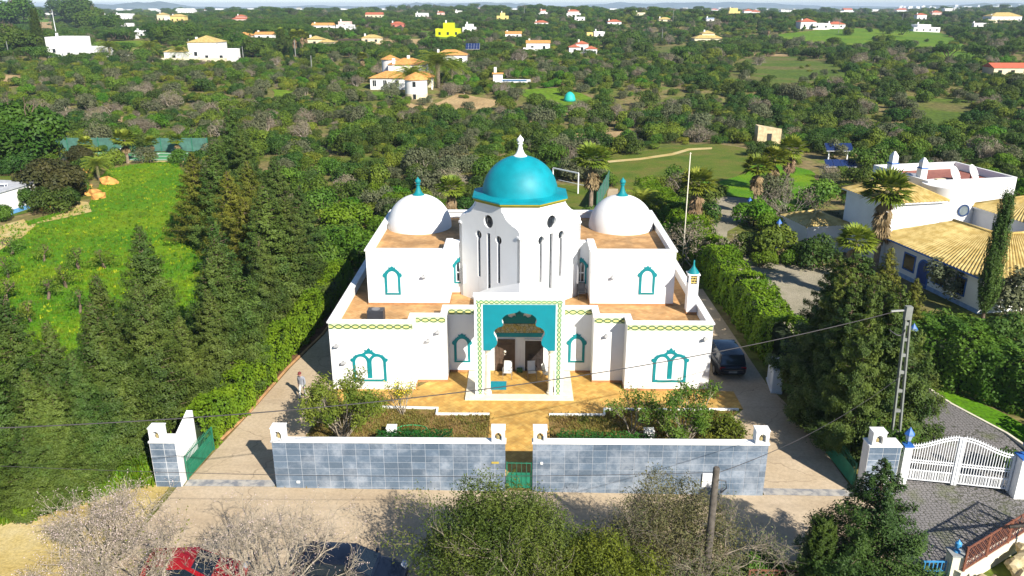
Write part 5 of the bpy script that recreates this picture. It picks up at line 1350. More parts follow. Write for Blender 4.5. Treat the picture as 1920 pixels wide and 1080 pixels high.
# generic distant house built from blocks
CLEAR = []                     # (x, y, half width, reach towards the camera): ground kept free of tall trees
def house(px, label, blocks, rz=0.0, group=None, chim=True, detail=True, name='distant_house', cat='house'):
    """px = (left, right, top, base) in the photograph; blocks in fractions of its width (x0, x1, y0, y1, z0, z1, roof, wall, roof material)"""
    l, r, t_, b_ = px
    x, y = G((l + r) / 2, b_)
    z = float(gz(x, y))
    dep = math.hypot(x, y)
    W = (r - l) * dep / FPX; Hh = (b_ - t_) * dep / FPX
    W = min(W, 34); Hh = min(max(Hh, 3.0), 11)
    t = thing(name, label, cat, (x, y + W * .3, z), rz, group)
    CLEAR.append((x, y + W * .3, W * .62, 34, Hh))
    for i, (x0, x1, y0, y1, z0, z1, roof, wm, rm) in enumerate(blocks):
        X0, X1, Y0, Y1 = (x0 - .5) * W, (x1 - .5) * W, (y0 - .5) * W * .7, (y1 - .5) * W * .7
        Z0, Z1 = z0 * Hh - (0.6 if z0 == 0 else 0), z1 * Hh
        MB().box(X0, X1, Y0, Y1, Z0, Z1).build('wall', wm, t)
        if roof == 'hip': hip_roof(X0, X1, Y0, Y1, Z1, min(X1 - X0, Y1 - Y0) * .22, .4, False, rm, t)
        elif roof == 'gable':
            ym = (Y0 + Y1) / 2; rs = (Y1 - Y0) * .2
            MB().add([(X0 - .3, Y0 - .3, Z1), (X1 + .3, Y0 - .3, Z1), (X1 + .3, Y1 + .3, Z1), (X0 - .3, Y1 + .3, Z1), (X0 - .3, ym, Z1 + rs), (X1 + .3, ym, Z1 + rs)], [(0,1,5,4), (2,3,4,5), (1,2,5), (3,0,4), (3,2,1,0)]).build('roof', rm, t)
        else:
            MB().strip([(X0, Y0), (X1, Y0), (X1, Y1), (X0, Y1)], .3, Z1, Z1 + .5, closed=True).build('parapet', wm, t)
        if detail:
            n = max(1, int((X1 - X0) / 4.2)); hh = (Z1 - max(Z0, 0))
            for k in range(n):
                cx = X0 + (X1 - X0) * (k + .5) / n
                face_window(t, cx, Y0, max(Z0, 0) + hh * .32, 1.3, max(.9, min(hh * .4, 1.6)), False)
    if chim:
        b0 = blocks[0]
        MB().box((b0[0] - .42) * W, (b0[0] - .42) * W + .8, 0, .8, b0[5] * Hh - .2, b0[5] * Hh + 2.0).build('chimney', W_WHITE, t)
    return t
def simple(px, wm=W_WHITE, rm=R_ORANGE, roof='hip', label='', rz=0, group=None):
    return house(px, label, [(0, 1, 0, 1, 0, .62 if roof == 'hip' else .85, roof, wm, rm)], rz, group)
def two(px, wm=W_WHITE, rm=R_ORANGE, roof='hip', label='', rz=0, group=None):
    return house(px, label, [(.25, .8, .25, 1, 0, .78, roof, wm, rm), (0, .45, 0, .9, 0, .45, roof, wm, rm), (.6, 1, 0, .9, 0, .42, roof, wm, rm)], rz, group)
house((88, 180, 78, 112), 'white flat roofed villa with a white boundary wall below the tall mast', [(.05, .55, .2, 1, 0, .95, 'flat', W_WHITE, R_OCHRE), (.4, 1, 0, .8, 0, .5, 'flat', W_WHITE, R_OCHRE), (.8, 1.6, -.2, -.1, 0, .22, 'flat', W_WHITE, R_OCHRE)])
house((318, 426, 80, 118), 'white villa with a pale ochre roof and wide garage behind the date palm', [(.3, .75, .3, 1, 0, .85, 'hip', W_WHITE, R_OCHRE), (.55, 1, 0, .8, 0, .5, 'flat', W_WHITE, R_OCHRE), (0, .3, 0, .7, 0, .48, 'hip', W_WHITE, R_OCHRE), (.0, 1, -.25, -.1, 0, .18, 'flat', W_CREAM, R_OCHRE)])
house((818, 862, 46, 70), 'lime yellow house with stepped roof terraces', [(.3, .75, .3, .9, 0, .95, 'flat', W_LIME, R_OCHRE), (0, 1, 0, .9, 0, .55, 'flat', W_LIME, R_OCHRE)])
house((982, 1030, 78, 98), 'white two storey house with a bright orange gable roof', [(.12, 1, .1, .8, 0, .78, 'gable', W_WHITE, R_ORANGE), (0, .5, 0, .2, 0, .3, 'flat', W_WHITE, R_OCHRE)])
house((1068, 1118, 80, 101), 'white villa with several stepped red tiled roofs and an arched porch', [(.25, .7, .3, 1, 0, .8, 'hip', W_WHITE, R_RED), (.0, .4, 0, .8, 0, .55, 'hip', W_WHITE, R_RED), (.6, 1, 0, .8, 0, .42, 'hip', W_WHITE, R_RED)])
house((1303, 1352, 62, 84), 'cream villa with a tiled roof and terrace above the dark hedge', [(.3, .75, .3, 1, 0, .85, 'hip', W_CREAM, R_OCHRE), (0, 1, 0, .8, 0, .5, 'hip', W_CREAM, R_OCHRE)])
house((1505, 1552, 41, 55), 'long white house with red roofs at the top of the green field', [(0, .55, .2, 1, 0, .85, 'hip', W_WHITE, R_RED), (.4, 1, 0, .8, 0, .6, 'flat', W_WHITE, R_RED)])
house((1555, 1582, 43, 54), 'white house with a small red roof next to the long house on the green field', [(0, 1, 0, 1, 0, .65, 'hip', W_WHITE, R_RED)])
house((1715, 1757, 48, 60), 'low white villa at the edge of the green field', [(.2, .7, .2, 1, 0, .85, 'flat', W_WHITE, R_OCHRE), (0, 1, 0, .9, 0, .5, 'flat', W_WHITE, R_OCHRE)])
house((1866, 1925, 122, 142), 'low cream barn with a bright red roof', [(0, 1, 0, .8, 0, .6, 'gable', W_CREAM, mat('bright_red_roof', (0.55, 0.12, 0.06), 0.8))], chim=False)
house((585, 622, 44, 56), 'white farmhouse with an orange roof and white yard wall', [(0, 1, .2, 1, 0, .62, 'gable', W_WHITE, R_ORANGE), (-.9, 2.2, -.3, -.2, 0, .22, 'flat', W_WHITE, R_OCHRE)])
house((632, 662, 42, 54), 'pale pink flat roofed house beside the orange roofed farmhouse', [(.1, .8, .2, 1, 0, .9, 'flat', W_PINK, R_OCHRE), (0, 1, 0, .8, 0, .45, 'flat', W_WHITE, R_OCHRE)])
house((733, 757, 41, 53), 'brick red house in the trees', [(0, 1, 0, 1, 0, .62, 'hip', W_RED, R_RED)])
house((440, 472, 63, 75), 'white house with an orange roof beside tall fan palms', [(0, 1, 0, 1, 0, .62, 'hip', W_WHITE, R_ORANGE)])
house((480, 510, 62, 75), 'white house with a low orange gable roof beside tall fan palms', [(0, 1, 0, 1, 0, .7, 'gable', W_WHITE, R_ORANGE)])
house((576, 622, 70, 88), 'pale yellow villa with an ochre hipped roof beside the fan palms', [(0, .6, .2, 1, 0, .7, 'hip', W_CREAM, R_OCHRE), (.5, 1, 0, .8, 0, .45, 'hip', W_CREAM, R_OCHRE)])
house((670, 712, 66, 82), 'cream bungalow with an ochre hipped roof and a dark pergola', [(.2, 1, .2, 1, 0, .62, 'hip', W_CREAM, R_OCHRE), (-.8, .1, .3, .9, 0, .35, 'flat', mat('dark_pergola', (0.06, 0.04, 0.035), 0.8), R_OCHRE)])
house((948, 977, 61, 71), 'white cottage with a rusty orange gable beside the vineyard rows', [(0, 1, 0, 1, 0, .7, 'gable', W_WHITE, R_ORANGE)])
house((1101, 1133, 61, 70), 'plain white block with a straw yellow end wall', [(.4, 1, 0, 1, 0, .9, 'flat', W_WHITE, R_OCHRE), (0, .42, .1, 1, 0, .75, 'flat', W_YEL, R_OCHRE)])
house((932, 953, 26, 40), 'straw yellow house with a corner turret', [(.3, .7, .3, .9, 0, .95, 'flat', W_YEL, R_OCHRE), (0, 1, 0, .9, 0, .6, 'flat', W_YEL, R_OCHRE)])
house((868, 892, 46, 60), 'white house with a stepped flat roof beside the lime yellow house', [(.2, .8, .2, 1, 0, .85, 'flat', W_WHITE, R_OCHRE), (0, 1, 0, .9, 0, .5, 'flat', W_WHITE, R_OCHRE)])
house((1140, 1164, 37, 49), 'white house with a pinkish red roof standing alone in dark woodland', [(0, 1, 0, 1, 0, .62, 'hip', W_WHITE, R_RED)])
house((1010, 1026, 20, 29), 'tall narrow white house on the wooded slope', [(.2, .8, .2, 1, 0, .9, 'gable', W_WHITE, R_RED), (0, 1, 0, .8, 0, .5, 'flat', W_WHITE, R_RED)])
house((1063, 1088, 21, 32), 'white mansion with a pink upper storey above its white annexe', [(.1, .9, .3, 1, 0, .9, 'hip', W_PINK, R_RED), (0, 1, 0, .8, 0, .5, 'flat', W_WHITE, R_RED)])
house((1078, 1096, 33, 40), 'white annexe below the pink and white mansion', [(0, 1, 0, 1, 0, .9, 'flat', W_WHITE, R_RED)])
house((1003, 1027, 40, 47), 'wide white bungalow with a red roof below the wooded slope', [(0, 1, 0, 1, 0, .62, 'hip', W_WHITE, R_RED)])
house((1192, 1212, 24, 31), 'cream house with a tan flat roof in the far wood', [(0, 1, 0, 1, 0, .8, 'flat', W_CREAM, R_OCHRE)])
house((1325, 1338, 34, 41), 'small pale blue white cottage in dark trees', [(0, 1, 0, 1, 0, .7, 'gable', W_WHITE, mat('blue_grey_roof', (0.3, 0.36, 0.45), 0.8))])
house((1236, 1258, 34, 41), 'cream bungalow with an ochre roof in the far wood', [(0, 1, 0, 1, 0, .62, 'hip', W_CREAM, R_OCHRE)])
house((205, 240, 13, 21), 'big white building of stacked terraces on the skyline', [(.2, .8, .3, 1, 0, 1, 'flat', W_WHITE, R_OCHRE), (0, 1, 0, .9, 0, .65, 'flat', W_WHITE, R_OCHRE)])
house((82, 124, 17, 31), 'white house with a pinkish gable on the ridge above the tan slope', [(.2, .8, .2, 1, 0, .75, 'gable', W_WHITE, R_RED), (0, 1, 0, .7, 0, .45, 'flat', W_WHITE, R_OCHRE)])
house((194, 218, 28, 42), 'white flat roofed house with a wide shaded veranda', [(0, 1, .1, 1, 0, .8, 'flat', W_WHITE, R_OCHRE)])
house((216, 243, 27, 41), 'white flat roofed house behind a palm next to the veranda house', [(0, 1, .1, 1, 0, .85, 'flat', W_WHITE, R_OCHRE)])
house((210, 241, 44, 54), 'white bungalow with a row of dark windows below the two flat roofed houses', [(0, 1, .1, 1, 0, .75, 'flat', W_WHITE, R_OCHRE)])
house((255, 277, 58, 72), 'small white house with a sloping roof among umbrella pines', [(0, 1, .1, 1, 0, .7, 'gable', W_WHITE, W_WHITE)])
house((297, 322, 27, 42), 'cream villa with a square roof turret on the wooded slope', [(0, .6, .1, 1, 0, .8, 'hip', W_CREAM, R_OCHRE), (.5, 1, 0, .9, 0, .5, 'flat', W_WHITE, R_OCHRE)])
house((321, 345, 30, 43), 'straw coloured villa with chimneys on the wooded slope', [(0, 1, .1, 1, 0, .8, 'hip', W_YEL, R_OCHRE)])
house((331, 360, 19, 27), 'long white gabled house high on the wooded slope', [(0, 1, .1, 1, 0, .7, 'gable', W_WHITE, W_WHITE)])
house((437, 463, 30, 43), 'pink villa with a pointed roof', [(.2, .8, .3, 1, 0, .8, 'hip', W_PINK, R_RED), (0, 1, 0, .9, 0, .5, 'hip', W_PINK, R_RED)])
house((686, 716, 26, 35), 'long cream building with a brown roof on the forested slope', [(0, 1, .1, 1, 0, .75, 'gable', W_CREAM, R_RED)])
house((780, 802, 25, 34), 'white villa with small terraces on the forested slope', [(0, 1, .1, 1, 0, .85, 'flat', W_WHITE, R_OCHRE)])
house((820, 833, 23, 30), 'pinkish house on the forested slope', [(0, 1, .1, 1, 0, .85, 'hip', W_PINK, R_RED)])
house((1366, 1386, 15, 30), 'tall straw yellow house in the hilltop hamlet', [(.1, .8, .1, 1, 0, .9, 'flat', W_YEL, R_OCHRE), (0, 1, 0, .8, 0, .5, 'flat', W_YEL, R_OCHRE)])
house((1392, 1430, 15, 28), 'white house with pink red roofs in the hilltop hamlet', [(0, .6, .1, 1, 0, .65, 'hip', W_WHITE, R_RED), (.4, 1, 0, .9, 0, .5, 'hip', W_WHITE, R_RED)])
house((1453, 1497, 15, 25), 'row of white cubic modern houses on the hilltop', [(0, .35, .1, 1, 0, .9, 'flat', W_WHITE, R_OCHRE), (.38, .7, .1, 1, 0, .8, 'flat', W_WHITE, R_OCHRE), (.75, 1, .1, 1, 0, .75, 'flat', W_WHITE, R_OCHRE)])
house((1570, 1608, 14, 26), 'white villa with a pitched roof and long terrace on the skyline', [(.3, .85, .2, 1, 0, .75, 'gable', W_WHITE, R_RED), (0, 1, 0, .9, 0, .5, 'flat', W_WHITE, R_OCHRE)])
house((1682, 1705, 15, 24), 'white house with a red hipped roof between dark skyline trees', [(0, 1, .1, 1, 0, .62, 'hip', W_WHITE, R_RED)])
house((1718, 1737, 26, 40), 'tall white house with red roof above the road wood', [(.1, .9, .1, 1, 0, .7, 'hip', W_WHITE, R_RED)])
house((1747, 1766, 22, 32), 'pale pink house with a red roof near the right hand wood', [(.1, .9, .1, 1, 0, .7, 'hip', W_PINK, R_RED)])
house((1866, 1912, 31, 43), 'long white two storey house with a terrace on the right hand hill', [(0, 1, .2, 1, 0, .8, 'hip', W_WHITE, R_OCHRE), (-.2, .8, 0, .3, 0, .35, 'flat', W_CREAM, R_OCHRE)])
house((1828, 1850, 44, 54), 'white bungalow below the long two storey house', [(0, 1, .1, 1, 0, .75, 'flat', W_WHITE, R_OCHRE)])
SKY = [(1150, 20, 16), (1218, 18, 15), (1285, 17, 12), (1318, 18, 24), (1352, 13, 16), (1340, 22, 18), (1640, 24, 14), (1780, 24, 16), (640, 20, 14), (560, 18, 16), (120, 20, 16), (285, 20, 14), (300, 24, 10), (385, 22, 10), (410, 20, 14), (470, 19, 18), (720, 20, 14), (900, 18, 12), (965, 20, 14), (860, 26, 12)]
for i, (x, y, w) in enumerate(SKY):
    simple((x - w/2, x + w/2, y - w * .45, y), W_WHITE, R_RED if i % 3 else R_OCHRE, 'hip' if i % 4 == 1 else 'flat', 'tiny white house among the trees of the far ridge', 0, 'tiny white houses on the far ridge')

# ochre roofed villa complex in the valley
mv = thing('valley_villa', 'white villa with ochre hipped roofs, a columned porch and a round roofed stair tower', 'house', (*G(742, 168), 0)); 
mv.location.z = float(gz(mv.location.x, mv.location.y))
CLEAR.append((mv.location.x + 2, mv.location.y, 11, 26, 6))
def mvb(x0, x1, y0, y1, z0, z1, name='wall', m=W_WHITE): return MB().box(x0, x1, y0, y1, z0, z1).build(name, m, mv)
mvb(-7.2, 4.0, 0, 8, -1.5, 3.2); hip_roof(-7.2, 4.0, 0, 8, 3.2, 1.7, .5, False, R_ORANGE, mv)
mvb(-2.6, 8.0, 5, 13, 2.0, 6.6, 'upper_wall'); hip_roof(-2.6, 8.0, 5, 13, 6.6, 1.6, .5, False, R_ORANGE, mv)
MB().lathe([(2.6, 2), (2.6, 7.6)], (-3.2, 13, 0), 20).build('round_turret', W_WHITE, mv, 'auto'); MB().lathe([(3.0, 7.6), (0.0, 8.9)], (-3.2, 13, 0), 20).build('turret_roof', R_ORANGE, mv, 'auto')
hip_roof(4.4, 10.6, 0.2, 5.2, 3.4, 1.5, .5, False, R_ORANGE, mv, 'porch_roof')
for x in (4.6, 7.5, 10.4): MB().box(x - .2, x + .2, .3, .7, -1, 3.39).build('porch_column', W_WHITE, mv)
mvb(4.2, 10.6, 4.2, 5.2, -1, 3.3, 'porch_wall', W_CREAM)
CLEAR.append((mv.location.x + 7.6, mv.location.y - 13.5, 4.5, 8, 2))
rt = MB().lathe([(3.0, -2.2), (3.0, 4.0)], (7.6, -13.5, 0), 24).build('stair_tower', W_WHITE, mv, 'auto'); MB().lathe([(3.35, 4.0), (2.2, 5.0), (0.0, 5.9)], (7.6, -13.5, 0), 24).build('stair_tower_roof', R_ORANGE, rt, 'auto'); MB().lathe([(3.05, -2.2), (3.05, .4)], (7.6, -13.5, 0), 24).build('stone_base', W_CREAM, rt, 'auto')
for z in (-.9, 2.3): MB().box(7.1, 7.9, -16.58, -16.5, z, z + 1.3).build('tower_window', M_PANE, rt)
for x in (-6.0, -3.0, .5): face_window(mv, x, 0, .9, 1.0, 1.7)
face_window(mv, 5.2, 5, 4.3, 1.6, 1.3, True, None, None, IRON_GREEN)
for x, y, z in ((2.8, 9, 7.4), (-1.0, 5.2, 6.8)): MB().box(x - .4, x + .4, y - .4, y + .4, z - .6, z + 1.5).build('chimney', W_WHITE, mv)
house((815, 873, 97, 121), 'white villa with an ochre hipped roof and white chimney behind date palms', [(0, 1, 0, 1, 0, .68, 'hip', W_WHITE, R_ORANGE)])
house((925, 942, 139, 152), 'small white pool house with an ochre roof', [(0, 1, 0, 1, 0, .7, 'gable', W_WHITE, R_ORANGE)], detail=False)
px_, py_ = G(962, 153); pz_ = float(gz(px_, py_))
pool = thing('swimming_pool', 'blue swimming pool with a white surround beside the pool house', 'pool', (px_, py_, pz_)); CLEAR.append((px_, py_, 6, 20, .5))
MB().strip([(-4.2, -3), (4.2, -3), (4.2, 3), (-4.2, 3)], -1.2, .1, .35, closed=True).build('surround', W_WHITE, pool); MB().box(-4.2, 4.2, -3, 3, 0, .3).build('water', mat('pool_water', (0.03, 0.22, 0.62), 0.08, .1), pool)
M_SOLAR = glass_mat('solar_cell', (0.015, 0.03, 0.10), 0.15)
def solar(px, cols, rows, cw, chh, label, h=1.2):
    x, y = G(*px); z = float(gz(x, y)); t = thing('solar_array', label, 'solar panel', (x, y, z)); CLEAR.append((x, y, cols * cw / 2 + 1, 14, 2.5))
    U = Vector((1, 0, 0)); Vv = Vector((0, math.cos(.6), math.sin(.6))); N = U.cross(Vv)
    for i in range(cols):
        for j in range(rows):
            c = Vector((0, 0, h)) + U * ((i - (cols - 1) / 2) * cw) + Vv * ((j + .5) * chh)
            MB().obox(c, U * (cw * .47), Vv * (chh * .47), N * .04).build('panel', M_SOLAR, t)
    MB().obox(Vector((0, 0, h)) + Vv * (rows * chh / 2) - N * .08, U * (cols * cw / 2), Vv * (rows * chh / 2), N * .02).build('backing', WHITE_METAL, t)
    for s in (-1, 1): MB().bar((s * cols * cw * .35, rows * chh * .4, 0), (s * cols * cw * .35, rows * chh * .4, h + rows * chh * .25), .15).build('support', WHITE_METAL, t)
solar((886, 97), 5, 2, 1.35, 2.3, 'big blue solar panel array standing in the green field')
solar((1573, 303), 4, 1, 1.0, 1.7, 'small dark solar panels above the neighbour house', 1.6)
solar((1578, 318), 4, 1, 1.1, 1.5, 'dark blue solar panels in the long grass', .4)
tx, ty = G(1068, 190); tz = float(gz(tx, ty)); CLEAR.append((tx, ty, 4, 14, 1.5))
tc = thing('tarpaulin', 'round turquoise pool cover standing on the green slope', 'cover', (tx, ty, tz)); MB().lathe([(1.6, 0), (1.55, .6), (1.2, 1.7), (.6, 2.3), (0.05, 2.5)], (0, 0, 0), 20).build('cover_sheet', mat('turquoise_tarp', (0.02, 0.42, 0.36), 0.6), tc, True); MB().lathe([(1.66, 0), (1.66, .2)], (0, 0, 0), 20).build('cover_rim', IRON_GREEN, tc)
rx, ry = G(1441, 270); ruin = thing('ruin', 'beige stone ruin wall beside the green thicket', 'ruin', (rx, ry, 0)); CLEAR.append((rx, ry, 3, 12, 2.5))
MB().add([(-2, 0, -.3), (2, 0, -.3), (2, 2, -.3), (-2, 2, -.3), (-2, 0, 2.7), (2, 0, 2.3), (2, 2, 2.1), (-2, 2, 2.8)], [(0,1,5,4), (1,2,6,5), (2,3,7,6), (3,0,4,7), (4,5,6,7)]).build('wall', mat('beige_rubble', (0.55, 0.44, 0.26), 0.9, .2, 1.5, .5, 6), ruin)
MB().box(-.4, .4, -.03, .1, .2, 1.5).build('doorway', DARK, ruin)
for (x, yb, yt), lb in (((108, 78, 30), 'tall white mast rising behind the white flat roofed villa'), ((1608, 20, 0), 'dark lattice mast on the skyline ridge'), ((983, 34, 10), 'grey phone mast in the far wood')):
    gx_, gy_ = G(x, yb); z = float(gz(gx_, gy_)); h = (yb - yt) * math.hypot(gx_, gy_) / FPX
    o = thing('mast', lb, 'mast', (gx_, gy_, z)); MB().lathe([(.28, 0), (.2, h * .6), (.08, h)], (0, 0, 0), 6).build('shaft', WHITE_METAL if 'white mast' in lb else M_CONCPOLE, o); MB().lathe([(.6, 0), (.6, .4)], (0, 0, 0), 8).build('footing', M_CONCPOLE, o)
for x, yb, yt in ((18, 110, 88), (357, 108, 82), (457, 116, 95), (555, 115, 84), (585, 135, 112), (617, 70, 50), (1241, 78, 60), (1261, 48, 22), (1572, 62, 40), (1690, 50, 30)):
    gx_, gy_ = G(x, yb); z = float(gz(gx_, gy_)); h = min(11, (yb - yt) * math.hypot(gx_, gy_) / FPX + 1)
    o = MB().lathe([(.2, -.3), (.16, h)], (0, 0, 0), 6).build('power_pole', M_CONCPOLE); o.location = (gx_, gy_, z); tag(o, 'pale wooden power pole standing in the scrub', 'pole', 'power poles in the scrub')
# the town on the horizon
rt_ = np.random.default_rng(3); tw = MB()
for i in range(420):
    if i < 260: x = rt_.uniform(-2300, 2600); y = rt_.uniform(2700, 4200)
    else:
        x = rt_.uniform(2200, 4600); y = 5200 - rt_.uniform(150, 620)
    z = float(gz(x, y)); z = z if i < 260 else max(0, 44 * math.sin(math.pi * (x - 1700) / 3500) ** .7 * (1 - (5200 - y) / 700) * .8)
    w = rt_.uniform(8, 26); tw.box(x - w/2, x + w/2, y, y + 10, z - 3, z + rt_.uniform(5, 10))
o = tw.build('distant_town', W_WHITE); o['kind'] = 'stuff'; o['label'] = 'scattered white houses of the far town on the horizon'; o['category'] = 'town'
# ------------------------------------------------------------------ vegetation
def unit(rng, n):
    v = rng.standard_normal((n, 3)); return v / np.linalg.norm(v, axis=1, keepdims=True)
def leaf_quads(P, N, L, W, rng):
    """one rhombic leaf (or leaf clump) per point, facing roughly N"""
    n = len(P)
    N = N / np.maximum(np.linalg.norm(N, axis=1, keepdims=True), 1e-6)
    T = np.cross(N, unit(rng, n)); T /= np.maximum(np.linalg.norm(T, axis=1, keepdims=True), 1e-6)
    B = np.cross(N, T)
    L = (L * rng.uniform(.6, 1.35, n))[:, None]; W = (W * rng.uniform(.6, 1.35, n))[:, None]
    V = np.stack([P + T * L, P + B * W, P - T * L, P - B * W], 1).reshape(-1, 3)
    F = np.arange(4 * n).reshape(n, 4)
    return V, F
def limb_tubes(segs, sides=4):
    """tubes for many (p0, p1, r0, r1) segments at once -> V, quads"""
    p0 = np.array([s[0] for s in segs], float); p1 = np.array([s[1] for s in segs], float)
    r0 = np.array([s[2] for s in segs])[:, None]; r1 = np.array([s[3] for s in segs])[:, None]
    d = p1 - p0; d /= np.maximum(np.linalg.norm(d, axis=1, keepdims=True), 1e-6)
    ref = np.where(np.abs(d[:, 2:3]) > .9, np.array([[1., 0, 0]]), np.array([[0, 0, 1.]]))
    u = np.cross(d, ref); u /= np.linalg.norm(u, axis=1, keepdims=True); w = np.cross(u, d)
    ring = []
    for k in range(sides):
        a = 2 * math.pi * k / sides
        ring.append(u * math.cos(a) + w * math.sin(a))
    V = np.stack([p0 + r * r0 for r in ring] + [p1 + r * r1 for r in ring], 1).reshape(-1, 3)
    base = np.arange(len(segs))[:, None] * (2 * sides)
    F = np.concatenate([base + np.array([[k, (k + 1) % sides, sides + (k + 1) % sides, sides + k]]) for k in range(sides)], 0)
    return V, F
def join_np(name, groups, mats):
    """groups: list of (V, F quads, material index)"""
    Vs, Fs, Ms, b = [], [], [], 0
    for V, F, m in groups:
        Vs.append(V); Fs.append(F + b); Ms.append(np.full(len(F), m)); b += len(V)
    return np_mesh(name, np.concatenate(Vs), np.concatenate(Fs), mats, np.concatenate(Ms))
def grow(rng, p, d, L, r, depth, spread=.55, up=.12, kids=(2, 3), shrink=.72, bend=.18, nseg=3):
    segs, tips = [], []
    def rec(p, d, L, r, k):
        for i in range(nseg):
            d2 = d + rng.standard_normal(3) * bend; d2[2] += up * .3; d2 /= np.linalg.norm(d2)
            q = p + d2 * L / nseg; rr = r * (1 - .28 / nseg)
            segs.append((p, q, r, rr)); p, d, r = q, d2, rr
        if k == 0: tips.append((p, d)); return
        m = rng.integers(kids[0], kids[1] + 1)
        for j in range(m):
            s = rng.standard_normal(3); s -= d * (s @ d); s /= np.linalg.norm(s)
            nd = d + s * spread * rng.uniform(.6, 1.3); nd[2] += up; nd /= np.linalg.norm(nd)
            rec(p, nd, L * shrink * rng.uniform(.75, 1.2), r * .68, k - 1)
    rec(np.array(p, float), np.array(d, float) / np.linalg.norm(d), L, r, depth)
    return segs, tips
def blob_crown(rng, blobs, n, leaf, flat=1.0, up=.25, asp=.55):
    C = np.array([b[:3] for b in blobs]); Rb = np.array([b[3] for b in blobs])
    k = rng.choice(len(blobs), n, p=Rb ** 2 / (Rb ** 2).sum())
    D = unit(rng, n); D[:, 2] = np.where((D[:, 2] < -.35) & (rng.random(n) < .8), -D[:, 2], D[:, 2])
    rad = Rb[k] * (.62 + .44 * rng.random(n) ** .6)
    Pp = C[k] + D * rad[:, None] * np.array([1, 1, flat])
    N = D + .75 * unit(rng, n) + np.array([0, 0, up])
    return leaf_quads(Pp, N, leaf, leaf * asp, rng)
def random_blobs(rng, m, R=1.0, h=1.0, br=(.34, .55), lift=.3):
    out = []
    for i in range(m):
        a = rng.uniform(0, 2 * math.pi); q = math.sqrt(rng.random()) * (R - .3)
        z = lift + (h - lift) * (rng.random() ** .8) * (1 - (q / R) ** 2 * .7)
        out.append((q * math.cos(a), q * math.sin(a), z * .85, rng.uniform(*br)))
    return out

BARK = mat('bark', (0.14, 0.10, 0.07), 0.95, 0.3, 4, 0.5, 20)
BARK_PALE = mat('pale_bark', (0.33, 0.28, 0.21), 0.95, 0.25, 4, 0.4, 20)
TWIG_GREY = mat('grey_twigs', (0.36, 0.31, 0.26), 0.95, 0.25, 3)
LF_DARK = leaf_mat('dark_scrub_leaf', (0.032, 0.072, 0.01), (0.07, 0.122, 0.015), .22, .5)
LF_OAK = leaf_mat('oak_scrub_leaf', (0.068, 0.125, 0.011), (0.135, 0.2, 0.018), .22, .5)
LF_OLIVE = leaf_mat('grey_olive_leaf', (0.0825, 0.0990, 0.0429), (0.1386, 0.1485, 0.0726), .18, .5, hue=.015)
LF_BRIGHT = leaf_mat('bright_leaf', (0.0612, 0.1548, 0.0072), (0.1152, 0.2232, 0.0108), .3, .6)
LF_GREY = leaf_mat('dry_grey_twig_leaf', (0.1584, 0.1296, 0.0792), (0.2448, 0.2088, 0.1440), .1, .7, hue=.012)
LF_CON = leaf_mat('cypress_spray', (0.044, 0.086, 0.014), (0.105, 0.15, 0.024), .18, .45, hue=.015, rnd=.12)
LF_CONY = leaf_mat('golden_spray', (0.1020, 0.1224, 0.0122), (0.1700, 0.1768, 0.0204), .22, .5, hue=.012, rnd=.1)
LF_SPR = leaf_mat('spruce_spray', (0.0240, 0.0615, 0.0105), (0.0562, 0.1125, 0.0165), .15, .6, hue=.012, rnd=.1)
LF_PALM = leaf_mat('palm_leaf', (0.115, 0.175, 0.016), (0.25, 0.285, 0.03), .2, .8, hue=.015)
LF_DEAD = leaf_mat('dead_frond', (0.1950, 0.1275, 0.0600), (0.3000, 0.2100, 0.1125), .15, 1.0, hue=.012)
LF_OLV2 = leaf_mat('wild_olive_leaf', (0.052, 0.086, 0.011), (0.122, 0.158, 0.024), .22, .55, hue=.02, rnd=.05)
LF_PINE = leaf_mat('umbrella_pine', (0.0396, 0.0924, 0.0079), (0.0792, 0.1386, 0.0119), .2, .25, hue=.015)
LF_BLOS = mat('almond_blossom', (0.48, 0.38, 0.36), 0.8, 0.2, 8)
LF_YEL = mat('yellow_flower', (0.70, 0.55, 0.02), 0.7, 0.1)

# ---- scrub prototypes of unit radius
def bush_mesh(name, seed, leafm, n=2400, leaf=.068, m=9, h=1.15, bark=BARK, asp=.55, flat=.9, twig=0):
    rng = np.random.default_rng(seed)
    g = [(*blob_crown(rng, random_blobs(rng, m, 1.0, h), n, leaf, flat, .25, asp), 0)]
    segs = []
    for i in range(3 + twig):
        a = rng.uniform(0, 6.28); segs += grow(rng, (0.1 * math.cos(a), .1 * math.sin(a), -.1), (math.cos(a) * .6, math.sin(a) * .6, 1), .55, .05, 1 if not twig else 2, .6)[0]
    g.append((*limb_tubes(segs, 3), 1))
    return join_np(name, g, [leafm, bark])
LF_BROOM = leaf_mat('broom_leaf', (0.10, 0.145, 0.012), (0.20, 0.235, 0.022), .25, .5)
BUSH = {'broom': [bush_mesh('broom', 131, LF_BROOM, n=1800, leaf=.07, m=9, h=.75, flat=.6)],
        'dark': [bush_mesh('dark_bush', 11 + i, LF_DARK, m=8 + i) for i in range(3)],
        'oak': [bush_mesh('oak_bush', 31 + i, LF_OAK, m=8 + i) for i in range(3)],
        'olive': [bush_mesh('olive_bush', 51 + i, LF_OLIVE, n=2200, leaf=.065, m=10, h=1.35, bark=BARK_PALE) for i in range(3)],
        'bright': [bush_mesh('bright_bush', 71 + i, LF_BRIGHT, n=2400, m=8, h=1.0) for i in range(2)],
        'grey': [bush_mesh('grey_bush', 91 + i, LF_GREY, n=2000, leaf=.07, m=10, h=1.2, bark=TWIG_GREY, asp=.22, twig=5) for i in range(2)],
        'pine': [bush_mesh('umbrella_pine', 111 + i, LF_PINE, n=2600, leaf=.058, m=14, h=.95, flat=.55) for i in range(2)]}
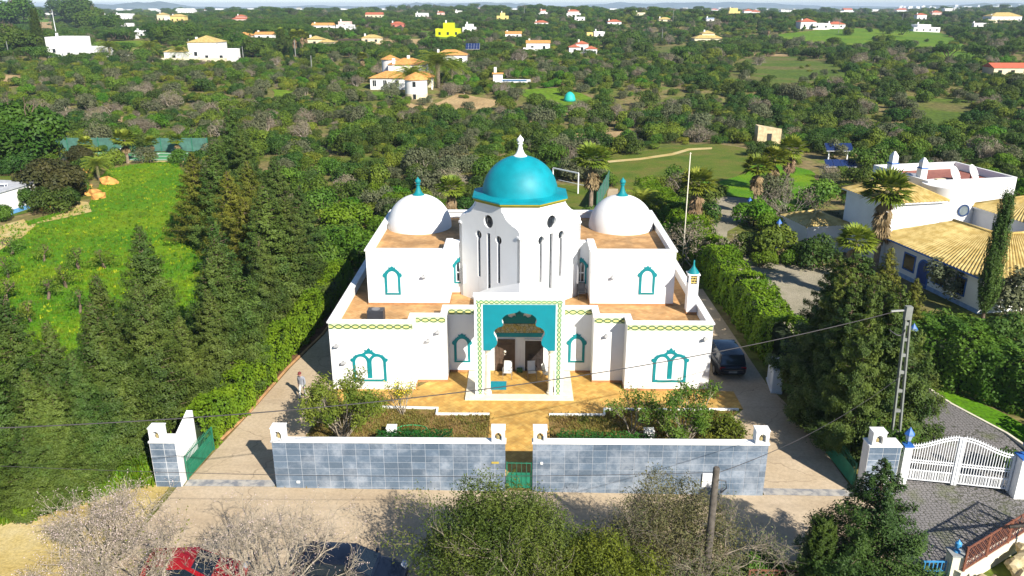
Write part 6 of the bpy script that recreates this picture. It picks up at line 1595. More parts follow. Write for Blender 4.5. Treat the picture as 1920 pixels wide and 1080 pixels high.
LABEL = {'broom': ('low yellow green broom bush of the valley', 'bush', 'low broom bushes of the valley', 'broom_bush'),
         'dark': ('dark green evergreen bush in the scrub of the valley', 'bush', 'dark evergreen bushes of the valley', 'evergreen_bush'),
         'oak': ('olive green rounded oak scrub bush of the valley', 'bush', 'oak scrub bushes of the valley', 'oak_bush'),
         'olive': ('grey green wild olive bush of the valley', 'bush', 'grey green wild olives of the valley', 'wild_olive'),
         'bright': ('fresh bright green leafy bush of the valley', 'bush', 'bright green bushes of the valley', 'leafy_bush'),
         'grey': ('bare grey brown twiggy bush of the valley', 'bush', 'bare grey bushes of the valley', 'bare_bush'),
         'pine': ('broad umbrella pine of the far slopes', 'tree', 'umbrella pines of the far slopes', 'umbrella_pine')}

def inside(poly, x, y):
    poly = np.asarray(poly); r = np.zeros(len(x), bool); j = len(poly) - 1
    for i in range(len(poly)):
        xi, yi = poly[i]; xj, yj = poly[j]
        c = ((yi > y) != (yj > y)) & (x < (xj - xi) * (y - yi) / (yj - yi + 1e-12) + xi)
        r ^= c; j = i
    return r
rng = np.random.default_rng(2024)
PX, PY_ = [], []
for y0, y1, cell in ((40, 150, 2.8), (150, 320, 3.4), (320, 700, 5.4), (700, 1250, 7.5), (1250, 2600, 15.0)):
    ys = np.arange(y0, y1, cell)
    for yy in ys:
        half = (yy + 12) * .78 + 14
        xs_ = np.arange(-half, half, cell)
        PX.append(xs_ + rng.uniform(-.45, .45, len(xs_)) * cell); PY_.append(yy + rng.uniform(-.45, .45, len(xs_)) * cell)
bx = np.concatenate(PX); by = np.concatenate(PY_)
def lowf(x, y, s, ph):   # smooth pseudo-noise for patches
    return (np.sin(x / s + ph) * np.cos(y / s * 1.3 + 2 * ph) + np.sin((x + y) / s * .63 + 3 * ph) + np.sin((x - 1.4 * y) / s * .41 + ph * 5)) / 3
keep = np.ones(len(bx), bool)
keep &= rng.random(len(bx)) < np.where(by < 150, .80, .72) - .36 * (lowf(bx, by, 16, 1.7) > .38)
keep &= ~((bx > -19) & (bx < 19) & (by < 64))                       # the villa's plot
keep &= ~((bx > -60) & (bx < -14) & (by < 62)) & ~((bx >= 15) & (bx < 60) & (by < 78))   # hand-placed planting
keep &= ~((by > 185) & (by < 245) & (bx > -48) & (bx < -8) & (rng.random(len(bx)) < .25))
wide = np.ones(len(bx), bool)
for nm, poly in EXCL:
    if nm in ('street', 'driveway', 'plaza', 'path', 'threshold', 'flower_bed', 'cobbled_yard', 'court_line'): continue
    ins = inside(poly, bx, by)
    if nm == 'field': ins &= rng.random(len(bx)) < .94
    keep &= ~ins
maxh = np.full(len(bx), 99.0); gb_ = gz(bx, by)
for cx_, cy_, hw_, reach, hh_ in CLEAR:
    lane = np.abs(bx - (cx_ * by / cy_)) < hw_ * by / cy_ * 1.02 + 1.0
    keep &= ~((np.abs(bx - cx_) < hw_ * 1.15) & (np.abs(by - cy_) < hw_ * 1.1))
    zt_ = float(gz(cx_, cy_)) + .3 * hh_                # the house stays in view above the trees in front of it
    sight = CAMZ + (zt_ - CAMZ) * by / cy_ - gb_
    maxh = np.where(lane & (by < cy_ - hw_ * .5), np.minimum(maxh, sight), maxh)
keep &= maxh > .7
bx, by, maxh = bx[keep], by[keep], maxh[keep]
n = len(bx)
rad = np.where(by < 150, 1.5, np.where(by < 320, 1.75, np.where(by < 700, 2.4, np.where(by < 1250, 3.1, 4.6)))) * np.exp(np.clip(rng.normal(0, .38, n), -.7, .5))
lf = lowf(bx, by, 24, .4); lf2 = lowf(bx, by, 40, 2.2)
u = rng.random(n) + .25 * lf
kinds = np.array(['dark', 'oak', 'olive', 'grey', 'bright', 'pine', 'broom'])
ki = np.where(u < .30, 0, np.where(u < .68, 1, np.where(u < .84, 2, np.where(u < .94, 3, 4))))
ki = np.where((by > 330) & (rng.random(n) < .30), 0, ki)
ki = np.where((by > 330) & (rng.random(n) < .16 + .5 * ((bx < -120) & (by < 700))), 5, ki)
ki = np.where((by < 95) & (rng.random(n) < .22), 4, ki)
ki = np.where((bx > 40) & (by < 300) & (rng.random(n) < .35), 0, ki)
ki = np.where((ki != 5) & (rng.random(n) < .10 + .22 * (lowf(bx, by, 33, 4.1) > .1)), 6, ki)
rad = np.where(ki == 5, rad * 1.35, np.where(ki == 6, rad * .85, rad))
hs = np.where(ki == 5, 1.0, rng.uniform(.85, 1.25, n))
rad = np.minimum(rad, maxh / (1.3 * hs)); bz = gz(bx, by)
# apparent size in the photograph decides which are individuals
sx_, sy_ = proj(bx, by, bz + rad)
app = rad / np.hypot(bx, by)
seen = (sx_ > -40) & (sx_ < 1960) & (sy_ > -20) & (sy_ < 1100)
hidden = (np.abs(sx_ - 975) < 240) & (by < 75) & (by > 60)
order = np.argsort(-(app * seen * ~hidden))
single = np.zeros(n, bool)
cnt = {}
for i in order:
    k = ki[i]
    if k == 5: continue
    if cnt.get(k, 0) < 120 and sum(cnt.values()) < 290:
        single[i] = True; cnt[k] = cnt.get(k, 0) + 1
for i in np.nonzero(single)[0]:
    k = kinds[ki[i]]; lb, ct, gp, nm = LABEL[k]
    ms = BUSH[k]
    o = inst(nm, ms[int(rng.integers(len(ms)))], None, (bx[i], by[i], bz[i] - .05), (0, 0, rng.uniform(0, 6.28)), (rad[i] * rng.uniform(.85, 1.15), rad[i] * rng.uniform(.85, 1.15), rad[i] * hs[i]))
    tag(o, lb, ct, gp)
def scatter(name, label, cat, mesh, pos, scl, rotz):
    """one stuff object: instances of a mesh on points"""
    src = bpy.data.objects.new(name + '_source', mesh)
    pm = bpy.data.meshes.new(name)
    pm.from_pydata([tuple(p) for p in pos], [], [])
    a = pm.attributes.new('inst_scale', 'FLOAT_VECTOR', 'POINT'); a.data.foreach_set('vector', np.asarray(scl, np.float32).ravel())
    a = pm.attributes.new('inst_rot', 'FLOAT_VECTOR', 'POINT'); r = np.zeros((len(pos), 3), np.float32); r[:, 2] = rotz; a.data.foreach_set('vector', r.ravel())
    o = bpy.data.objects.new(name, pm); link(o); tag(o, label, cat, None, 'stuff')
    ng = bpy.data.node_groups.new(name, 'GeometryNodeTree')
    ng.interface.new_socket('Geometry', in_out='INPUT', socket_type='NodeSocketGeometry'); ng.interface.new_socket('Geometry', in_out='OUTPUT', socket_type='NodeSocketGeometry')
    gi = ng.nodes.new('NodeGroupInput'); go = ng.nodes.new('NodeGroupOutput')
    ip = ng.nodes.new('GeometryNodeInstanceOnPoints'); oi = ng.nodes.new('GeometryNodeObjectInfo'); oi.inputs['Object'].default_value = src; oi.inputs['As Instance'].default_value = True
    for at, sock in (('inst_scale', 'Scale'), ('inst_rot', 'Rotation')):
        na = ng.nodes.new('GeometryNodeInputNamedAttribute'); na.data_type = 'FLOAT_VECTOR'; na.inputs['Name'].default_value = at
        ng.links.new(na.outputs[0], ip.inputs[sock])
    ng.links.new(gi.outputs[0], ip.inputs['Points']); ng.links.new(oi.outputs['Geometry'], ip.inputs['Instance']); ng.links.new(ip.outputs[0], go.inputs[0])
    md = o.modifiers.new('scatter', 'NODES'); md.node_group = ng
    return o
for k in range(7):
    lb, ct, gp, nm = LABEL[kinds[k]]
    for j, me in enumerate(BUSH[kinds[k]]):
        sel = np.nonzero((ki == k) & ~single & (np.arange(n) % len(BUSH[kinds[k]]) == j))[0]
        if len(sel) == 0: continue
        s3 = np.stack([rad[sel], rad[sel], rad[sel] * hs[sel]], 1)
        lift = np.where(ki[sel] == 5, rad[sel] * .35, -.1)
        scatter('far_' + nm, 'far mass of ' + gp, ct, me, np.stack([bx[sel], by[sel], bz[sel] + lift], 1), s3, rng.uniform(0, 6.28, len(sel)))
print('bushes', n, 'singles', int(single.sum()))

# ---- conifers
def conifer_meshes(name, seed, leafm, h=10.0, R=2.6, nb=150, n=9000, leaf=.20, droop=.0, power=.85, base=.06, asp=.4):
    rng = np.random.default_rng(seed)
    t = np.linspace(base, .985, nb) ** 1.0
    az = np.arange(nb) * 2.39996 + rng.uniform(-.5, .5, nb)
    Lb = R * (1 - t) ** power * rng.uniform(.62, 1.18, nb) + .12
    k = rng.choice(nb, n, p=Lb ** 1.35 / (Lb ** 1.35).sum())
    uu = .06 + .96 * rng.random(n) ** .60
    tilt = .30 + droop
    d = np.stack([np.cos(az[k]), np.sin(az[k]), np.zeros(n)], 1); side = np.stack([-np.sin(az[k]), np.cos(az[k]), np.zeros(n)], 1)
    wdt = Lb[k] * .26 * (1.15 - uu * .6)
    P = d * (Lb[k] * uu)[:, None] + side * (rng.standard_normal(n) * wdt * .6)[:, None]
    P[:, 2] = h * t[k] + Lb[k] * uu * (tilt * uu - .12) + rng.standard_normal(n) * .10 * (.5 + Lb[k] / R)
    N = d * .55 + np.array([0, 0, .75]) + .55 * unit(rng, n)
    crown = leaf_quads(P, N, leaf, leaf * asp, rng)
    cm = np_mesh(name + '_crown', *crown, leafm)
    segs = [((0, 0, -.3), (0, 0, h * .45), h * .022, h * .014), ((0, 0, h * .45), (0, 0, h * .97), h * .014, .02)]
    for i in range(0, nb):
        e = np.array([math.cos(az[i]) * Lb[i] * .8, math.sin(az[i]) * Lb[i] * .8, h * t[i] + Lb[i] * .8 * (tilt * .8 - .12)])
        segs.append(((0, 0, h * t[i] - .1), e, .035, .012))
    tm = np_mesh(name + '_trunk', *limb_tubes(segs, 5), BARK)
    return cm, tm
CYP = [conifer_meshes('cypress', 201 + i, LF_CON, 10, 3.1, 230, 42000, .088, -.05, .85, .05, .42) for i in range(4)]
CYPY = conifer_meshes('golden_cypress', 221, LF_CONY, 10, 3.1, 200, 30000, .095, -.05, .85, .05, .42)
SPR = conifer_meshes('spruce', 231, LF_SPR, 6.3, 3.3, 120, 44000, .075, -.12, .92, .02, .36)
CYPT = conifer_meshes('slim_cypress', 241, LF_DARK, 10, .95, 420, 26000, .10, 1.6, .28)
LF_CED = leaf_mat('cedar_spray', (0.042, 0.08, 0.014), (0.12, 0.16, 0.022), .18, .5, hue=.012, rnd=.10)
CED = [conifer_meshes('shaggy_cypress', 251 + i, LF_CED, 10, 3.5, 95, 54000, .088, -.08, .7, .05, .42) for i in range(2)]
def tree(name, meshes, x, y, label, cat, group, s=(1, 1, 1), rz=0, z=None):
    t = thing(name, label, cat, (x, y, (float(gz(x, y)) if z is None else z)), rz, group)
    t.scale = s
    inst('crown', meshes[0], t); inst('trunk', meshes[1], t)
    return t
rs = random.Random(9)
CON_L = [(258, 420, 9.5), (178, 512, 8.5), (85, 600, 7.6), (4, 556, 8.5), (-45, 640, 7.5), (405, 440, 9.5), (462, 415, 10), (495, 480, 8.5), (425, 530, 8.5), (330, 565, 8.5), (250, 590, 7.6), (150, 660, 6.6), (225, 700, 6.2), (45, 690, 6.5), (320, 665, 6.5), (395, 640, 6.5), (300, 750, 5.0), (370, 735, 4.6), (105, 750, 5.0), (205, 780, 4.4), (40, 800, 4.2), (450, 590, 6.0), (520, 440, 7.5), (-80, 760, 5.0), (470, 540, 7.0)]
for i, (x, y, h) in enumerate(CON_L):
    X_, Y_ = G(x, y, h); k = h / 10
    w = k * rs.uniform(.88, 1.1) if h > 5.6 else k * 1.55
    X_ = min(X_, (-17.6 if Y_ > 42 else -18.6 - .35 * (42 - Y_) ) - (w - .7) * 1.6)
    tree('cypress_tree', CYP[i % 4], X_, Y_, *(('slim pointed cypress standing out on the meadow side of the grove', 'tree', 'pointed cypresses on the meadow side') if i < 5 else (('low bushy cypress on the street side of the grove', 'tree', 'low cypresses on the street side') if h < 5.6 else ('tall feathery cypress in the grove between the meadow and the drive', 'tree', 'tall cypresses of the grove'))), (w, w, k), rs.uniform(0, 6.28))
CON_M = [(358, 283, 9), (398, 264, 10), (428, 195, 11), (462, 300, 9), (512, 290, 9.5), (492, 345, 10), (425, 318, 9.5), (532, 365, 9), (448, 240, 9), (455, 370, 8.5), (560, 345, 8)]
for i, (x, y, h) in enumerate(CON_M):
    X_, Y_ = G(x, y, h); k = h / 10; w = k * rs.uniform(1.0, 1.3)
    tree('cypress_tree', CYP[i % 4] if i % 3 else CYPY, X_, Y_, 'yellow green layered cypress beside the upper meadow' if i % 3 == 0 else 'dark olive cypress at the far edge of the meadow', 'tree', 'golden cypresses by the meadow' if i % 3 == 0 else 'cypresses at the far edge of the meadow', (w, w, k), rs.uniform(0, 6.28))
CON_R = [(1520, 470, 9.3), (1475, 565, 8.5), (1575, 520, 8.8), (1545, 590, 8.4), (1605, 575, 8.0), (1500, 640, 7.6), (1570, 670, 6.6), (1630, 640, 6.6), (1545, 735, 5.0), (1455, 630, 7.0)]
for i, (x, y, h) in enumerate(CON_R):
    X_, Y_ = G(x, y, h); k = h / 10; w = k * rs.uniform(1.1, 1.35)
    X_ = max(X_, 17.6 + (w - .6) * 2.0); Y_ = max(Y_, 38.2 + (i % 3) * .8)
    tree('cypress_tree', CED[i % 2], X_, Y_, 'dark shaggy cypress in the row shading the right hand drive', 'tree', 'cypresses shading the right hand drive', (w, w, k), rs.uniform(0, 6.28))
for X_, Y_, h, w in ((16.95, 36.1, 9.8, .52), (18.9, 37.4, 9.2, .72), (17.1, 38.6, 8.8, .60), (17.6, 41.0, 8.8, .68), (18.2, 43.8, 8.8, .72)):
    tree('cypress_tree', CED[int(Y_) % 2], X_, Y_, 'dark shaggy cypress in the row shading the right hand drive', 'tree', 'cypresses shading the right hand drive', (w, w, h / 10), Y_)
for x, y, h in ((1672, 462, 7.2), (1720, 520, 5.8)):
    X_, Y_ = G(x, y, h); k = h / 10; tree('golden_cypress', CYPY, X_, Y_, 'golden green cypress in front of the neighbour house', 'tree', 'golden cypresses by the neighbour house', (k, k, k), x)
tree('spruce_tree', SPR, 13.75, 26.2, 'dense dark green spruce standing beside the street and the cobbled yard', 'tree', None, (1, 1, 1), 0.4)
tree('slim_cypress', CYPT, 11.75, 26.1, 'small dark column cypress between the lattice fences', 'tree', None, (.62, .62, .36), 0)
tree('slim_cypress', CYPT, *G(1842, 600), 'tall slim cypress in front of the neighbour house', 'tree', None, (.72, .72, .93), 1)
for x, yb, yt in ((78, 106, 38), (305, 84, 55), (532, 108, 60), (548, 122, 92), (525, 100, 70)):
    X_, Y_ = G(x, yb); h = (yb - yt) * math.hypot(X_, Y_) / FPX
    tree('tall_conifer', CYPT if x != 532 else CYP[1], X_, Y_, 'tall dark conifer standing over the villas of the far slope', 'tree', 'tall conifers of the far slope', (h * .13, h * .13, h / 10), x)

# ---- broad trees round the lawns
def broad_meshes(name, seed, leafm, n, leaf, m, h, lift, flat=.85, trunk_r=.06, bark=BARK):
    rng = np.random.default_rng(seed)
    cm = np_mesh(name + '_crown', *blob_crown(rng, random_blobs(rng, m, 1.0, h, (.26, .44), lift), n, leaf, flat), leafm)
    segs, _ = grow(rng, (0, 0, -.1), (0, 0, 1), lift + .1, trunk_r, 3, .6, .2)
    return cm, np_mesh(name + '_trunk', *limb_tubes(segs, 6), bark)
BIGPINE = broad_meshes('round_pine', 301, LF_PINE, 9000, .05, 22, 1.35, .5)
BROWN = broad_meshes('carob', 302, leaf_mat('carob_leaf', (0.0374, 0.0422, 0.0109), (0.0646, 0.0578, 0.0163), .15, .5), 9000, .05, 18, 1.1, .25)
ROUND = broad_meshes('round_tree', 303, LF_DARK, 5000, .06, 14, 1.2, .25)
ORCH = broad_meshes('orchard_tree', 304, LF_OAK, 520, .06, 9, 1.25, .5, .8, .10, BARK)
def at_tree(px, r, h, meshes, name, label, group=None, rz=0.0):
    X_, Y_ = G(*px); tree(name, meshes, X_, Y_, label, 'tree', group, (r, r, h), rz)
at_tree((55, 312), 6.6, 6.6, BIGPINE, 'round_pine', 'huge round topped pine behind the cottage lawn'); at_tree((5, 316), 6.0, 5.8, BIGPINE, 'round_pine', 'large pine shading the cottage lawn, next to the huge round pine', None, 2)
at_tree((98, 378), 4.4, 4.4, BROWN, 'carob_tree', 'round brownish green carob tree beside the cottage'); at_tree((128, 388), 1.7, 2.0, ROUND, 'round_shrub', 'dark glossy round shrub beside the carob tree'); at_tree((45, 392), 2.0, 2.2, ROUND, 'round_shrub', 'dark round shrub against the cottage wall')
at_tree((150, 312), 2.2, 2.6, BROWN, 'carob_tree', 'small brownish tree by the tennis court')
for i, (x, y) in enumerate(((84, 492), (150, 505), (197, 503), (15, 522), (90, 562), (14, 570), (60, 605), (125, 540), (22, 478), (150, 590))):
    at_tree((x, y), 1.25 + .25 * (i % 3), 1.35 + .2 * (i % 2), ORCH, 'orchard_tree', 'stumpy pruned fruit tree with a sparse crown on the meadow', 'fruit trees on the meadow', i * 1.3)
for x, y, r in ((40, 106, 11), (75, 100, 9), (12, 92, 9), (30, 60, 12), (150, 48, 10), (175, 60, 9), (205, 66, 8), (130, 40, 9), (318, 84, 8), (345, 78, 8), (300, 78, 8), (480, 108, 8), (455, 100, 8), (600, 108, 6), (640, 104, 6), (700, 112, 6), (430, 84, 7), (1180, 92, 8), (1150, 96, 7)):
    X_, Y_ = G(x, y); r *= math.hypot(X_, Y_) / 420; tree('umbrella_pine', BIGPINE, X_, Y_, 'broad green umbrella pine among the villas of the far slope', 'tree', 'umbrella pines among the villas', (r, r, r * .85), x)

# ---- palms
def fan_palm(name, seed, h=6.5, skirt=1.6, nf=38, fr=1.95):
    rng = np.random.default_rng(seed)
    def fan(P0, d, L, blades, width, droop):
        V, F = [], []
        d = d / np.linalg.norm(d); s = np.cross(d, (0, 0, 1.)); s /= max(np.linalg.norm(s), 1e-6); u = np.cross(s, d)
        hub = P0 + d * L * .45
        V += [P0 - s * .02, P0 + s * .02, hub + s * .015, hub - s * .015]; F.append((0, 1, 2, 3))
        for j in range(blades):
            a = (j / (blades - 1) - .5) * width
            bd = d * math.cos(a) + s * math.sin(a) + u * rng.normal(0, .08)
            tip = hub + bd * L * .62 * (1 - .18 * abs(a)) + np.array([0, 0, -droop * L * .25])
            pr = np.cross(bd, u); pr /= max(np.linalg.norm(pr), 1e-6); mid = hub + bd * L * .33
            b = len(V); V += [hub, mid + pr * .10, tip, mid - pr * .10]; F.append((b, b + 1, b + 2, b + 3))
        return V, F
    Vl, Fl = [], []; Vd, Fd = [], []
    def push(Vt, Ft, v, f):
        b = len(Vt); Vt += v; Ft += [tuple(i + b for i in q) for q in f]
    top = np.array([0, 0, h])
    for i in range(nf):
        a = i * 2.4; el = 1.25 - 1.75 * (i / nf)
        d = np.array([math.cos(a) * math.cos(el), math.sin(a) * math.cos(el), math.sin(el)]); push(Vl, Fl, *fan(top, d, fr * rng.uniform(.85, 1.15), 11, 2.3, .3))
    for i in range(int(nf * (1.3 if skirt > .5 else .5))):
        a = i * 2.4 + 1; z = h - .2 - skirt * rng.random()
        d = np.array([math.cos(a) * .35, math.sin(a) * .35, -1.]); push(Vd, Fd, *fan(np.array([0, 0, z]) + d * .08, d, fr * .85 * rng.uniform(.7, 1.1), 9, 1.7, .2))
    live = np_mesh(name + '_fronds', Vl, Fl, LF_PALM); dead = np_mesh(name + '_skirt', Vd, Fd, LF_DEAD)
    tr = MB(); pr = []
    for k in range(int(h / .25)):
        z = k * .25; r = .22 - .06 * z / h; pr += [(r, z), (r * 1.08, z + .18)]
    tr.lathe([(.3, -.3)] + pr + [(.12, h)], (0, 0, 0), 9)
    return live, tr.mesh(name + '_trunk', mat('palm_trunk', (0.22, 0.17, 0.12), 0.95, 0.25, 3), True), dead
def date_palm(name, seed, h=3.0, L=3.3, nf=46):
    rng = np.random.default_rng(seed); V, F = [], []
    for i in range(nf):
        a = i * 2.4; el = 1.35 - 1.5 * (i / nf); d = np.array([math.cos(a), math.sin(a), 0]); s = np.array([-math.sin(a), math.cos(a), 0]); Lf = L * rng.uniform(.85, 1.1)
        pts = []
        for q in range(9):
            w = q / 8; pts.append(np.array([0, 0, h]) + d * Lf * w * math.cos(el * (1 - .3 * w)) + np.array([0, 0, Lf * (math.sin(el) * w - .55 * w * w)]))
        for q in range(8):
            for e in (-1, 1):
                for z in (0., .5):
                    b = len(V); c = pts[q] + (pts[q + 1] - pts[q]) * z; t_ = (pts[q + 1] - pts[q]); tip = c + s * e * Lf * .24 * (1 - .5 * (q / 8)) + t_ * 1.0 - np.array([0, 0, .05 * Lf])
                    V += [c, c + t_ * .35, tip, c + t_ * .1 - np.array([0, 0, .03])]; F.append((b, b + 1, b + 2, b + 3))
    live = np_mesh(name + '_fronds', V, F, LF_PALM)
    tr = MB().lathe([(.27, -.3), (.24, h * .5), (.30, h * .85), (.2, h)], (0, 0, 0), 10).mesh(name + '_trunk', MATS['palm_trunk'], True)
    return live, tr, None
FAN = [fan_palm('fan_palm', 401), fan_palm('fan_palm', 402, skirt=2.6)]
FANS = fan_palm('short_fan_palm', 404, 3.2, .35, 34, 1.7)
DATE = date_palm('date_palm', 403)
def palm(px_base, px_top, label, group=None, proto=None, rz=0.0):
    X_, Y_ = G(*px_base); pr = proto or FAN[0]
    h = (22 - float(gz(X_, Y_))) - 0; _, zt = atY(px_top[0], px_top[1], Y_)
    zt -= float(gz(X_, Y_))
    if pr is not DATE and zt < 5.6: pr = FANS
    base_h = 3.0 if pr is DATE else (3.2 if pr is FANS else 6.5)
    tot = base_h + (1.5 if pr is not DATE else 1.6)
    k = max(.35, zt / tot)
    kx = k if (pr is DATE or pr is FANS) else min(1.15, max(k * 1.15, .75))
    t = thing('palm_tree', label, 'palm', (X_, Y_, float(gz(X_, Y_))), rz, group)
    t.scale = (kx, kx, k)
    inst('fronds', pr[0], t); inst('trunk', pr[1], t)
    if pr[2]: inst('dead_skirt', pr[2], t)
palm((1640, 505), (1632, 322), 'shaggy fan palm in front of the upper storey of the neighbour house', None, FAN[1])
palm((1590, 560), (1580, 425), 'short fan palm by the porch of the neighbour house', None, FAN[1], 1)
palm((1412, 404), (1418, 292), 'tall fan palm at the bend of the gravel drive', None, FAN[0], 2)
palm((1443, 386), (1450, 276), 'tall fan palm standing between two others above the gravel drive', None, FAN[0], 3)
palm((1473, 366), (1480, 258), 'tall fan palm nearest the solar panels', None, FAN[0], 4)
palm((1107, 408), (1115, 272), 'fan palm between the football goal and the white dome', None, FAN[0], 5)
palm((1300, 450), (1310, 318), 'thick skirted fan palm beside the flagpole', None, FAN[1], 6)
palm((848, 435), (848, 332), 'fan palm rising behind the villa roof between the domes', None, FAN[1], 7)
palm((1200, 425), (1195, 352), 'arching date palm behind the white dome', None, DATE, 1)
palm((240, 306), (238, 240), 'fan palm in front of the tennis court', None, FAN[0], 1)
palm((165, 300), (165, 255), 'pale fan palm at the corner of the tennis court', None, FAN[0], 2)
palm((287, 292), (287, 254), 'fan palm behind the tennis court against the green fence', None, FAN[0], 3)
palm((334, 290), (334, 250), 'fan palm at the end of the green court fence', None, FAN[0], 4)
palm((186, 338), (188, 292), 'low arching date palm by the orange rocks', None, DATE, 2)
palm((283, 306), (283, 287), 'tiny palm at the edge of the tennis court', None, DATE, 3)
palm((770, 178), (768, 120), 'big date palm beside the columned porch of the valley villa', None, DATE, 1)
palm((822, 165), (820, 92), 'tall date palm behind the valley villa', None, DATE, 2); palm((848, 158), (846, 108), 'date palm in front of the white villa with the ochre roof', None, DATE, 3)
palm((681, 140), (680, 98), 'slim fan palm beside the valley villa', None, FAN[0], 3)
palm((208, 112), (206, 74), 'date palm beside the white flat roofed villa', None, DATE, 2); palm((283, 112), (282, 74), 'date palm in front of the white villa with the wide garage', None, DATE, 4); palm((340, 118), (338, 84), 'date palm against the white villa with the wide garage', None, DATE, 5)
for x, yb, yt in ((555, 112, 56), (530, 95, 52), (568, 100, 56), (575, 96, 60), (470, 80, 56), (1440, 72, 50), (1398, 78, 60), (225, 48, 28)):
    palm((x, yb), (x, yt), 'tall slim fan palm among the villas of the far slope', 'fan palms of the far slope', FAN[0], x)
for x, y in ((160, 328), (205, 345), (175, 365), (185, 372), (95, 392), (160, 355)):
    X_, Y_ = G(x, y); rock(X_, Y_, .2, .95, x, 'orange garden boulder by the dirt path', 'orange boulders by the dirt path', mat('orange_rock', (0.55, 0.27, 0.07), 0.9, .3, 1.5, .4, 6))

# ---- hedges
LF_HEDGE = leaf_mat('hedge_leaf', (0.075, 0.195, 0.009), (0.155, 0.30, 0.013), .3, .6, rnd=.05)
def hedge(name, line, w, h, label, leafm, leaf=.10, dens=70, wav=.25, seed=1, z0=None):
    rng = np.random.default_rng(seed); P, N = [], []
    for a, b in zip(line[:-1], line[1:]):
        a = np.array(a, float); b = np.array(b, float); L = np.linalg.norm(b - a); d = (b - a) / L; s = np.array([-d[1], d[0]])
        m = int(L * (2 * h + w) * dens)
        u = rng.random(m) * L; q = rng.random(m) * (2 * h + w)
        x = np.where(q < h, -w / 2, np.where(q < h + w, q - h - w / 2, w / 2)); z = np.where(q < h, q, np.where(q < h + w, h, q - h - w))
        nn = np.where((q < h)[:, None], -np.append(s, 0), np.where((q < h + w)[:, None], np.array([0, 0, 1.]), np.append(s, 0)))
        bul = wav * (np.sin(u * 1.7 + z * 2 + seed) + np.sin(u * 3.9 + x * 2.3)) * .5
        x = x + nn @ np.append(s, 0) * bul * .6 - np.sign(x) * np.clip(z - h * .75, 0, 9) * .35; z = z * (1 + .12 * np.sin(u * .9 + seed)) + nn[:, 2] * bul * .6
        x += rng.normal(0, .07, m); z += rng.normal(0, .06, m); xy = a + d * u[:, None] + s * x[:, None]
        P.append(np.column_stack([xy, gz(xy[:, 0], xy[:, 1]) + np.maximum(z, .03)])); N.append(nn + .7 * unit(rng, m) + np.array([0, 0, .2]))
    o = thing(name, label, 'hedge', (*line[0], 0))
    k = np_mesh('foliage', *leaf_quads(np.concatenate(P), np.concatenate(N), leaf, leaf * .6, rng), leafm); c = inst('foliage', k, o, world=True)
    core = MB()
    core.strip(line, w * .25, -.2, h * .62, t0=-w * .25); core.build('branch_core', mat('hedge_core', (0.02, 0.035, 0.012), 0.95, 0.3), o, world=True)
    return o
hedge('hedge', [(-16.9, 36.2), (-16.3, 40.5), (-15.9, 46.5), (-15.3, 53), (-15.0, 64)], 1.3, 2.1, 'fresh green hedge along the sunlit drive', LF_HEDGE, .10, 190, .35, 1)
hedge('hedge', [(17.2, 47), (17.0, 56), (16.6, 66), (16.0, 78), (14.5, 92)], 2.6, 2.9, 'long bright green hedge beside the right flank of the villa', LF_HEDGE, .11, 150, .4, 2)
hedge('hedge', [(23.4, 49.6), (27.6, 44.4), (31, 40.5), (33.5, 36)], 3.6, 3.3, 'massive dark clipped hedge behind the cobbled drive', LF_OAK, .11, 150, .45, 3)
hedge('hedge', [(28.8, 37.8), (30.2, 33.0), (30, 30)], 1.8, 2.2, 'dark hedge beyond the white gate post', LF_DARK, .11, 120, .3, 4)
hedge('hedge', [(-7.6, 36.9), (-3.6, 36.8)], .95, .8, 'low clipped dark green hedge behind the slate wall next to the hose', leaf_mat('box_leaf', (0.02, 0.085, 0.012), (0.045, 0.13, 0.015), .2, .8), .07, 170, .12, 5)
hedge('hedge', [(1.95, 36.9), (7.2, 36.8)], 1.0, .75, 'low clipped dark green hedge behind the wall with the meter cabinet', MATS['box_leaf'], .07, 160, .15, 6)
hedge('hedge', [(-22, 66), (-17, 72), (-12, 66), (-6, 68), (4, 67), (10, 70)], 3.0, 2.2, 'wild green thicket along the back of the villa', LF_OAK, .14, 80, .6, 7)
hedge('hedge', P((1300, 90), (1370, 86), (1440, 84), (1500, 90)), 4, 3.5, 'long dark clipped hedge below the cream villa', LF_DARK, .3, 12, .5, 8)

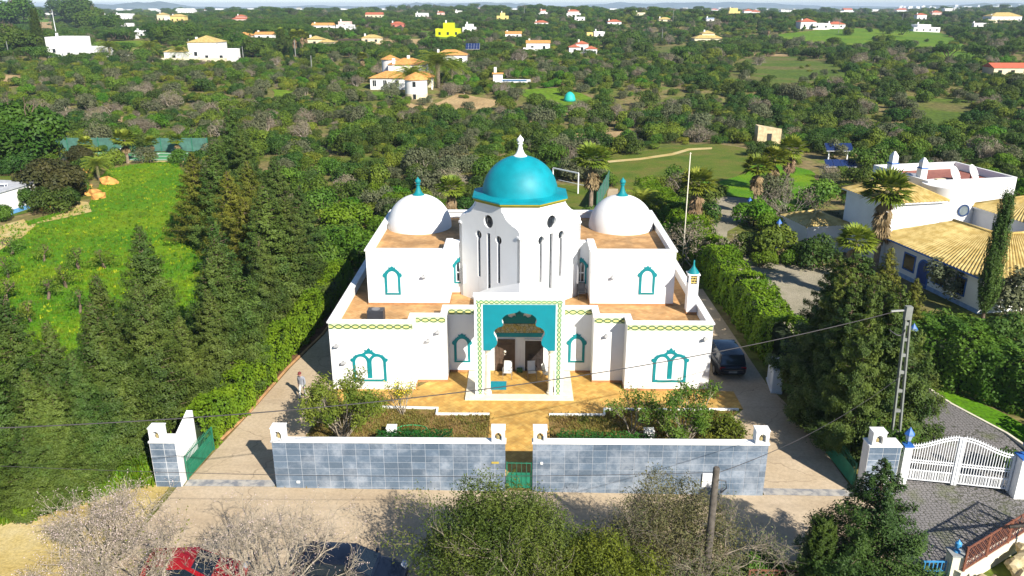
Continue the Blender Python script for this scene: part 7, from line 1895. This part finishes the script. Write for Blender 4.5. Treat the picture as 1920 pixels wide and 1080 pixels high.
# ---- foreground trees and garden shrubs
def branch_tree(name, seed, base, dirs, L, r, depth, n_leaf, leaf, leafm, bark, label, cat='tree', group=None, spread=.6, up=.1, tipspread=.45, flowers=None, kids=(2, 3), bend=.2, shrink=.74, asp=.4, along=.0, twigs=0, twl=.5, blobs=None):
    rng = np.random.default_rng(seed); segs, tips = [], []
    for d in dirs:
        s, t_ = grow(rng, (rng.normal(0, .06), rng.normal(0, .06), -.1), d, L * rng.uniform(.85, 1.15), r, depth, spread, up, kids, shrink, bend)
        segs += s; tips += t_
    if twigs:
        thin = [q for q in segs if q[2] < r * .5]; extra = []
        for _ in range(twigs):
            p0, p1, ra, rb = thin[int(rng.integers(len(thin)))]; c = p0 + (p1 - p0) * rng.random(); d = (p1 - p0) / np.linalg.norm(p1 - p0) * .6 + rng.standard_normal(3) * .6; d /= np.linalg.norm(d)
            e = c + d * twl * rng.uniform(.4, 1.1); m_ = (c + e) / 2 + rng.standard_normal(3) * twl * .08
            extra += [(c, m_, .007, .005), (m_, e, .005, .003)]; tips.append((e, d))
        segs = segs + extra
    z = float(gz(*base)); o = thing(name, label, cat, (*base, z), 0, group)
    inst('trunk', np_mesh('branches', *limb_tubes(segs, 4), bark), o)
    T = np.array([p for p, d in tips]); D = np.array([d for p, d in tips])
    if n_leaf:
        k = rng.integers(len(T), size=n_leaf)
        P_ = T[k] + unit(rng, n_leaf) * (tipspread * rng.random(n_leaf) ** .6)[:, None] - D[k] * (along * rng.random(n_leaf))[:, None]
        P_[:, 2] = np.maximum(P_[:, 2], .05)
        inst('crown', np_mesh('leaves', *leaf_quads(P_, .4 * D[k] + unit(rng, n_leaf) + np.array([0, 0, .35]), leaf, leaf * asp, rng), leafm), o)
    if blobs:
        bl, nb_ = blobs; C = np.array([q[:3] for q in bl]); Rb = np.array([q[3] for q in bl]); k = rng.choice(len(bl), nb_, p=Rb ** 2.4 / (Rb ** 2.4).sum())
        D_ = unit(rng, nb_); rr = Rb[k] * (.35 + .72 * rng.random(nb_) ** .55) * (1 + .34 * np.sin(D_[:, 0] * 8 + k) * np.cos(D_[:, 2] * 6 + 2 * k))
        inst('crown', np_mesh('leaves', *leaf_quads(C[k] + D_ * rr[:, None] * np.array([1, 1, .92]), D_ * .6 + unit(rng, nb_) + np.array([0, 0, .35]), leaf, leaf * asp, rng), leafm), o)
    if flowers:
        m, fm, sz = flowers; k = rng.integers(len(T), size=m)
        inst('blossom', np_mesh('blossom', *leaf_quads(T[k] + unit(rng, m) * tipspread * .8 * rng.random((m, 1)), unit(rng, m), sz, sz * .8, rng), fm), o)
    return o
def fan_dirs(n, tilt, rng): return [(math.cos(a) * tilt * q, math.sin(a) * tilt * q, 1.0) for a, q in zip(np.arange(n) * 2.4, rng.uniform(.5, 1.15, n))]
r0 = np.random.default_rng(5)
BARK_OLV = mat('olive_bark', (0.24, 0.20, 0.15), 0.95, 0.25, 4)
OL1 = [(-.75, .5, 4.75, 1.0), (.45, .3, 4.3, 1.15), (-1.7, .3, 3.5, 1.15), (1.5, .2, 3.5, 1.25), (0, -.5, 3.3, 1.5), (-.3, .8, 3.0, 1.6), (2.5, .1, 2.6, 1.1), (-2.5, 0, 2.3, 1.0), (1.0, .8, 2.7, 1.4), (-1.3, -.9, 2.3, 1.3), (1.8, -.8, 2.2, 1.3)]
OL2 = [(0, .3, 3.0, 1.1), (-1.1, .2, 2.5, 1.0), (1.2, .1, 2.4, 1.1), (.3, -.8, 2.3, 1.2), (2.0, .3, 1.8, .9), (-1.8, 0, 1.8, .9)]
OL3 = [(-.7, .3, 5.0, .75), (.5, .3, 4.5, .85), (-1.3, 0, 3.7, 1.0), (1.3, .1, 3.5, 1.1), (0, -.3, 3.4, 1.25), (-2.1, 0, 2.6, .9), (2.2, .1, 2.6, .95), (0, .6, 2.5, 1.4), (-1.2, -.7, 2.2, 1.1), (1.3, -.6, 2.2, 1.1)]
branch_tree('olive_tree', 501, (-0.75, 25.1), fan_dirs(9, .5, r0), 1.55, .13, 4, 14000, .055, LF_OLV2, BARK_OLV, 'large unpruned olive tree in front of the slate wall, the tallest in the street', spread=.6, tipspread=.4, along=.4, kids=(2, 3), twigs=500, twl=.8, blobs=(OL1, 52000))
branch_tree('olive_tree', 502, (3.1, 24.0), fan_dirs(7, .5, r0), 1.15, .11, 4, 9000, .055, leaf_mat('young_olive_leaf', (0.075, 0.112, 0.0095), (0.163, 0.197, 0.0177), .25, .6, rnd=.05), BARK_OLV, 'greener lower olive tree beside the tallest olive in the street', spread=.6, tipspread=.4, along=.4, twigs=200, blobs=(OL2, 30000))
branch_tree('olive_tree', 503, (5.9, 25.9), fan_dirs(9, .5, r0), 1.65, .12, 4, 9000, .048, leaf_mat('dusty_olive_leaf', (0.082, 0.092, 0.034), (0.156, 0.158, 0.058), .18, .6, rnd=.05), BARK_OLV, 'sparse grey olive tree around the wooden pole', spread=.6, tipspread=.38, along=.5, twigs=1500, twl=.9, blobs=(OL3, 26000))
branch_tree('almond_tree', 504, (-17.2, 26.4), fan_dirs(9, .85, r0), 1.40, .10, 4, 0, .05, LF_OLV2, BARK_PALE, 'bare almond tree with pale twigs and pink blossom by the dirt track', spread=.7, flowers=(7000, LF_BLOS, .024), kids=(2, 3), bend=.28, tipspread=.25, twigs=2300, twl=.7)
branch_tree('almond_tree', 505, (-9.6, 25.0), fan_dirs(9, .95, r0), 1.40, .09, 4, 0, .05, LF_OLV2, BARK_PALE, 'bare almond tree with pale twigs hanging over the red and blue cars', spread=.7, flowers=(2600, LF_BLOS, .022), kids=(2, 3), bend=.28, tipspread=.25, twigs=1900, twl=.7)
branch_tree('almond_tree', 506, (-14.2, 24.2), fan_dirs(8, .85, r0), 1.25, .09, 4, 500, .06, LF_CONY, BARK_PALE, 'bare almond tree with pale twigs in front of the white car', spread=.7, flowers=(1600, LF_BLOS, .022), kids=(2, 3), bend=.28, tipspread=.25, twigs=1500, twl=.7)
branch_tree('garden_shrub', 507, (-9.5, 37.5), fan_dirs(18, .8, r0), 1.45, .05, 2, 7000, .10, leaf_mat('oleander_leaf', (0.085, 0.14, 0.013), (0.19, 0.235, 0.03), .3, .8, rnd=.03), BARK_PALE, 'many stemmed leafy garden shrub by the sunlit drive', 'shrub', None, .38, .12, .42, None, (2, 3), .10, .72, .36, .25)
branch_tree('garden_shrub', 508, (8.7, 37.3), fan_dirs(18, .8, r0), 1.4, .05, 2, 4600, .10, MATS['oleander_leaf'], BARK_PALE, 'many stemmed garden shrub with bare fanned stems by the meter cabinet wall', 'shrub', None, .38, .12, .42, None, (2, 3), .10, .72, .36, .25)
branch_tree('garden_shrub', 509, (6.1, 38.3), fan_dirs(7, .6, r0), 1.1, .04, 2, 1300, .085, MATS['oleander_leaf'], BARK_PALE, 'leafy garden shrub in front of the shaded villa recess', 'shrub', None, .4, .12, .45, None, (2, 3), .10, .72, .36, .3)
branch_tree('garden_shrub', 510, (11.0, 37.4), fan_dirs(8, .6, r0), .65, .04, 2, 2200, .09, LF_OAK, BARK_PALE, 'dense dark green shrub beside the right hand drive', 'shrub', None, .5, .1, .5, None, (2, 3), .12, .72, .5, .3)
branch_tree('garden_shrub', 511, (-6.7, 40.4), fan_dirs(8, .6, r0), .85, .035, 2, 700, .07, MATS['oleander_leaf'], BARK_PALE, 'thin twiggy shrub with yellow flowers at the edge of the paving', 'shrub', None, .4, .12, .38, (160, LF_YEL, .05), (2, 3), .10, .72, .36, .25)
branch_tree('garden_shrub', 512, (9.9, 36.9), fan_dirs(8, .5, r0), .35, .02, 2, 1500, .06, LF_CONY, BARK_PALE, 'small round golden bush behind the slate wall', 'shrub', None, .5, .1, .3)
branch_tree('creeper', 513, (18.9, 35.6), fan_dirs(9, .7, r0), 1.0, .04, 2, 4200, .09, LF_BRIGHT, BARK, 'glossy green creeper climbing round the concrete pole', 'shrub', None, .5, .1, .5)
branch_tree('bare_shrub', 514, G(1305, 505), fan_dirs(12, 1.0, r0), 1.6, .05, 3, 1500, .10, LF_GREY, TWIG_GREY, 'pale leafless thicket below the flagpole palm', 'shrub', None, .6, .1, .5)
branch_tree('bare_shrub', 515, G(1480, 418), fan_dirs(14, 1.1, r0), 1.8, .05, 3, 1200, .10, LF_GREY, TWIG_GREY, 'wide leafless violet grey shrub under the tall fan palms', 'shrub', None, .6, .1, .5)
for i, (x, y, r, k, lb) in enumerate(((1440, 480, 2.6, 'oak', 'rounded shrub around the blue lamp post'), (1400, 478, 1.8, 'dark', 'dark shrub at the bend of the gravel drive'), (1500, 450, 2.6, 'bright', 'tall glossy green shrub left of the neighbour porch'), (1530, 500, 2.4, 'dark', 'dark shrub below the neighbour porch'), (1490, 495, 1.6, 'bright', 'low green border shrub along the gravel drive'), (1430, 500, 1.4, 'bright', 'low green edging shrub at the gravel drive corner'), (1780, 560, 2.3, 'olive', 'small leafy tree against the neighbour house wall'), (1900, 590, 2.6, 'olive', 'grey green bush beyond the slim cypress'), (1760, 640, 2.0, 'oak', 'bush above the massive dark hedge'), (1880, 660, 2.2, 'dark', 'dark bush behind the massive hedge'), (1560, 300, 2.2, 'olive', 'grey olive tree below the solar panels'), (1310, 395, 2.6, 'dark', 'dark bush behind the flagpole'), (1090, 1085, 1.5, 'bright', 'bright low bush at the foot of the olive trees'), (1190, 1075, 1.3, 'oak', 'low bush between the two street olives'), (1905, 900, 1.3, 'dark', 'small dark bush by the white gate post'), (540, 640, 1.5, 'bright', 'green bush where the hedge meets the grove'), (1430, 1075, .9, 'oak', 'weedy bush at the lattice fence'), (240, 880, 1.0, 'bright', 'bright green weeds by the slate gate pillar'), (60, 960, 1.2, 'bright', 'green bush at the edge of the dirt track'))):
    X_, Y_ = G(x, y); o = inst('garden_bush', BUSH[k][i % len(BUSH[k])], None, (X_, Y_, float(gz(X_, Y_)) - .05), (0, 0, i), (r, r, r)); tag(o, lb, 'bush')
# ---- grass
def tuft_mesh(name, seed, m, nb=16, h=.30):
    rng = np.random.default_rng(seed); V, F = [], []
    for i in range(nb):
        a = rng.uniform(0, 6.28); b0 = np.array([rng.normal(0, .14), rng.normal(0, .14), 0]); d = np.array([math.cos(a), math.sin(a), 0]); s = np.array([-d[1], d[0], 0]) * .03; hh = h * rng.uniform(.6, 1.2)
        k = len(V); V += [b0 - s, b0 + s, b0 + s * .4 + d * hh * .5 + np.array([0, 0, hh]), b0 - s * .4 + d * hh * .5 + np.array([0, 0, hh])]; F.append((k, k + 1, k + 2, k + 3))
    return np_mesh(name, V, F, m)
LF_GRASS = leaf_mat('grass_blade', (0.0792, 0.1944, 0.0058), (0.1584, 0.2592, 0.0072), .3, .15, rnd=.3)
def grass_on(poly, n, mesh, label, smin, smax, name='grass', seed=1):
    rng = np.random.default_rng(seed); pl = np.array(poly); lo, hi = pl.min(0), pl.max(0)
    p = rng.uniform(lo, hi, (n * 3, 2)); p = p[inside(poly, p[:, 0], p[:, 1])]
    q = 1 / np.maximum(30, p[:, 1]) ** 1.2; p = p[rng.random(len(p)) < q / q.max()][:n]
    s = rng.uniform(smin, smax, len(p)); scatter(name, label, 'grass', mesh, np.column_stack([p, gz(p[:, 0], p[:, 1]) + .02]), np.column_stack([s, s, s]), rng.uniform(0, 6.28, len(p)))
mead = [p for nm, p in EXCL if nm == 'meadow'][0]
grass_on(mead, 26000, tuft_mesh('grass_tuft', 1, LF_GRASS), 'lush green grass of the meadow', .35, .8)
grass_on(mead, 2200, tuft_mesh('flower_tuft', 2, leaf_mat('flower_heads', (0.42, 0.45, 0.01), (0.30, 0.42, 0.01), .2, .3), 10, .26), 'yellow wild flowers in the meadow grass', .4, .9, 'wild_flowers', 2)
lawns = [p for nm, p in EXCL if nm == 'lawn'][:2]
LF_DRY = leaf_mat('dry_grass', (0.1520, 0.1600, 0.0240), (0.2560, 0.1760, 0.0560), .3, .6, rnd=.2)
for i, pl in enumerate(lawns): grass_on(pl, 1800, tuft_mesh('lawn_tuft', 3 + i, LF_DRY, 12, .12), 'thin dry grass of the front garden', .5, 1.1, 'grass', 5 + i)
grass_on([(2, 20), (17, 20), (17, 27.4), (9.5, 27.4), (2.5, 26.6)], 5000, tuft_mesh('verge_tuft', 8, LF_GRASS), 'rough green grass along the street verge', .8, 1.8, 'grass', 9)
grass_on([(-34, 31), (-23, 30.2), (-17.6, 33.6), (-17.6, 36), (-24, 40), (-34, 40)], 6000, tuft_mesh('grove_tuft', 9, LF_GRASS), 'rough green grass under the cypress grove', .8, 1.8, 'grass', 10)
# ------------------------------------------------------------------ haze
hz = MB().box(-13000, 13000, -390, 15500, -8, 68).build('haze', None)
hz.data.materials.clear()
hm = bpy.data.materials.new('haze_air'); hm.use_nodes = True
for nd in list(hm.node_tree.nodes):
    if nd.type == 'BSDF_PRINCIPLED': hm.node_tree.nodes.remove(nd)
pv = hm.node_tree.nodes.new('ShaderNodeVolumePrincipled')
pv.inputs['Color'].default_value = (0.62, 0.78, 0.98, 1)
pv.inputs['Density'].default_value = 0.00012
hm.node_tree.links.new(pv.outputs[0], hm.node_tree.nodes['Material Output'].inputs['Volume'])
hz.data.materials.append(hm)
hz['kind'] = 'stuff'; hz['label'] = 'thin blue haze over the far hills'; hz['category'] = 'haze'
